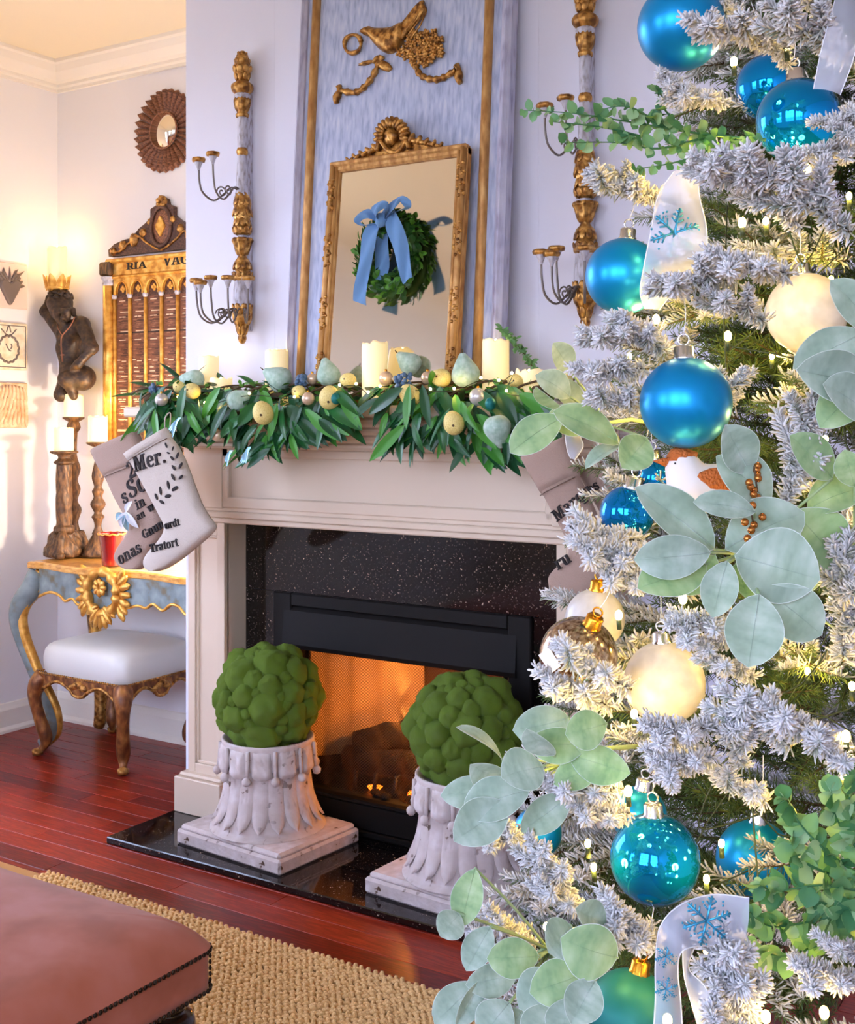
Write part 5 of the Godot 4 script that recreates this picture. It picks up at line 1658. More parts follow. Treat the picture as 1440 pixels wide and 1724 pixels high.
func figure() -> void:
	var Z := ZA + 0.115
	var P := func(cx: float, cy: float, dz := 0.0) -> Vector3: return onz(50 + cx / 5.386, 400 + cy / 5.386, Z + dz)
	var o: Vector3 = P.call(420, 1250, -0.115)
	var t := thing("figure_sconce", "dark carved wooden figure of a crouching child, hand behind head, as a wall candle holder", "figurine", Transform3D(Basis(), o))
	var b := []
	var bone := func(x0: float, y0: float, z0: float, x1: float, y1: float, z1: float, r0: float, r1: float) -> void: b.append([P.call(x0, y0, z0) - o, P.call(x1, y1, z1) - o, r0, r1])
	bone.call(275, 600, 0.0, 285, 660, 0.012, 0.057, 0.05)      # head
	bone.call(290, 740, 0.03, 295, 770, 0.03, 0.02, 0.016)     # chin
	bone.call(305, 690, 0.062, 300, 725, 0.072, 0.007, 0.011)  # nose
	bone.call(255, 672, 0.052, 345, 662, 0.048, 0.013, 0.013)  # brow
	bone.call(260, 720, 0.042, 262, 735, 0.042, 0.016, 0.014)
	bone.call(345, 715, 0.04, 345, 730, 0.04, 0.016, 0.014)
	bone.call(285, 752, 0.056, 320, 750, 0.055, 0.006, 0.006)
	bone.call(395, 655, 0.0, 398, 690, 0.0, 0.012, 0.012)      # ear
	bone.call(320, 780, -0.01, 345, 850, -0.02, 0.026, 0.03)   # neck
	bone.call(380, 870, -0.02, 350, 1000, -0.02, 0.056, 0.05)  # chest
	bone.call(350, 1000, -0.02, 370, 1180, -0.02, 0.05, 0.045) # belly
	bone.call(300, 880, 0.0, 460, 790, -0.02, 0.03, 0.036)     # shoulders
	bone.call(480, 790, -0.02, 565, 1000, 0.01, 0.033, 0.026)  # arm over the hip
	bone.call(565, 1000, 0.01, 440, 1150, 0.05, 0.024, 0.016)
	bone.call(440, 1150, 0.05, 390, 1180, 0.055, 0.018, 0.012)
	bone.call(275, 850, -0.01, 140, 670, -0.02, 0.028, 0.022)  # arm raised behind the head
	bone.call(140, 670, -0.02, 190, 560, -0.04, 0.021, 0.018)
	bone.call(190, 560, -0.04, 230, 530, -0.045, 0.018, 0.014)
	bone.call(390, 1220, -0.02, 490, 1270, -0.01, 0.05, 0.052) # hips
	bone.call(470, 1280, 0.0, 330, 1280, 0.06, 0.05, 0.036)    # thighs drawn up
	bone.call(330, 1280, 0.06, 400, 1440, 0.03, 0.026, 0.018)
	bone.call(360, 1230, -0.01, 285, 1420, 0.03, 0.04, 0.03)
	bone.call(285, 1430, 0.03, 330, 1440, 0.0, 0.026, 0.018)
	bone.call(405, 1400, -0.01, 400, 1520, -0.01, 0.018, 0.015)
	bone.call(400, 1000, -0.09, 400, 1300, -0.09, 0.03, 0.03)  # the back, against the wall
	obj("body", body(b, 0.0052, 0.018), M.bronze, t)
	var st := S()
	for i in 26:
		var a := i * 2.4
		var q := sqrt(i / 26.0)
		var c: Vector3 = P.call(275, 600, 0.0) - o
		var d := Vector3(cos(a) * q, sqrt(maxf(0.0, 1.0 - q * q * 0.9)), sin(a) * q * 0.9).normalized()
		blob(st, Vector3(0.016, 0.012, 0.016), Transform3D(Basis(), c + d * 0.054 + Vector3(0, 0.002, 0)), 0.4, 2.0, 8, 6, i)
	obj("curly_hair", fin(st), M.bronze, t)
	# gilt crown of leaves that carries the candle
	var cr := Node3D.new()
	cr.name = "crown"
	t.add_child(cr, true)
	var cc: Vector3 = P.call(250, 490) - o
	st = S()
	lathe(st, smoothed([Vector2(0, -0.004), Vector2(0.03, 0.0), Vector2(0.046, 0.008), Vector2(0.05, 0.02), Vector2(0.0, 0.018)], 3), 20, Transform3D(Basis(), cc))
	obj("crown_ring", fin(st), M.gilt_bright, cr)
	var cl := leaf(0.075, 0.042, -0.12, 0.5, 0.8, 4, 7)
	for i in 7:
		var a := TAU * i / 7.0 + 0.3
		var d := Vector3(cos(a), 0, sin(a))
		obj("crown_leaf", cl, M.gilt_bright, cr, frame_to(cc + d * 0.046, d * 0.34 + Vector3.UP, -d))
	st = S()
	tube(st, smoothed([P.call(408, 720, 0.025) - o, P.call(370, 800, 0.045) - o, P.call(295, 890, 0.05) - o, P.call(285, 960, 0.05) - o, P.call(295, 1110, 0.05) - o], 5), 0.0028, 5)
	tube(st, smoothed([P.call(295, 890, 0.05) - o, P.call(262, 830, 0.03) - o, P.call(250, 780, 0.01) - o], 4), 0.0024, 5)
	box(st, Vector3(0.006, 0.034, 0.005), Transform3D(Basis(), P.call(297, 1090, 0.053) - o), 0.001)
	box(st, Vector3(0.022, 0.006, 0.005), Transform3D(Basis(), P.call(297, 1065, 0.053) - o), 0.001)
	obj("rosary", fin(st), M.rosary, t)
	var cp := o + cc + Vector3(0, 0.019, 0)
	candle("pillar_candle", "glowing cream candle in the gilt crown of the carved figure", cp, 0.042, 0.175, "pillar candles in the alcove", 0.025)

# ------------------------------------------------------------------ console table and what stands on it
func console() -> void:
	var top := 0.77
	var zf := -0.13
	var t := thing("console_table", "painted blue-grey console table with ochre top and gilt cartouche in the alcove", "table", T(-1.5, 0, -0.32))
	var inv := t.transform.affine_inverse()
	var g := func(px: float, py: float, z: float) -> Vector3: return inv * onz(px, py, z)
	var st := S(-1)
	var poly := PackedVector2Array()
	for i in 25:
		var u := i / 24.0
		poly.append(Vector2(lerpf(-0.47, 0.48, u), -0.2 - 0.022 * cos(u * TAU * 1.5 + PI) * (1 if u > 0.05 and u < 0.95 else 0)))
	poly.append(Vector2(0.49, 0.19))
	poly.append(Vector2(-0.48, 0.19))
	prism(st, poly, top - 0.026, top, Transform3D(Basis(Vector3(1, 0, 0), Vector3(0, 0, -1), Vector3(0, 1, 0)), Vector3.ZERO), 0.006)
	obj("table_top", fin(st), M.table_top, t)
	# aprons
	var edge := []
	for q in [[66, 1004], [84, 997], [100, 1002], [110, 1012], [122, 1008], [135, 1020], [174, 1030], [214, 1024], [232, 1020], [246, 1024], [258, 1017], [274, 1028], [288, 1018], [302, 1022], [316, 1036], [345, 1030], [360, 1015]]:
		edge.append(g.call(q[0], q[1], zf))
	edge = smoothed(edge, 4)
	var pa := PackedVector2Array()
	for q in edge: pa.append(Vector2(q.x, q.y))
	pa.append(Vector2(edge[-1].x, top - 0.027))
	pa.append(Vector2(edge[0].x, top - 0.027))
	st = S(-1)
	prism(st, pa, zf + 0.32 - 0.02, zf + 0.32)
	obj("apron", fin(st), M.console_paint, t)
	obj("side_apron", spanm(Vector3(-0.462, top - 0.13, -0.19), Vector3(-0.442, top - 0.027, 0.18), 0.003), M.console_paint, t)
	obj("side_apron", spanm(Vector3(0.46, top - 0.13, -0.19), Vector3(0.48, top - 0.027, 0.18), 0.003), M.console_paint, t)
	st = S()
	tube(st, edge.map(func(q): return Vector3(q.x, q.y, zf + 0.32)), 0.006, 6)
	obj("gilt_edge", fin(st), M.gilt_bright, t)
	# legs
	for e in [[-0.44, 0.165, -1, 1], [0.46, 0.165, 1, 1], [-0.44, -0.15, -1, -1], [0.46, -0.15, 1, -1]]:
		var ax := Vector3(e[2], 0, 0.5 * e[3]).normalized()
		if e[3] < 0: ax = Vector3(e[2] * 0.3, 0, 0)
		var b := Vector3(e[0], 0, e[1])
		var path := smoothed([b + Vector3.UP * 0.73, b + ax * 0.03 + Vector3.UP * 0.66, b + ax * 0.085 + Vector3.UP * 0.58, b + ax * 0.09 + Vector3.UP * 0.49, b + ax * 0.03 + Vector3.UP * 0.33, b - ax * 0.05 + Vector3.UP * 0.17, b - ax * 0.06 + Vector3.UP * 0.07, b - ax * 0.01 + Vector3.UP * 0.018], 5)
		st = S()
		tube(st, path, func(v): return 0.042 * (1.0 - 0.52 * v) + 0.006 * sin(v * 9.0), 10)
		var lg := obj("leg", fin(st), M.gilt if e[3] < 0 else M.console_paint, t)
		st = S()
		tube(st, path.map(func(p): return p - ax * 0.018), func(v): return 0.033 * (1.0 - 0.5 * v), 8)
		obj("gilt_inner_face", fin(st), M.gilt_bright, lg)
	# cartouche
	var ca := Node3D.new()
	ca.name = "cartouche"
	t.add_child(ca, true)
	var c: Vector3 = g.call(172, 998, zf + 0.012)
	st = S()
	var ov := []
	for i in 29: ov.append(c + Vector3(0.085 * cos(TAU * i / 28.0), 0.083 * sin(TAU * i / 28.0), 0.0))
	tube(st, ov, func(v): return 0.02 + 0.006 * sin(v * 60.0), 8)
	obj("oval_rim", fin(st), M.gilt_bright, ca)
	for s in [-1, 1]:
		for i in 7:
			st = S()
			var a := deg_to_rad(-60 + i * 20)
			blob(st, Vector3(0.034, 0.014, 0.012), Transform3D(Basis(Vector3(0, 0, 1), a if s > 0 else PI - a), c + Vector3(s * (0.1 + 0.02 * cos(a * 1.4)), 0.085 * sin(a), -0.002)), 0.3, 2.0, 10, 6, i)
			obj("scroll_leaf", fin(st), M.gilt_bright, ca)
	for i in 7:
		st = S()
		var a := deg_to_rad(210 + i * 20)
		blob(st, Vector3(0.04, 0.012, 0.012), Transform3D(Basis(Vector3(0, 0, 1), a), c + Vector3(0.055 * cos(a), -0.035 + 0.07 * sin(a), 0.008)), 0.2, 2.0, 10, 6, i)
		obj("shell_rib", fin(st), M.gilt_bright, ca)
	for i in 8:
		st = S()
		var a := TAU * i / 8.0
		blob(st, Vector3(0.018, 0.012, 0.01), Transform3D(Basis(Vector3(0, 0, 1), a), c + Vector3(0.02 * cos(a), 0.022 + 0.02 * sin(a), 0.014)), 0.2, 2.0, 9, 6, i)
		obj("rosette_petal", fin(st), M.gilt_bright, ca)
	# candlesticks
	var stick := func(label: String, px: float, z: float, rows: Array, mat: Material, cr: float, ch: float, cl: String, legs: bool) -> void:
		var p := onz(px, 900, z)
		p.y = top
		var s := thing("candlestick", label, "candlestick", Transform3D(Basis(), p), "carved candlesticks on the console table")
		var parts := {}
		for r in rows:
			if not parts.has(r[0]): parts[r[0]] = []
			parts[r[0]].append(Vector2(r[1], r[2]))
		var h := 0.0
		for nm in parts:
			var q := S()
			lathe(q, smoothed(parts[nm], 4), 20, Transform3D(), (func(a, v): return 1.0 + 0.1 * sin(a * 7.0 + v * 14.0)) if nm == "column" or nm == "base" else null)
			obj(nm, fin(q), mat, s)
			for v in parts[nm]: h = maxf(h, v.y)
		if legs:
			for i in 3:
				var a := TAU * i / 3.0 + 0.9
				var d := Vector3(cos(a), 0, sin(a))
				var q := S()
				tube(q, smoothed([d * 0.02 + Vector3.UP * 0.1, d * 0.06 + Vector3.UP * 0.085, d * 0.07 + Vector3.UP * 0.04, d * 0.085 + Vector3.UP * 0.016], 4), func(v): return 0.022 - 0.006 * v, 8)
				blob(q, Vector3(0.022, 0.015, 0.022), Transform3D(Basis(), d * 0.085 + Vector3.UP * 0.015), 0.3, 2.0, 10, 7, i)
				obj("scroll_foot", fin(q), mat, s)
		candle("pillar_candle", cl, p + Vector3.UP * h, cr, ch, "pillar candles in the alcove", 0.02)
	stick.call("thick carved wooden candlestick with column shaft, leftmost on the console table", 108, -0.3, [["base", 0.0, 0.004], ["base", 0.07, 0.005], ["base", 0.078, 0.04], ["base", 0.06, 0.075], ["base", 0.045, 0.1], ["collar", 0.032, 0.098], ["collar", 0.043, 0.11], ["collar", 0.043, 0.128], ["collar", 0.032, 0.138], ["column", 0.031, 0.136], ["column", 0.033, 0.25], ["column", 0.031, 0.392], ["knob", 0.026, 0.39], ["knob", 0.044, 0.403], ["knob", 0.024, 0.42], ["knob", 0.03, 0.436], ["plate", 0.028, 0.434], ["plate", 0.056, 0.442], ["plate", 0.057, 0.45], ["plate", 0.05, 0.449], ["plate", 0.0, 0.447]], M.old_wood, 0.04, 0.098, "glowing cream candle on the thick column candlestick", true)
	stick.call("tall slender carved candlestick standing behind the thick column one", 124, -0.42, [["base", 0.0, 0.004], ["base", 0.06, 0.005], ["base", 0.066, 0.04], ["base", 0.04, 0.1], ["shaft", 0.028, 0.1], ["shaft", 0.02, 0.14], ["shaft", 0.034, 0.19], ["shaft", 0.018, 0.23], ["shaft", 0.03, 0.28], ["shaft", 0.018, 0.32], ["shaft", 0.03, 0.37], ["shaft", 0.014, 0.43], ["shaft", 0.017, 0.53], ["knob", 0.02, 0.53], ["knob", 0.03, 0.55], ["knob", 0.022, 0.575], ["plate", 0.02, 0.573], ["plate", 0.043, 0.586], ["plate", 0.044, 0.594], ["plate", 0.0, 0.593]], M.old_wood, 0.041, 0.098, "glowing cream candle on the tall slender candlestick, below the figure", false)
	stick.call("turned spindle candlestick standing between the thick one and the red pot", 165, -0.38, [["base", 0.0, 0.004], ["base", 0.056, 0.005], ["base", 0.06, 0.03], ["base", 0.03, 0.08], ["base", 0.02, 0.1], ["shaft", 0.026, 0.1], ["shaft", 0.014, 0.13], ["shaft", 0.02, 0.16], ["shaft", 0.027, 0.172], ["shaft", 0.016, 0.19], ["shaft", 0.032, 0.225], ["shaft", 0.018, 0.255], ["shaft", 0.025, 0.28], ["shaft", 0.016, 0.3], ["shaft", 0.026, 0.345], ["shaft", 0.012, 0.42], ["shaft", 0.016, 0.47], ["plate", 0.02, 0.468], ["plate", 0.045, 0.48], ["plate", 0.046, 0.488], ["plate", 0.0, 0.487]], M.old_wood, 0.041, 0.11, "glowing cream candle on the turned spindle candlestick, by the stocking", false)
	# red glass pot
	var rp := onz(188, 940, -0.2)
	var r := thing("votive_pot", "red glass votive pot with a scalloped rim standing below the taupe stocking", "pot", T(rp.x, top, rp.z))
	st = S()
	lathe(st, smoothed([Vector2(0, 0.002), Vector2(0.032, 0.003), Vector2(0.038, 0.01), Vector2(0.042, 0.06), Vector2(0.05, 0.122), Vector2(0.054, 0.13), Vector2(0.048, 0.128), Vector2(0.038, 0.06), Vector2(0.034, 0.014), Vector2(0, 0.012)], 3), 24, Transform3D(), func(a, v): return 1.0 + 0.03 * sin(a * 12.0))
	obj("pot", fin(st), M.red_glass, r)
	st = S()
	ov = []
	for i in 37: ov.append(Vector3(0.054 * cos(TAU * i / 36.0), 0.13 + 0.003 * sin(i * 2.1), 0.054 * sin(TAU * i / 36.0)))
	tube(st, ov, 0.0035, 6)
	obj("gilt_rim", fin(st), M.gilt_bright, r)
	# table lamp behind the chimney corner
	var lp := thing("table_lamp", "small table lamp with cloth shade at the console's hidden right end, behind the chimney corner", "lamp", T(-1.09, top, -0.3))
	st = S()
	lathe(st, smoothed([Vector2(0, 0), Vector2(0.06, 0.002), Vector2(0.06, 0.015), Vector2(0.03, 0.03), Vector2(0.045, 0.1), Vector2(0.03, 0.18), Vector2(0.012, 0.21), Vector2(0.008, 0.26), Vector2(0, 0.26)], 4), 24)
	obj("base", fin(st), M.lamp_base, lp)
	st = S()
	lathe(st, [Vector2(0.098, 0.22), Vector2(0.075, 0.36)], 32)
	lathe(st, [Vector2(0.074, 0.36), Vector2(0.097, 0.22)], 32)
	obj("lamp_shade", fin(st), M.shade_cloth, lp)
	omni(lp, Vector3(0, 0.29, 0), C(255, 234, 206), LAMP, 0.03)

const LAMP := 1.0

# ------------------------------------------------------------------ stool
func stool() -> void:
	var t := thing("upholstered_stool", "low carved stool with pale blue satin seat standing before the console table", "stool", T(-1.61, 0, -0.275))
	var hx := 0.245
	var hz := 0.2
	var st := S()
	grid(st, 48, 12, func(u, v):   # cushion: rounded square rings from the rail up over the top
		var a: float = 0.0 if u == 1.0 else u * TAU
		var prof := [[0.965, 0.332], [1.0, 0.345], [1.02, 0.37], [1.025, 0.4], [1.0, 0.43], [0.95, 0.447], [0.88, 0.457], [0.76, 0.466], [0.6, 0.473], [0.44, 0.478], [0.28, 0.481], [0.13, 0.482], [0.0, 0.483]]
		var q = prof[int(round(v * 12))]
		var c := cos(a)
		var s := sin(a)
		var e := 0.3
		var x := signf(c) * pow(absf(c), e)
		var z := -signf(s) * pow(absf(s), e)
		var pleat: float = (0.004 * sin(a * 44.0) * sin(a * 7.0) if q[1] < 0.43 else 0.0)
		return Vector3(x * (hx * q[0] + pleat), q[1], z * (hz * q[0] + pleat)))
	obj("seat", fin(st), M.silk, t)
	# carved rail: wavy lower edge on all four sides
	st = S(-1)
	for side in 4:
		var along: float = hx if side % 2 == 0 else hz
		var outw: float = hz if side % 2 == 0 else hx
		var pa := PackedVector2Array()
		for i in 33:
			var u := i / 32.0
			pa.append(Vector2(lerpf(-along, along, u), 0.285 - 0.02 * cos(u * TAU * 2.0) + 0.012 * sin(PI * u) - 0.01 * (1.0 if absf(u - 0.5) < 0.08 else 0.0)))
		for i in 33:
			var u := 1.0 - i / 32.0
			pa.append(Vector2(lerpf(-along, along, u), 0.336 + 0.004 * cos(u * TAU * 4.0)))
		prism(st, pa, outw - 0.016, outw + 0.004, Transform3D(Basis(Vector3.UP, side * PI / 2), Vector3.ZERO), 0.003)
	obj("carved_rail", fin(st), M.stool_wood, t)
	st = S()
	for side in 4:
		var along: float = hx if side % 2 == 0 else hz
		var outw: float = hz if side % 2 == 0 else hx
		var bs := Basis(Vector3.UP, side * PI / 2)
		var pts := []
		for i in 33:
			var u := i / 32.0
			pts.append(bs * Vector3(lerpf(-along, along, u), 0.285 - 0.02 * cos(u * TAU * 2.0) + 0.012 * sin(PI * u) - 0.01 * (1.0 if absf(u - 0.5) < 0.08 else 0.0), outw + 0.003))
		tube(st, pts, 0.007, 6)
		for i in 5: blob(st, Vector3(0.022, 0.012, 0.009), Transform3D(bs, bs * Vector3((i - 2) * 0.016, 0.303 + 0.007 * (2 - absi(i - 2)), outw + 0.005)), 0.4, 2.0, 9, 6, i)
		for i in 40: blob(st, Vector3.ONE * 0.0045, Transform3D(Basis(), bs * Vector3(lerpf(-along, along, (i + 0.5) / 40.0), 0.339, outw + 0.004)), 0.0, 1.0, 5, 4)
	obj("carving", fin(st), M.gilt, t)
	for sx in [-1, 1]:
		for sz in [-1, 1]:
			var ax := Vector3(sx, 0, sz).normalized()
			var b := Vector3(sx * (hx - 0.015), 0, sz * (hz - 0.015))
			st = S()
			tube(st, smoothed([b - ax * 0.005 + Vector3.UP * 0.325, b + ax * 0.022 + Vector3.UP * 0.285, b + ax * 0.03 + Vector3.UP * 0.23, b + ax * 0.008 + Vector3.UP * 0.14, b - ax * 0.012 + Vector3.UP * 0.075, b - ax * 0.006 + Vector3.UP * 0.04, b + ax * 0.016 + Vector3.UP * 0.016], 5), func(v): return 0.036 * (1.0 - 0.55 * v) + 0.004 * sin(v * 12.0), 10)
			var lg := obj("leg", fin(st), M.stool_wood, t)
			st = S()
			blob(st, Vector3(0.024, 0.016, 0.024), Transform3D(Basis(), b + ax * 0.02 + Vector3.UP * 0.016), 0.35, 2.0, 12, 8, 2)
			for k in 5: blob(st, Vector3(0.012, 0.02, 0.012), Transform3D(Basis(), b + ax * (0.04 - 0.003 * k) + Vector3.UP * (0.29 - k * 0.022) + Vector3(0.006 * (k % 2), 0, 0)), 0.4, 2.0, 8, 6, k)
			obj("scroll_carving", fin(st), M.gilt, lg)

# ------------------------------------------------------------------ ottoman, rug and the tray on it
func ottoman() -> void:
	var x1 := 0.62
	var z0 := 1.565
	var w := 1.5
	var dz := 1.0
	var yt := 0.45
	var yb := 0.376
	var t := thing("leather_ottoman", "large reddish brown suede ottoman with dark nailhead trim and turned legs in the foreground", "ottoman", T(x1 - w / 2, 0, z0 + dz / 2))
	var rr := 0.035
	var corner := func(a: float, inset: float) -> Vector2:
		var c := cos(a)
		var s := sin(a)
		var hx := w / 2 - inset
		var hz := dz / 2 - inset
		var k: float = minf(hx / maxf(absf(c), 1e-5), hz / maxf(absf(s), 1e-5))
		var p := Vector2(c * k, s * k)
		var q := p.clamp(Vector2(-hx + rr, -hz + rr), Vector2(hx - rr, hz - rr))
		if (p - q).length() > 0.0001 and absf(p.x) > hx - rr and absf(p.y) > hz - rr: p = q + (p - q).normalized() * rr
		return p
	var ang := []
	for i in 129: ang.append(TAU * i / 128.0)
	var cor := atan2(dz, w)
	for q in [cor, PI - cor, PI + cor, TAU - cor]:
		for j in range(-5, 6): ang.append(q + j * 0.0125)
	ang.sort()
	var na := ang.size() - 1
	var st := S()
	grid(st, na, 14, func(u, v):
		var i := int(round(v * 14))
		var inset: float = [0.0, 0.004, 0.014, 0.03, 0.055, 0.09, 0.13, 0.18, 0.24, 0.3, 0.35, 0.4, 0.44, 0.47, 0.4999][i]
		var y: float = yt + 0.04 * (1.0 - pow(1.0 - minf(1.0, inset / 0.08), 2.4)) + 0.035 * (1.0 - pow(1.0 - inset / 0.5, 3.0)) + 0.002 * sin(u * 60.0) * (1 if i > 1 and i < 5 else 0)
		var p: Vector2 = corner.call(ang[int(round(u * na))], inset)
		return Vector3(p.x, y, -p.y))
	obj("cushion_top", fin(st), M.suede, t)
	st = S()
	grid(st, na, 5, func(u, v):
		var i := int(round(v * 5))
		var p: Vector2 = corner.call(ang[int(round(u * na))], [0.05, 0.012, 0.003, 0.003, 0.003, 0.0][i])
		return Vector3(p.x, [yb - 0.004, yb - 0.003, yb, yb + 0.02, yt - 0.01, yt][i], -p.y))
	obj("band", fin(st), M.suede, t)
	var nail := S()
	blob(nail, Vector3(0.0045, 0.0045, 0.003), Transform3D(), 0.0, 1.0, 7, 4)
	var nm := fin(nail)
	st = S()
	for y in [yt - 0.004, yb + 0.004]:   # round the rim, a nail every centimetre
		var gone := 0.0
		for i in na:
			var p: Vector2 = corner.call(ang[i], 0.0)
			var q: Vector2 = corner.call(ang[i + 1], 0.0)
			var seg := p.distance_to(q)
			while gone < seg:
				var m := p.lerp(q, gone / seg)
				var dr := (q - p).normalized()
				var nrm := Vector3(dr.y, 0, dr.x)
				st.append_from(nm, 0, Transform3D(Basis(Vector3(-dr.x, 0, dr.y) * -1.0, Vector3.UP, nrm), Vector3(m.x, y, -m.y) + nrm * 0.0006))
				gone += 0.0105
			gone -= seg
	for k in 7: st.append_from(nm, 0, Transform3D(Basis(Vector3.UP, PI * 0.75), Vector3(w / 2 - 0.011, yb + 0.004 + k * 0.0105, -dz / 2 + 0.011)))
	stuff(obj("nailhead_trim", st.commit(), M.nail_head, t))
	for sx in [-1, 1]:
		for sz in [-1, 1]:
			st = S()
			lathe(st, smoothed([Vector2(0.012, 0.008), Vector2(0.026, 0.01), Vector2(0.03, 0.03), Vector2(0.022, 0.1), Vector2(0.034, 0.18), Vector2(0.036, 0.25), Vector2(0.024, 0.272), Vector2(0.044, 0.283), Vector2(0.049, 0.31), Vector2(0.044, 0.336), Vector2(0.028, 0.345), Vector2(0.034, 0.352), Vector2(0.034, 0.362), Vector2(0.03, 0.366), Vector2(0.036, 0.374), Vector2(0.0, 0.376)], 3), 28, T(sx * (w / 2 - 0.062), 0, sz * (dz / 2 - 0.062)))
			obj("leg", fin(st), M.dark_wood, t)
	# tray corner on the ottoman
	st = S(-1)
	box(st, Vector3(0.36, 0.016, 0.3), T(0, 0.008, 0), 0.003)
	tag(obj("serving_board", fin(st), M.pale_board, null, TR(Vector3(0.272 - 0.18, 0.488, 1.7 + 0.16), Vector3(0, 2, 0))), "pale wooden board lying on the ottoman at the left edge", "board")
	# rug of thick woven jute
	var rg := thing("jute_rug", "thick woven golden jute rug under the ottoman on the wooden floor", "rug", T(0.3, 0, 2.2))
	obj("rug_base", spanm(Vector3(-2.0, 0.0005, -1.45), Vector3(1.6, 0.006, 1.9), 0.002), M.jute_base, rg)
	st = S()
	tube(st, smoothed([Vector3(-0.014, -0.001, -0.004), Vector3(-0.006, 0.005, 0.0), Vector3(0.004, 0.007, 0.003), Vector3(0.014, -0.001, 0.005)], 3), func(v): return 0.0056 * (0.75 + 0.4 * sin(PI * v)), 6, true)
	var knot := fin(st)
	var mm := MultiMesh.new()
	mm.transform_format = MultiMesh.TRANSFORM_3D
	mm.mesh = knot
	var list := []
	var z := -1.455
	var row := 0
	while z < -0.3:
		var x := -1.1 + (0.01 if row % 2 else 0.0)
		while x < 0.85:
			list.append(Transform3D(Basis(Vector3.UP, (0.5 if row % 2 else -0.5) + rng.randfn() * 0.16).scaled(Vector3(1, rng.randf_range(0.8, 1.3), 1.1)), Vector3(x + rng.randfn() * 0.0012, 0.0075, z + rng.randfn() * 0.0008)))
			x += 0.02
		z += 0.0122
		row += 1
	mm.instance_count = list.size()
	for i in list.size(): mm.set_instance_transform(i, list[i])
	var mi := MultiMeshInstance3D.new()
	mi.name = "rug_weave"
	mi.multimesh = mm
	mi.material_override = M.jute
	rg.add_child(mi, true)
	stuff(mi)

# ------------------------------------------------------------------ flocked tree
const TX := 1.65
const TZ := 1.16

func tree_r(y: float) -> float:
	return 0.7 - 0.223 * (y - 0.5) if y < 2.1 else lerpf(0.343, 0.02, (y - 2.1) / 0.55)

func needle(st: SurfaceTool, p: Vector3, d: Vector3, len: float, r: float, c0: Color, c1: Color) -> void:
	var a := d.cross(Vector3(0.31, 0.9, 0.2)).normalized()
	var b := d.cross(a)
	var q := [a * r, (a * -0.5 + b * 0.866) * r, (a * -0.5 - b * 0.866) * r]
	var m := p + d * len * (0.72 if r < 0.0012 else 0.84)
	var e := p + d * len
	for i in 3:
		var j := (i + 1) % 3
		st.set_color(c0)
		st.add_vertex(p + q[i] * 0.7)
		st.set_color(c1)
		st.add_vertex(m + q[i])
		st.set_color(c0)
		st.add_vertex(p + q[j] * 0.7)
		st.add_vertex(p + q[j] * 0.7)
		st.set_color(c1)
		st.add_vertex(m + q[i])
		st.add_vertex(m + q[j])
		st.add_vertex(m + q[i])
		st.add_vertex(e)
		st.add_vertex(m + q[j])

func branch_mesh(sd: int, length: float, shoots: int, nl: float, step: float, flock: float) -> ArrayMesh:   # own +x from stalk to tip
	var g := RandomNumberGenerator.new()
	g.seed = sd * 77 + 5
	var nz := FastNoiseLite.new()
	nz.seed = sd
	nz.frequency = 14.0
	var st := S()
	var lines := [[Vector3.ZERO, Vector3(1, 0.1, 0).normalized(), length, 0.12]]
	for i in shoots:
		var u := lerpf(0.2, 0.85, (i + 0.5) / shoots)
		var s := 1.0 if i % 2 else -1.0
		lines.append([Vector3(length * u, length * 0.1 * u, 0), Vector3(0.75, g.randf_range(-0.25, 0.45), s * g.randf_range(0.5, 0.9)).normalized(), length * g.randf_range(0.35, 0.5) * (1.15 - 0.5 * u), 0.1])
	var green := [Color(0.05, 0.1, 0.025), Color(0.08, 0.14, 0.03), Color(0.11, 0.16, 0.035)]
	for l in lines:
		var pts := []
		for i in 7:
			var u := i / 6.0
			pts.append(l[0] + l[1] * l[2] * u + Vector3.UP * l[2] * l[3] * u * u)
		st.set_color(Color(0.09, 0.06, 0.035))
		tube(st, pts, func(v): return 0.0022 * (1.15 - v), 4)
		var n := int(l[2] / step)
		for i in n:
			var u := (i + g.randf()) / n
			var p: Vector3 = l[0] + l[1] * l[2] * u + Vector3.UP * l[2] * l[3] * u * u
			var dir: Vector3 = (l[1] + Vector3.UP * 2.0 * l[3] * u).normalized()
			var a := i * 2.39996 + g.randf() * 0.6
			var s1 := dir.cross(Vector3.UP).normalized()
			var s2 := s1.cross(dir)
			var o := s1 * cos(a) + s2 * sin(a)
			var d := (o + dir * g.randf_range(0.3, 1.1) * (0.7 + 0.9 * u) + Vector3(g.randfn(), g.randfn(), g.randfn()) * (0.38 if flock > 0.8 else 0.15)).normalized()
			var f := clampf(flock + 0.45 * nz.get_noise_3dv(p + d * 0.02) + 0.28 * sin(a) * (1.0 if flock > 0 else 0.0) + 0.15 * (u - 0.5), 0.0, 1.0) if flock > 0 else 0.0
			f = smoothstep(0.25, 0.7, f)
			var gc: Color = green[g.randi() % 3]
			var w := g.randf_range(0.5, 0.8)
			needle(st, p, d, nl * (g.randf_range(0.65, 1.15) + 0.35 * nz.get_noise_3dv(p * 3.0 + d * 0.06)) * (1.0 - 0.35 * u * u), lerpf(0.0007, 0.0017, f), gc.lerp(Color(w, w, w * 1.05), f * 0.65), gc.lerp(Color(w, w, w * 1.06), f))
	return fin(st)

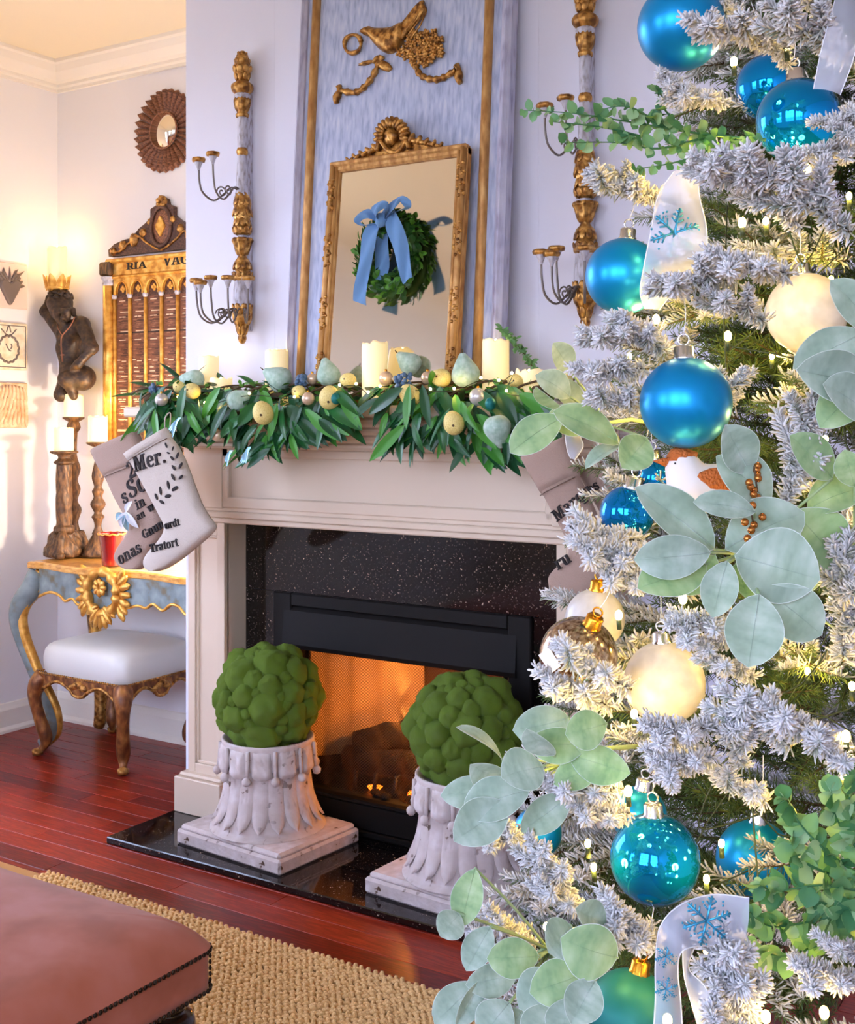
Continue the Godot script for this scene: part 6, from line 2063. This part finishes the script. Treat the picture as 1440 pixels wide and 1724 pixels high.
var twigs := {}
func tree() -> void:
	var t := thing("christmas_tree", "tall snow-flocked artificial Christmas tree filling the right of the picture", "tree", T(TX, 0, TZ))
	var inv := t.transform.affine_inverse()
	var st := S()
	tube(st, [Vector3(0, 0.0, 0), Vector3(0.004, 1.2, 0), Vector3(0, 2.5, 0)], func(v): return 0.026 * (1.1 - v), 10)
	obj("trunk", fin(st), M.bark, t)
	st = S()
	for i in 4:
		var d := Vector3(cos(i * PI / 2), 0, sin(i * PI / 2))
		tube(st, [d * 0.28 + Vector3.UP * 0.008, d * 0.1 + Vector3.UP * 0.02, Vector3.UP * 0.1], 0.011, 6)
	obj("stand", fin(st), M.black_metal, t)
	var puffs := []
	for i in 4: puffs.append(branch_mesh(i, 0.125, 3, 0.020, 0.00032, 0.92))
	var sprays := []
	for i in 4: sprays.append(branch_mesh(10 + i, 0.2, 6, 0.023, 0.001, 0.62))
	var frosts := []
	for i in 3: frosts.append(branch_mesh(20 + i, 0.2, 6, 0.023, 0.00095, 0.38))
	var greens := []
	for i in 3: greens.append(branch_mesh(30 + i, 0.22, 7, 0.026, 0.0011, 0.0))
	# heavily flocked tips where the photo shows them: base, tip, depth at the tip, size
	for e in [[1300, 62, 1165, 68, 1.26, 1.0], [1240, 20, 1170, 40, 1.34, 0.8], [1425, 95, 1290, 40, 1.2, 1.1], [1400, 40, 1330, -10, 1.25, 1.0], [1330, 110, 1275, 70, 1.28, 0.9], [1300, 320, 1165, 300, 1.2, 1.25], [1380, 330, 1225, 285, 1.18, 1.25], [1430, 390, 1300, 315, 1.2, 1.2], [1350, 380, 1250, 330, 1.22, 1.1], [1110, 335, 990, 325, 1.45, 1.05], [1080, 320, 1000, 300, 1.5, 0.8],
			[1240, 470, 1110, 505, 1.24, 1.15], [1330, 460, 1190, 465, 1.22, 1.1], [1290, 540, 1190, 520, 1.25, 0.95], [1110, 560, 990, 590, 1.3, 1.05], [1090, 620, 975, 650, 1.32, 1.05], [1120, 590, 1020, 560, 1.3, 0.9], [1090, 680, 1000, 690, 1.32, 0.9], [1325, 850, 1350, 690, 1.22, 1.0], [1330, 780, 1390, 665, 1.2, 0.9], [1100, 935, 965, 950, 1.3, 1.15], [1080, 910, 950, 915, 1.36, 0.85], [1110, 975, 1000, 985, 1.3, 0.85],
			[1235, 1030, 1125, 1085, 1.18, 1.05], [1240, 1075, 1165, 1105, 1.2, 0.85], [1060, 1160, 925, 1120, 1.3, 1.0], [1030, 1190, 900, 1165, 1.32, 0.95], [990, 1130, 950, 1100, 1.32, 0.7], [1195, 1225, 1080, 1255, 1.14, 1.05], [1200, 1275, 1095, 1310, 1.14, 0.95], [1160, 1260, 1110, 1335, 1.16, 0.8], [1330, 1255, 1215, 1195, 1.14, 1.05], [1420, 1260, 1280, 1225, 1.12, 1.25], [1430, 1290, 1340, 1260, 1.12, 1.0], [1250, 1290, 1210, 1225, 1.16, 0.9],
			[1050, 1330, 925, 1350, 1.22, 0.95], [1060, 1370, 960, 1385, 1.24, 0.9], [900, 1400, 805, 1440, 1.3, 0.9], [900, 1430, 830, 1400, 1.32, 0.8], [960, 1500, 885, 1440, 1.22, 0.9], [980, 1530, 900, 1510, 1.22, 0.85], [890, 1570, 780, 1590, 1.28, 0.95], [900, 1600, 810, 1560, 1.28, 0.7], [1110, 1590, 1000, 1545, 1.12, 1.0], [1100, 1560, 1010, 1600, 1.12, 0.85], [1245, 1700, 1190, 1590, 1.06, 1.05], [1230, 1745, 1170, 1680, 1.06, 0.95], [1270, 1720, 1225, 1620, 1.06, 0.9],
			[1440, 1650, 1330, 1660, 1.08, 1.0], [1450, 1600, 1390, 1620, 1.08, 0.8], [1420, 1110, 1400, 970, 1.2, 1.1], [1440, 1060, 1420, 930, 1.2, 1.0], [1170, 160, 1105, 145, 1.35, 0.8], [1220, 170, 1130, 180, 1.35, 0.9], [1440, 240, 1360, 290, 1.25, 1.0], [1440, 180, 1400, 240, 1.24, 0.9], [1290, 1350, 1200, 1330, 1.2, 0.9], [1400, 700, 1430, 620, 1.25, 0.8], [1270, 1140, 1190, 1130, 1.2, 0.7], [1180, 700, 1260, 640, 1.3, 0.6]]:
		var tip := at(e[2], e[3], e[4])
		var base := at(e[0], e[1], float(e[4]) + 0.05)
		var mid := base.lerp(tip, 0.5)
		var m: ArrayMesh = puffs[rng.randi() % 4]
		var s: float = (tip - base).length() / 0.125
		s = clampf(s * 1.02, 0.55, 1.15)
		var d := (tip - base).normalized()
		obj("flocked_branch", m, M.needles, t, inv * frame_to(tip - d * 0.125 * s, d, Vector3.UP + Vector3(rng.randfn(), 0, rng.randfn()) * 0.3, s))
	# the body of the tree
	var count := 0
	var back := S()
	var mmx := []
	var i := 0
	while i < 430:
		var u := (i + 0.5) / 430.0
		var y := lerpf(0.22, 2.35, pow(u, 1.15))
		var az := i * 2.39996 + rng.randf() * 0.4
		i += 1
		var outv := Vector3(cos(az), 0, sin(az))
		var seen: bool = outv.dot(-Fw) > -0.25
		var r := tree_r(y)
		var inner: bool = i % 3 == 0
		var tipr: float = r * rng.randf_range(0.84, 0.98) - (0.13 if inner else 0.02)
		var m: ArrayMesh
		if inner: m = greens[i % 3]
		elif i % 3 == 1: m = frosts[(i / 3) % 3]
		else: m = sprays[(i / 3) % 4]
		var d := (outv + Vector3.UP * rng.randf_range(-0.25, 0.3) + outv.cross(Vector3.UP) * rng.randfn() * 0.3).normalized()
		var s := rng.randf_range(0.85, 1.15)
		var xf := frame_to(outv * tipr + Vector3.UP * y - d * 0.2 * s, d, Vector3.UP, s)
		if seen and count < 225 and y > 0.3 and y < 2.15:
			count += 1
			obj("green_branch" if inner else "frosted_branch", m, M.needles, t, xf)
		else: mmx.append([m, xf])
	# deep boughs and those turned away, too many to tell apart
	for k in 170:
		var y := lerpf(0.25, 2.2, (k + 0.5) / 170.0)
		var az := k * 2.39996
		var outv := Vector3(cos(az), 0, sin(az))
		var d := (outv + Vector3.UP * rng.randf_range(-0.3, 0.3) + outv.cross(Vector3.UP) * rng.randfn() * 0.4).normalized()
		mmx.append([greens[k % 3], frame_to(outv * (tree_r(y) * 0.55) + Vector3.UP * y - d * 0.2, d, Vector3.UP, 1.1)])
	var by := {}
	for q in mmx:
		if not by.has(q[0]): by[q[0]] = []
		by[q[0]].append(q[1])
	for m in by:
		var mm := MultiMesh.new()
		mm.transform_format = MultiMesh.TRANSFORM_3D
		mm.mesh = m
		mm.instance_count = by[m].size()
		for j in by[m].size(): mm.set_instance_transform(j, by[m][j])
		var mi := MultiMeshInstance3D.new()
		mi.name = "inner_branches"
		mi.multimesh = mm
		mi.material_override = M.needles
		t.add_child(mi, true)
		stuff(mi)
	baubles()
	sprays_of_leaves()
	ribbons()
	tree_lights()

func bauble(label: String, px: float, py: float, rpx: float, r: float, mat: Material, cap: Material, tilt := Vector3.ZERO, group := "") -> Node3D:
	var p := at(px, py, r * FOC / rpx)
	var t := thing("bauble", label, "ornament", TR(p, tilt), group)
	var st := S()
	blob(st, Vector3.ONE * r, Transform3D(), 0.0, 1.0, 48, 30)
	obj("ball", fin(st), mat, t)
	st = S()
	var h := r * 0.98
	lathe(st, [Vector2(0.0115, h - 0.002), Vector2(0.012, h + 0.001), Vector2(0.0105, h + 0.003), Vector2(0.0105, h + 0.012), Vector2(0.0085, h + 0.014), Vector2(0, h + 0.0145)], 24, Transform3D(), func(a, v): return 1.0 + 0.06 * sin(a * 10.0))
	obj("cap", fin(st), cap, t)
	st = S()
	var ring := []
	for i in 15: ring.append(Vector3(0.006 * cos(TAU * i / 14.0), h + 0.02 + 0.006 * sin(TAU * i / 14.0), 0))
	tube(st, ring, 0.0012, 6)
	obj("hanging_ring", fin(st), cap, t)
	st = S()
	tube(st, smoothed([Vector3(0, h + 0.025, 0), Vector3(0.004, h + 0.05, 0.004), Vector3(-0.002, h + 0.085, -0.01)], 4), 0.0006, 4)
	obj("thread", fin(st), M.ribbon_edge, t)
	return t

func baubles() -> void:
	var g1 := "matte blue baubles on the tree"
	var g2 := "shiny blue baubles on the tree"
	var g3 := "white baubles on the tree"
	bauble("matte blue bauble at the very top of the tree, half behind a flocked tip", 1147, 45, 73, 0.05, M.ball_matte, M.cap_silver, Vector3(0, 0, 5), g1)
	bauble("matte blue bauble beside the snowflake ribbon, upper left of the tree", 1050, 465, 64, 0.05, M.ball_matte, M.cap_silver, Vector3(0, 30, -6), g1)
	bauble("largest matte blue bauble, hanging at the tree's middle above the small bird", 1155, 678, 77, 0.05, M.ball_matte, M.cap_silver, Vector3(0, 10, 2), g1)
	bauble("small matte blue bauble at the tree's lower left edge by frosted tips", 905, 1402, 41, 0.033, M.ball_matte, M.cap_silver, Vector3(0, 0, -12), g1)
	bauble("matte blue bauble mostly hidden behind the clear mirror bauble, low on the tree", 1076, 1372, 47, 0.036, M.ball_matte, M.cap_silver, Vector3(0, 0, -10), g1)
	bauble("matte blue bauble beside the small-leaved eucalyptus, low on the tree", 1272, 1447, 65, 0.05, M.ball_matte, M.cap_silver, Vector3(0, 0, -4), g1)
	bauble("shiny blue mirror bauble in front of its pair, upper right of the tree", 1345, 203, 70, 0.05, M.ball_shiny, M.cap_silver, Vector3(0, 0, 4), g2)
	bauble("shiny blue bauble tucked behind the mirror bauble, upper right of the tree", 1296, 147, 56, 0.046, M.ball_shiny, M.cap_silver, Vector3(0, 0, 12), g2)
	bauble("small glossy teal-blue bauble beside the right stocking and the pale leaves", 1056, 864, 46, 0.034, M.ball_clear, M.cap_silver, Vector3(0, 0, -14), g2)
	bauble("small shiny blue bauble behind the bird's breast", 1108, 806, 34, 0.03, M.ball_clear, M.cap_silver, Vector3(0, 0, 10), g2)
	bauble("clear blue mirror bauble low on the tree, above the white ribbon", 1103, 1447, 75, 0.05, M.ball_clear, M.cap_silver, Vector3(0, 0, 2), g2)
	bauble("frosted white bauble at the tree's right, below a flocked bough", 1358, 527, 67, 0.05, M.ball_white, M.cap_silver, Vector3(0, 0, 6), g3)
	bauble("small white bauble half behind the brown mercury glass bauble", 1002, 1042, 50, 0.04, M.ball_white, M.cap_gold, Vector3(0, 0, -6), g3)
	bauble("frosted white bauble in the lower middle, under a flocked tip", 1119, 1149, 68, 0.05, M.ball_white, M.cap_silver, Vector3(0, 0, 4), g3)
	bauble("big teal matte bauble with gold cap at the bottom edge", 1062, 1712, 76, 0.05, M.ball_teal, M.cap_gold, Vector3(-10, 0, -8))
	bauble("little blue bauble at the right edge behind eucalyptus", 1432, 1552, 26, 0.022, M.ball_shiny, M.cap_silver, Vector3.ZERO, g2)
	var m := bauble("brown mercury glass bauble with a paper tag, left edge of the tree", 974, 1104, 66, 0.048, M.ball_mercury, M.cap_gold, Vector3(12, 0, -28))
	var st := S(-1)
	box(st, Vector3(0.026, 0.017, 0.0006), T(), 0.0002)
	var to: Vector3 = m.transform.affine_inverse() * at(926, 1112, 0.048 * FOC / 66 - 0.033)
	obj("paper_tag", fin(st), M.ribbon_edge, m, Transform3D(m.transform.basis.inverse() * Basis(Vector3(0, 1, 0), YAW - 0.5) * Basis(Vector3(0, 0, 1), -0.9), to))
	# bird
	var p := at(1185, 825, 1.3)
	var b := thing("bird_ornament", "small white and rust-backed toy bird perched below the largest matte blue bauble", "bird", Transform3D(Basis(Vector3.UP, YAW), p))
	var bones := [[Vector3(-0.012, 0.0, 0), Vector3(0.018, 0.004, 0), 0.028, 0.024], [Vector3(-0.024, 0.024, 0), Vector3(-0.022, 0.026, 0), 0.018, 0.018], [Vector3(0.02, 0.008, 0), Vector3(0.05, 0.012, 0), 0.016, 0.006]]
	obj("body", body(bones, 0.0026, 0.012), M.bird_white, b)
	for s in [-1, 1]:
		st = S()
		blob(st, Vector3(0.034, 0.014, 0.008), Transform3D(Basis(Vector3(0, 0, 1), 0.12), Vector3(0.014, 0.012, s * 0.02)), 0.3, 3.0, 14, 9)
		obj("wing", fin(st), M.bird_rust, b)
		st = S()
		blob(st, Vector3.ONE * 0.0026, T(-0.033, 0.029, s * 0.012), 0.0, 1.0, 7, 5)
		obj("eye", fin(st), M.ink, b)
	st = S()
	blob(st, Vector3(0.017, 0.01, 0.015), T(-0.024, 0.037, 0), 0.3, 3.0, 12, 8)
	tube(st, [Vector3(-0.036, 0.03, 0), Vector3(-0.056, 0.032, 0)], func(v): return 0.007 * (1.02 - v), 8)
	obj("cap_and_beak", fin(st), M.bird_rust, b)
	# copper bead picks
	for e in [[1270, 812, 1.2, "spray of copper beads just right of the bird"], [1264, 878, 1.18, "spray of copper beads among the pale leaves below the bird"]]:
		var q := at(e[0], e[1], e[2])
		var k := thing("bead_pick", e[3], "beads", Transform3D(Basis(), q), "copper bead picks on the tree")
		for i in 9:
			st = S()
			blob(st, Vector3.ONE * 0.0042, T(rng.randfn() * 0.007, i * 0.004 - 0.016, rng.randfn() * 0.006), 0.0, 1.0, 8, 6)
			obj("bead", fin(st), M.copper_bead, k)
		st = S()
		tube(st, [Vector3(0, -0.03, -0.02), Vector3(0, 0.016, 0)], 0.001, 4)
		obj("stem", fin(st), M.twig, k)

# ------------------------------------------------------------------ sprays of lamb's ear and eucalyptus
func sprays_of_leaves() -> void:
	var soft := [leaf(1.0, 0.5, 0.16, 0.35, 1.1, 8, 14, 0.0, 0.62), leaf(1.0, 0.5, 0.3, 0.25, 1.25, 8, 14, 0.0, 0.58), leaf(1.0, 0.5, 0.02, 0.5, 1.05, 8, 14, 0.0, 0.66), leaf(1.0, 0.5, 0.4, 0.4, 1.2, 8, 14, 0.0, 0.6)]
	var veins := []
	for dr in [0.16, 0.3, 0.02, 0.4]:
		var s := S()
		var pts := []
		for i in 8:
			var u := i / 7.0 * 0.93
			pts.append(Vector3(u - 0.12 * dr * u * u, -dr * u * u + 0.004, 0))
		tube(s, pts, func(v): return 0.011 * (1.1 - v), 5)
		veins.append(fin(s))
	var rims := []
	for q in [[0.16, 0.35, 1.1, 0.62], [0.3, 0.25, 1.25, 0.58], [0.02, 0.5, 1.05, 0.66], [0.4, 0.4, 1.2, 0.6]]:   # the felted edge of each kind of leaf
		var s := S()
		var pts := []
		for i in 29:
			var u := 1.0 - absf(i / 14.0 - 1.0)
			var sd := 1.0 if i < 14 else -1.0
			var w := 0.25 * pow(maxf(0.0, sin(PI * pow(u, q[2]))), q[3]) + 0.0006
			pts.append(Vector3(u - 0.12 * q[0] * u * u, q[1] * w - q[0] * u * u, -sd * w))
		tube(s, pts, 0.0035, 5, false)
		rims.append(fin(s))
	var defs := [
		["big spray of pale velvety lamb's ear leaves across the tree's middle right", 1235, 935, 1.2, [[1197, 930, 1083, 945, 60, 1.12, 0], [1190, 950, 1074, 990, 68, 1.14, 1], [1225, 945, 1200, 1028, 50, 1.12, 0], [1278, 1000, 1262, 1122, 78, 1.1, 0], [1284, 990, 1392, 1066, 74, 1.12, 0], [1238, 935, 1382, 975, 105, 1.14, 0], [1222, 925, 1345, 845, 82, 1.18, 0], [1203, 925, 1084, 815, 66, 1.18, 0], [1335, 860, 1425, 945, 92, 1.22, 1], [1262, 795, 1222, 716, 58, 1.2, 0], [1295, 850, 1238, 765, 70, 1.2, 0], [1402, 805, 1342, 732, 56, 1.22, 1], [1272, 862, 1186, 835, 40, 1.16, 0], [1240, 950, 1262, 1010, 44, 1.16, 1], [1360, 860, 1440, 800, 70, 1.24, 1], [1150, 1000, 1205, 940, 44, 1.16, 1]]],
		["pale lamb's ear leaves reaching in from the right edge, below the white bauble", 1450, 640, 1.18, [[1455, 560, 1352, 608, 58, 1.14, 0], [1470, 650, 1342, 622, 72, 1.13, 0], [1470, 560, 1428, 470, 60, 1.16, 0], [1470, 700, 1400, 640, 74, 1.12, 0], [1465, 640, 1385, 700, 60, 1.15, 1]]],
		["lamb's ear leaves at the tree's left edge, overlapping the right end of the garland", 1000, 715, 1.5, [[948, 702, 860, 748, 52, 1.42, 1], [955, 692, 902, 652, 46, 1.42, 1], [960, 668, 920, 626, 42, 1.44, 0], [962, 628, 938, 578, 38, 1.46, 0], [1042, 748, 952, 676, 56, 1.36, 1], [1090, 738, 1048, 788, 52, 1.34, 1], [1046, 752, 986, 762, 30, 1.38, 0], [1000, 715, 925, 700, 46, 1.45, 1], [985, 690, 945, 640, 40, 1.48, 0]]],
		["spray of pale lamb's ear leaves covering the right moss ball and capital", 930, 1290, 1.3, [[845, 1278, 794, 1208, 28, 1.24, 0], [848, 1318, 792, 1288, 42, 1.24, 0], [838, 1332, 754, 1336, 44, 1.24, 0], [915, 1290, 848, 1302, 66, 1.22, 0], [892, 1330, 784, 1352, 62, 1.22, 0], [855, 1355, 764, 1416, 62, 1.21, 0], [958, 1208, 878, 1238, 58, 1.24, 0], [932, 1272, 884, 1238, 42, 1.2, 0], [1022, 1218, 964, 1238, 54, 1.2, 1], [958, 1270, 1062, 1302, 52, 1.22, 1], [990, 1250, 900, 1262, 50, 1.22, 1], [960, 1340, 880, 1400, 46, 1.24, 0], [1010, 1290, 940, 1310, 44, 1.22, 1]]],
		["spray of pale lamb's ear leaves at the tree's bottom left corner", 900, 1610, 1.2, [[802, 1655, 733, 1722, 50, 1.14, 0], [812, 1650, 768, 1730, 32, 1.12, 0], [858, 1688, 812, 1740, 56, 1.1, 0], [826, 1560, 784, 1632, 42, 1.14, 0], [908, 1610, 832, 1616, 52, 1.12, 1], [962, 1558, 924, 1604, 60, 1.1, 0], [1040, 1612, 962, 1600, 78, 1.08, 1], [800, 1462, 774, 1560, 44, 1.16, 1], [774, 1538, 748, 1570, 42, 1.14, 0], [1002, 1650, 962, 1724, 54, 1.07, 0], [940, 1640, 880, 1690, 60, 1.1, 0], [870, 1640, 790, 1660, 44, 1.13, 0], [930, 1690, 900, 1760, 60, 1.08, 0], [1020, 1560, 970, 1530, 46, 1.1, 0], [985, 1640, 905, 1668, 62, 1.09, 1], [880, 1700, 842, 1760, 52, 1.1, 0], [960, 1680, 945, 1750, 54, 1.07, 0]]],
		["two green lamb's ear leaves at the right edge, behind the big pale spray", 1430, 1080, 1.25, [[1440, 820, 1424, 770, 40, 1.2, 1], [1330, 1010, 1380, 900, 60, 1.24, 1]]]]
	for d in defs:
		var o := at(d[1], d[2], float(d[3]) + 0.05)
		var t := thing("lambs_ear_spray", d[0], "leaf spray", T(o.x, o.y, o.z), "lamb's ear sprays on the tree")
		var back := Vector3(TX, o.y - 0.03, TZ)
		var root := (back - o).limit_length(0.16)
		var st := S()
		tube(st, [root, root * 0.4 + Vector3(0, 0.01, 0), Vector3.ZERO], 0.0028, 6)
		for e in d[4]:
			var a := at(e[0], e[1], float(e[5]) + 0.015) - o
			tube(st, smoothed([root * 0.15, a * 0.5 + root * 0.1, a], 4), 0.0016, 5)
		obj("stem", fin(st), M.lamb_leaf_green, t)
		var k := 0
		for e in d[4]:
			var a := at(e[0], e[1], float(e[5]) + 0.015) - o
			var b := at(e[2], e[3], float(e[5]) - 0.01) - o
			var dist: float = e[5]
			var len := (b - a).length()
			var wd: float = e[4] * dist / FOC
			var up := -Fw + Vector3(rng.randfn() * 0.35, 0.35 + rng.randfn() * 0.25, rng.randfn() * 0.35)
			var xf := frame_to(a, b - a, up)
			xf.basis = xf.basis * Basis.from_scale(Vector3(len, len, wd * 2.5))
			k += 1
			var mat: Material = M.lamb_leaf_green if e[6] == 1 else M.lamb_leaf
			var lf := obj("leaf", soft[k % 4], mat, t, xf)
			obj("felted_edge", rims[k % 4], M.lamb_edge, lf)
			obj("midrib", veins[k % 4], mat, lf, Transform3D(Basis.from_scale(Vector3(1, 1, len / (wd * 2.5))), Vector3.ZERO))
	# eucalyptus: stems set with little round leaves
	var small := [leaf(0.019, 0.017, 0.1, 0.2, 1.0, 4, 5), leaf(0.016, 0.015, 0.2, 0.3, 1.0, 4, 5), leaf(0.022, 0.014, 0.15, 0.3, 0.9, 4, 5)]
	var eu := [
		["eucalyptus spray with small round green leaves reaching left over the wall candelabrum", 1290, 235, 1.38, 0.9, [[[1290, 235], [1180, 225], [1060, 205], [960, 190], [882, 186]], [[1200, 228], [1110, 250], [1040, 240], [950, 240]], [[1240, 235], [1150, 270], [1070, 285]], [[1120, 215], [1060, 180], [1010, 185]], [[1150, 215], [1120, 185], [1105, 150]], [[1270, 245], [1200, 260], [1120, 240]], [[1100, 235], [1020, 215], [930, 205]]]],
		["eucalyptus spray with round green leaves at the lower right edge", 1450, 1470, 1.12, 1.15, [[[1460, 1480], [1400, 1440], [1350, 1390], [1320, 1340]], [[1460, 1450], [1410, 1380], [1400, 1330]], [[1450, 1500], [1380, 1490], [1310, 1500], [1280, 1490]], [[1440, 1530], [1370, 1550], [1300, 1560], [1265, 1540]], [[1440, 1560], [1380, 1590], [1320, 1610], [1270, 1600]], [[1450, 1420], [1430, 1360], [1440, 1300]], [[1420, 1480], [1350, 1450], [1330, 1420]], [[1450, 1540], [1400, 1530], [1350, 1520]]]]]
	for d in eu:
		var o := at(d[1], d[2], float(d[3]) + 0.06)
		var t := thing("eucalyptus_spray", d[0], "leaf spray", T(o.x, o.y, o.z), "eucalyptus sprays on the tree")
		var made := 0
		for line in d[5]:
			var pts := []
			var n: int = line.size()
			for i in n: pts.append(at(line[i][0], line[i][1], float(d[3]) + 0.03 * (1.0 - float(i) / n) + rng.randfn() * 0.008) - o)
			pts = smoothed(pts, 6)
			var st := S()
			tube(st, pts, func(v): return 0.0016 * (1.2 - v), 5)
			obj("stem", fin(st), M.euca_leaf_dark, t)
			for i in range(1, pts.size()):
				var dir: Vector3 = (pts[i] - pts[i - 1]).normalized()
				var gap: float = (pts[i] - pts[i - 1]).length()
				for k in maxi(2, int(gap / 0.0052)):
					if made >= 295: break
					made += 1
					var a := rng.randf() * TAU
					var s1 := dir.cross(Fw).normalized()
					var s2 := dir.cross(s1)
					var dd := (s1 * cos(a) + s2 * sin(a) + dir * rng.randf_range(0.2, 0.9)).normalized()
					var sc: float = d[4] * rng.randf_range(0.7, 1.15) * (1.1 - 0.35 * i / pts.size())
					var mat: Material = [M.euca_leaf, M.euca_leaf_dark, M.euca_leaf, M.euca_leaf_pale][rng.randi() % 4]
					obj("leaf", small[rng.randi() % 3], mat, t, frame_to(pts[i].lerp(pts[i - 1], rng.randf()), dd, -Fw + Vector3(rng.randfn(), rng.randfn() + 0.4, rng.randfn()) * 0.5, sc))

# ------------------------------------------------------------------ sheer ribbon with glitter snowflakes
func snowflake(parent: Node3D, c: Vector3, r: float) -> void:
	var st := S()
	var u := R
	var v := Vector3.UP
	for i in 6:
		var a := TAU * i / 6.0 + 0.3
		var d := u * cos(a) + v * sin(a)
		tube(st, [c, c + d * r], r * 0.05, 5)
		for q in [0.4, 0.62, 0.82]:
			for s in [-1, 1]:
				var e := u * cos(a + s * 0.9) + v * sin(a + s * 0.9)
				tube(st, [c + d * r * q, c + d * r * q + e * r * 0.36 * (1.25 - q)], r * 0.04, 4)
	for i in 26:
		var a := rng.randf() * TAU
		blob(st, Vector3.ONE * r * 0.05, Transform3D(Basis(), c + (u * cos(a) + v * sin(a)) * r * sqrt(rng.randf())), 0.0, 1.0, 6, 4)
	obj("glitter_snowflake", fin(st), M.glitter_blue, parent)

func ribbons() -> void:
	for d in [["sheer white ribbon with a blue glitter snowflake beside the upper left matte bauble", 1.36, [[1135, 288], [1108, 330], [1096, 390], [1086, 440], [1078, 490], [1086, 520]], [[1175, 285], [1178, 330], [1190, 385], [1186, 430], [1150, 470], [1110, 522]], [[1136, 392, 42]]],
			["sheer white ribbon with blue glitter snowflakes curling down at the bottom right", 1.06, [[1262, 1512], [1200, 1506], [1145, 1524], [1112, 1560], [1104, 1620], [1104, 1680], [1100, 1740]], [[1252, 1592], [1205, 1592], [1168, 1594], [1146, 1606], [1142, 1640], [1146, 1680], [1150, 1740]], [[1190, 1550, 42], [1122, 1610, 20], [1122, 1665, 20]]],
			["short tail of sheer white ribbon twisting right of the curling one", 1.08, [[1150, 1590], [1152, 1640], [1165, 1690], [1180, 1740]], [[1172, 1590], [1160, 1630], [1190, 1665], [1215, 1740]], []],
			["sheer pale blue ribbon hanging down at the top right corner", 1.2, [[1412, -20], [1395, 40], [1382, 90], [1370, 150]], [[1455, -20], [1445, 40], [1440, 90], [1415, 160]], []],
			["small white ribbon end beside the right stocking's cuff", 1.5, [[950, 712], [952, 735], [956, 760], [962, 772]], [[980, 715], [978, 735], [982, 752], [968, 774]], []]]:
		var o := at(d[2][0][0], d[2][0][1], d[1])
		var t := thing("snowflake_ribbon", d[0], "ribbon", T(o.x, o.y, o.z), "sheer ribbons on the tree")
		var L := []
		var Q := []
		for i in d[2].size():
			var wv := 0.012 * sin(i * 1.7)
			L.append(at(d[2][i][0], d[2][i][1], float(d[1]) + wv) - o)
			Q.append(at(d[3][i][0], d[3][i][1], float(d[1]) + wv + 0.014 * cos(i * 1.3)) - o)
		L = smoothed(L, 6)
		Q = smoothed(Q, 6)
		var n := L.size() - 1
		var st := S()
		grid(st, 8, n, func(u, v):
			var i := int(round(v * n))
			return L[i].lerp(Q[i], u) - Fw * 0.006 * sin(u * PI))
		obj("sheer_band", fin(st), M.organza, t)
		st = S()
		tube(st, L, 0.0007, 4)
		tube(st, Q, 0.0007, 4)
		obj("wired_edge", fin(st), M.ribbon_edge, t)
		for f in d[4]: snowflake(t, at(f[0], f[1], float(d[1]) - 0.016) - o, f[2] * float(d[1]) / FOC)

# ------------------------------------------------------------------ warm lights on the tree
const BULB := 0.009
func tree_lights() -> void:
	var o := Vector3(TX, 1.2, TZ)
	var t := thing("tree_lights", "string of warm white lights wound through the flocked tree", "string lights", Transform3D(Basis(), o))
	var pts := []
	for e in [[1325, 78, 1.3, 1], [1236, 104, 1.38, 1], [1272, 300, 1.4, 0], [1216, 280, 1.42, 0], [1250, 375, 1.28, 1], [1290, 372, 1.34, 0], [1360, 285, 1.36, 1], [1430, 330, 1.4, 0], [1105, 538, 1.36, 1], [1090, 555, 1.56, 0], [1226, 566, 1.33, 1], [1300, 600, 1.58, 0], [1250, 640, 1.58, 0], [1400, 470, 1.6, 0], [1060, 600, 1.56, 0], [1100, 700, 1.54, 0], [1240, 740, 1.42, 0], [1390, 740, 1.36, 0], [1150, 1008, 1.22, 1], [1042, 1036, 1.36, 1], [1308, 1081, 1.2, 1], [1290, 1050, 1.48, 0], [1400, 1010, 1.34, 0], [1255, 1190, 1.26, 1], [1068, 1202, 1.4, 1], [1020, 1190, 1.52, 0], [1165, 1282, 1.18, 1], [1425, 1240, 1.16, 1], [1435, 1155, 1.24, 0], [1360, 1130, 1.46, 0], [1058, 1332, 1.24, 1], [1040, 1345, 1.3, 0], [990, 1420, 1.3, 0], [1000, 1460, 1.3, 0], [1215, 1420, 1.3, 0], [1190, 1480, 1.25, 0], [945, 1228, 1.3, 1], [1420, 1305, 1.2, 0], [1290, 1712, 1.08, 1], [1388, 1705, 1.08, 1], [1190, 1600, 1.22, 0], [1350, 1640, 1.18, 0], [1250, 1660, 1.2, 0], [1124, 1718, 1.08, 1], [1080, 300, 1.5, 0], [1420, 900, 1.36, 0], [920, 1560, 1.3, 0], [1380, 1440, 1.25, 0]]:
		var p := at(e[0], e[1], e[2])
		pts.append(p - o)
		var st := S()
		blob(st, Vector3(0.0045, 0.0062, 0.0045) * (1.0 if e[3] else 0.8), Transform3D(Basis(), p - o), 0.0, 1.0, 10, 7)
		obj("light_bulb", fin(st), M.led, t)
		st = S()
		tube(st, [p - o - Vector3(0, 0.005, 0), p - o - Vector3(0, 0.016, 0.002)], 0.003, 6)
		obj("bulb_socket", fin(st), M.cord, t)
		if e[3]: omni(t, p - o, C(255, 214, 130), BULB * 0.5, 0.005)
		elif pts.size() % 2 == 0: omni(t, p - o, C(255, 206, 92), BULB * 1.8, 0.005)
	var st := S()
	var wire := []
	for p in pts: wire.append(p + (o * Vector3(0, 0, 0) - p) * Vector3(0.3, 0, 0.3) - Vector3(0, 0.016, 0))
	tube(st, smoothed(wire, 4), 0.0011, 4)
	obj("wire", fin(st), M.cord, t)
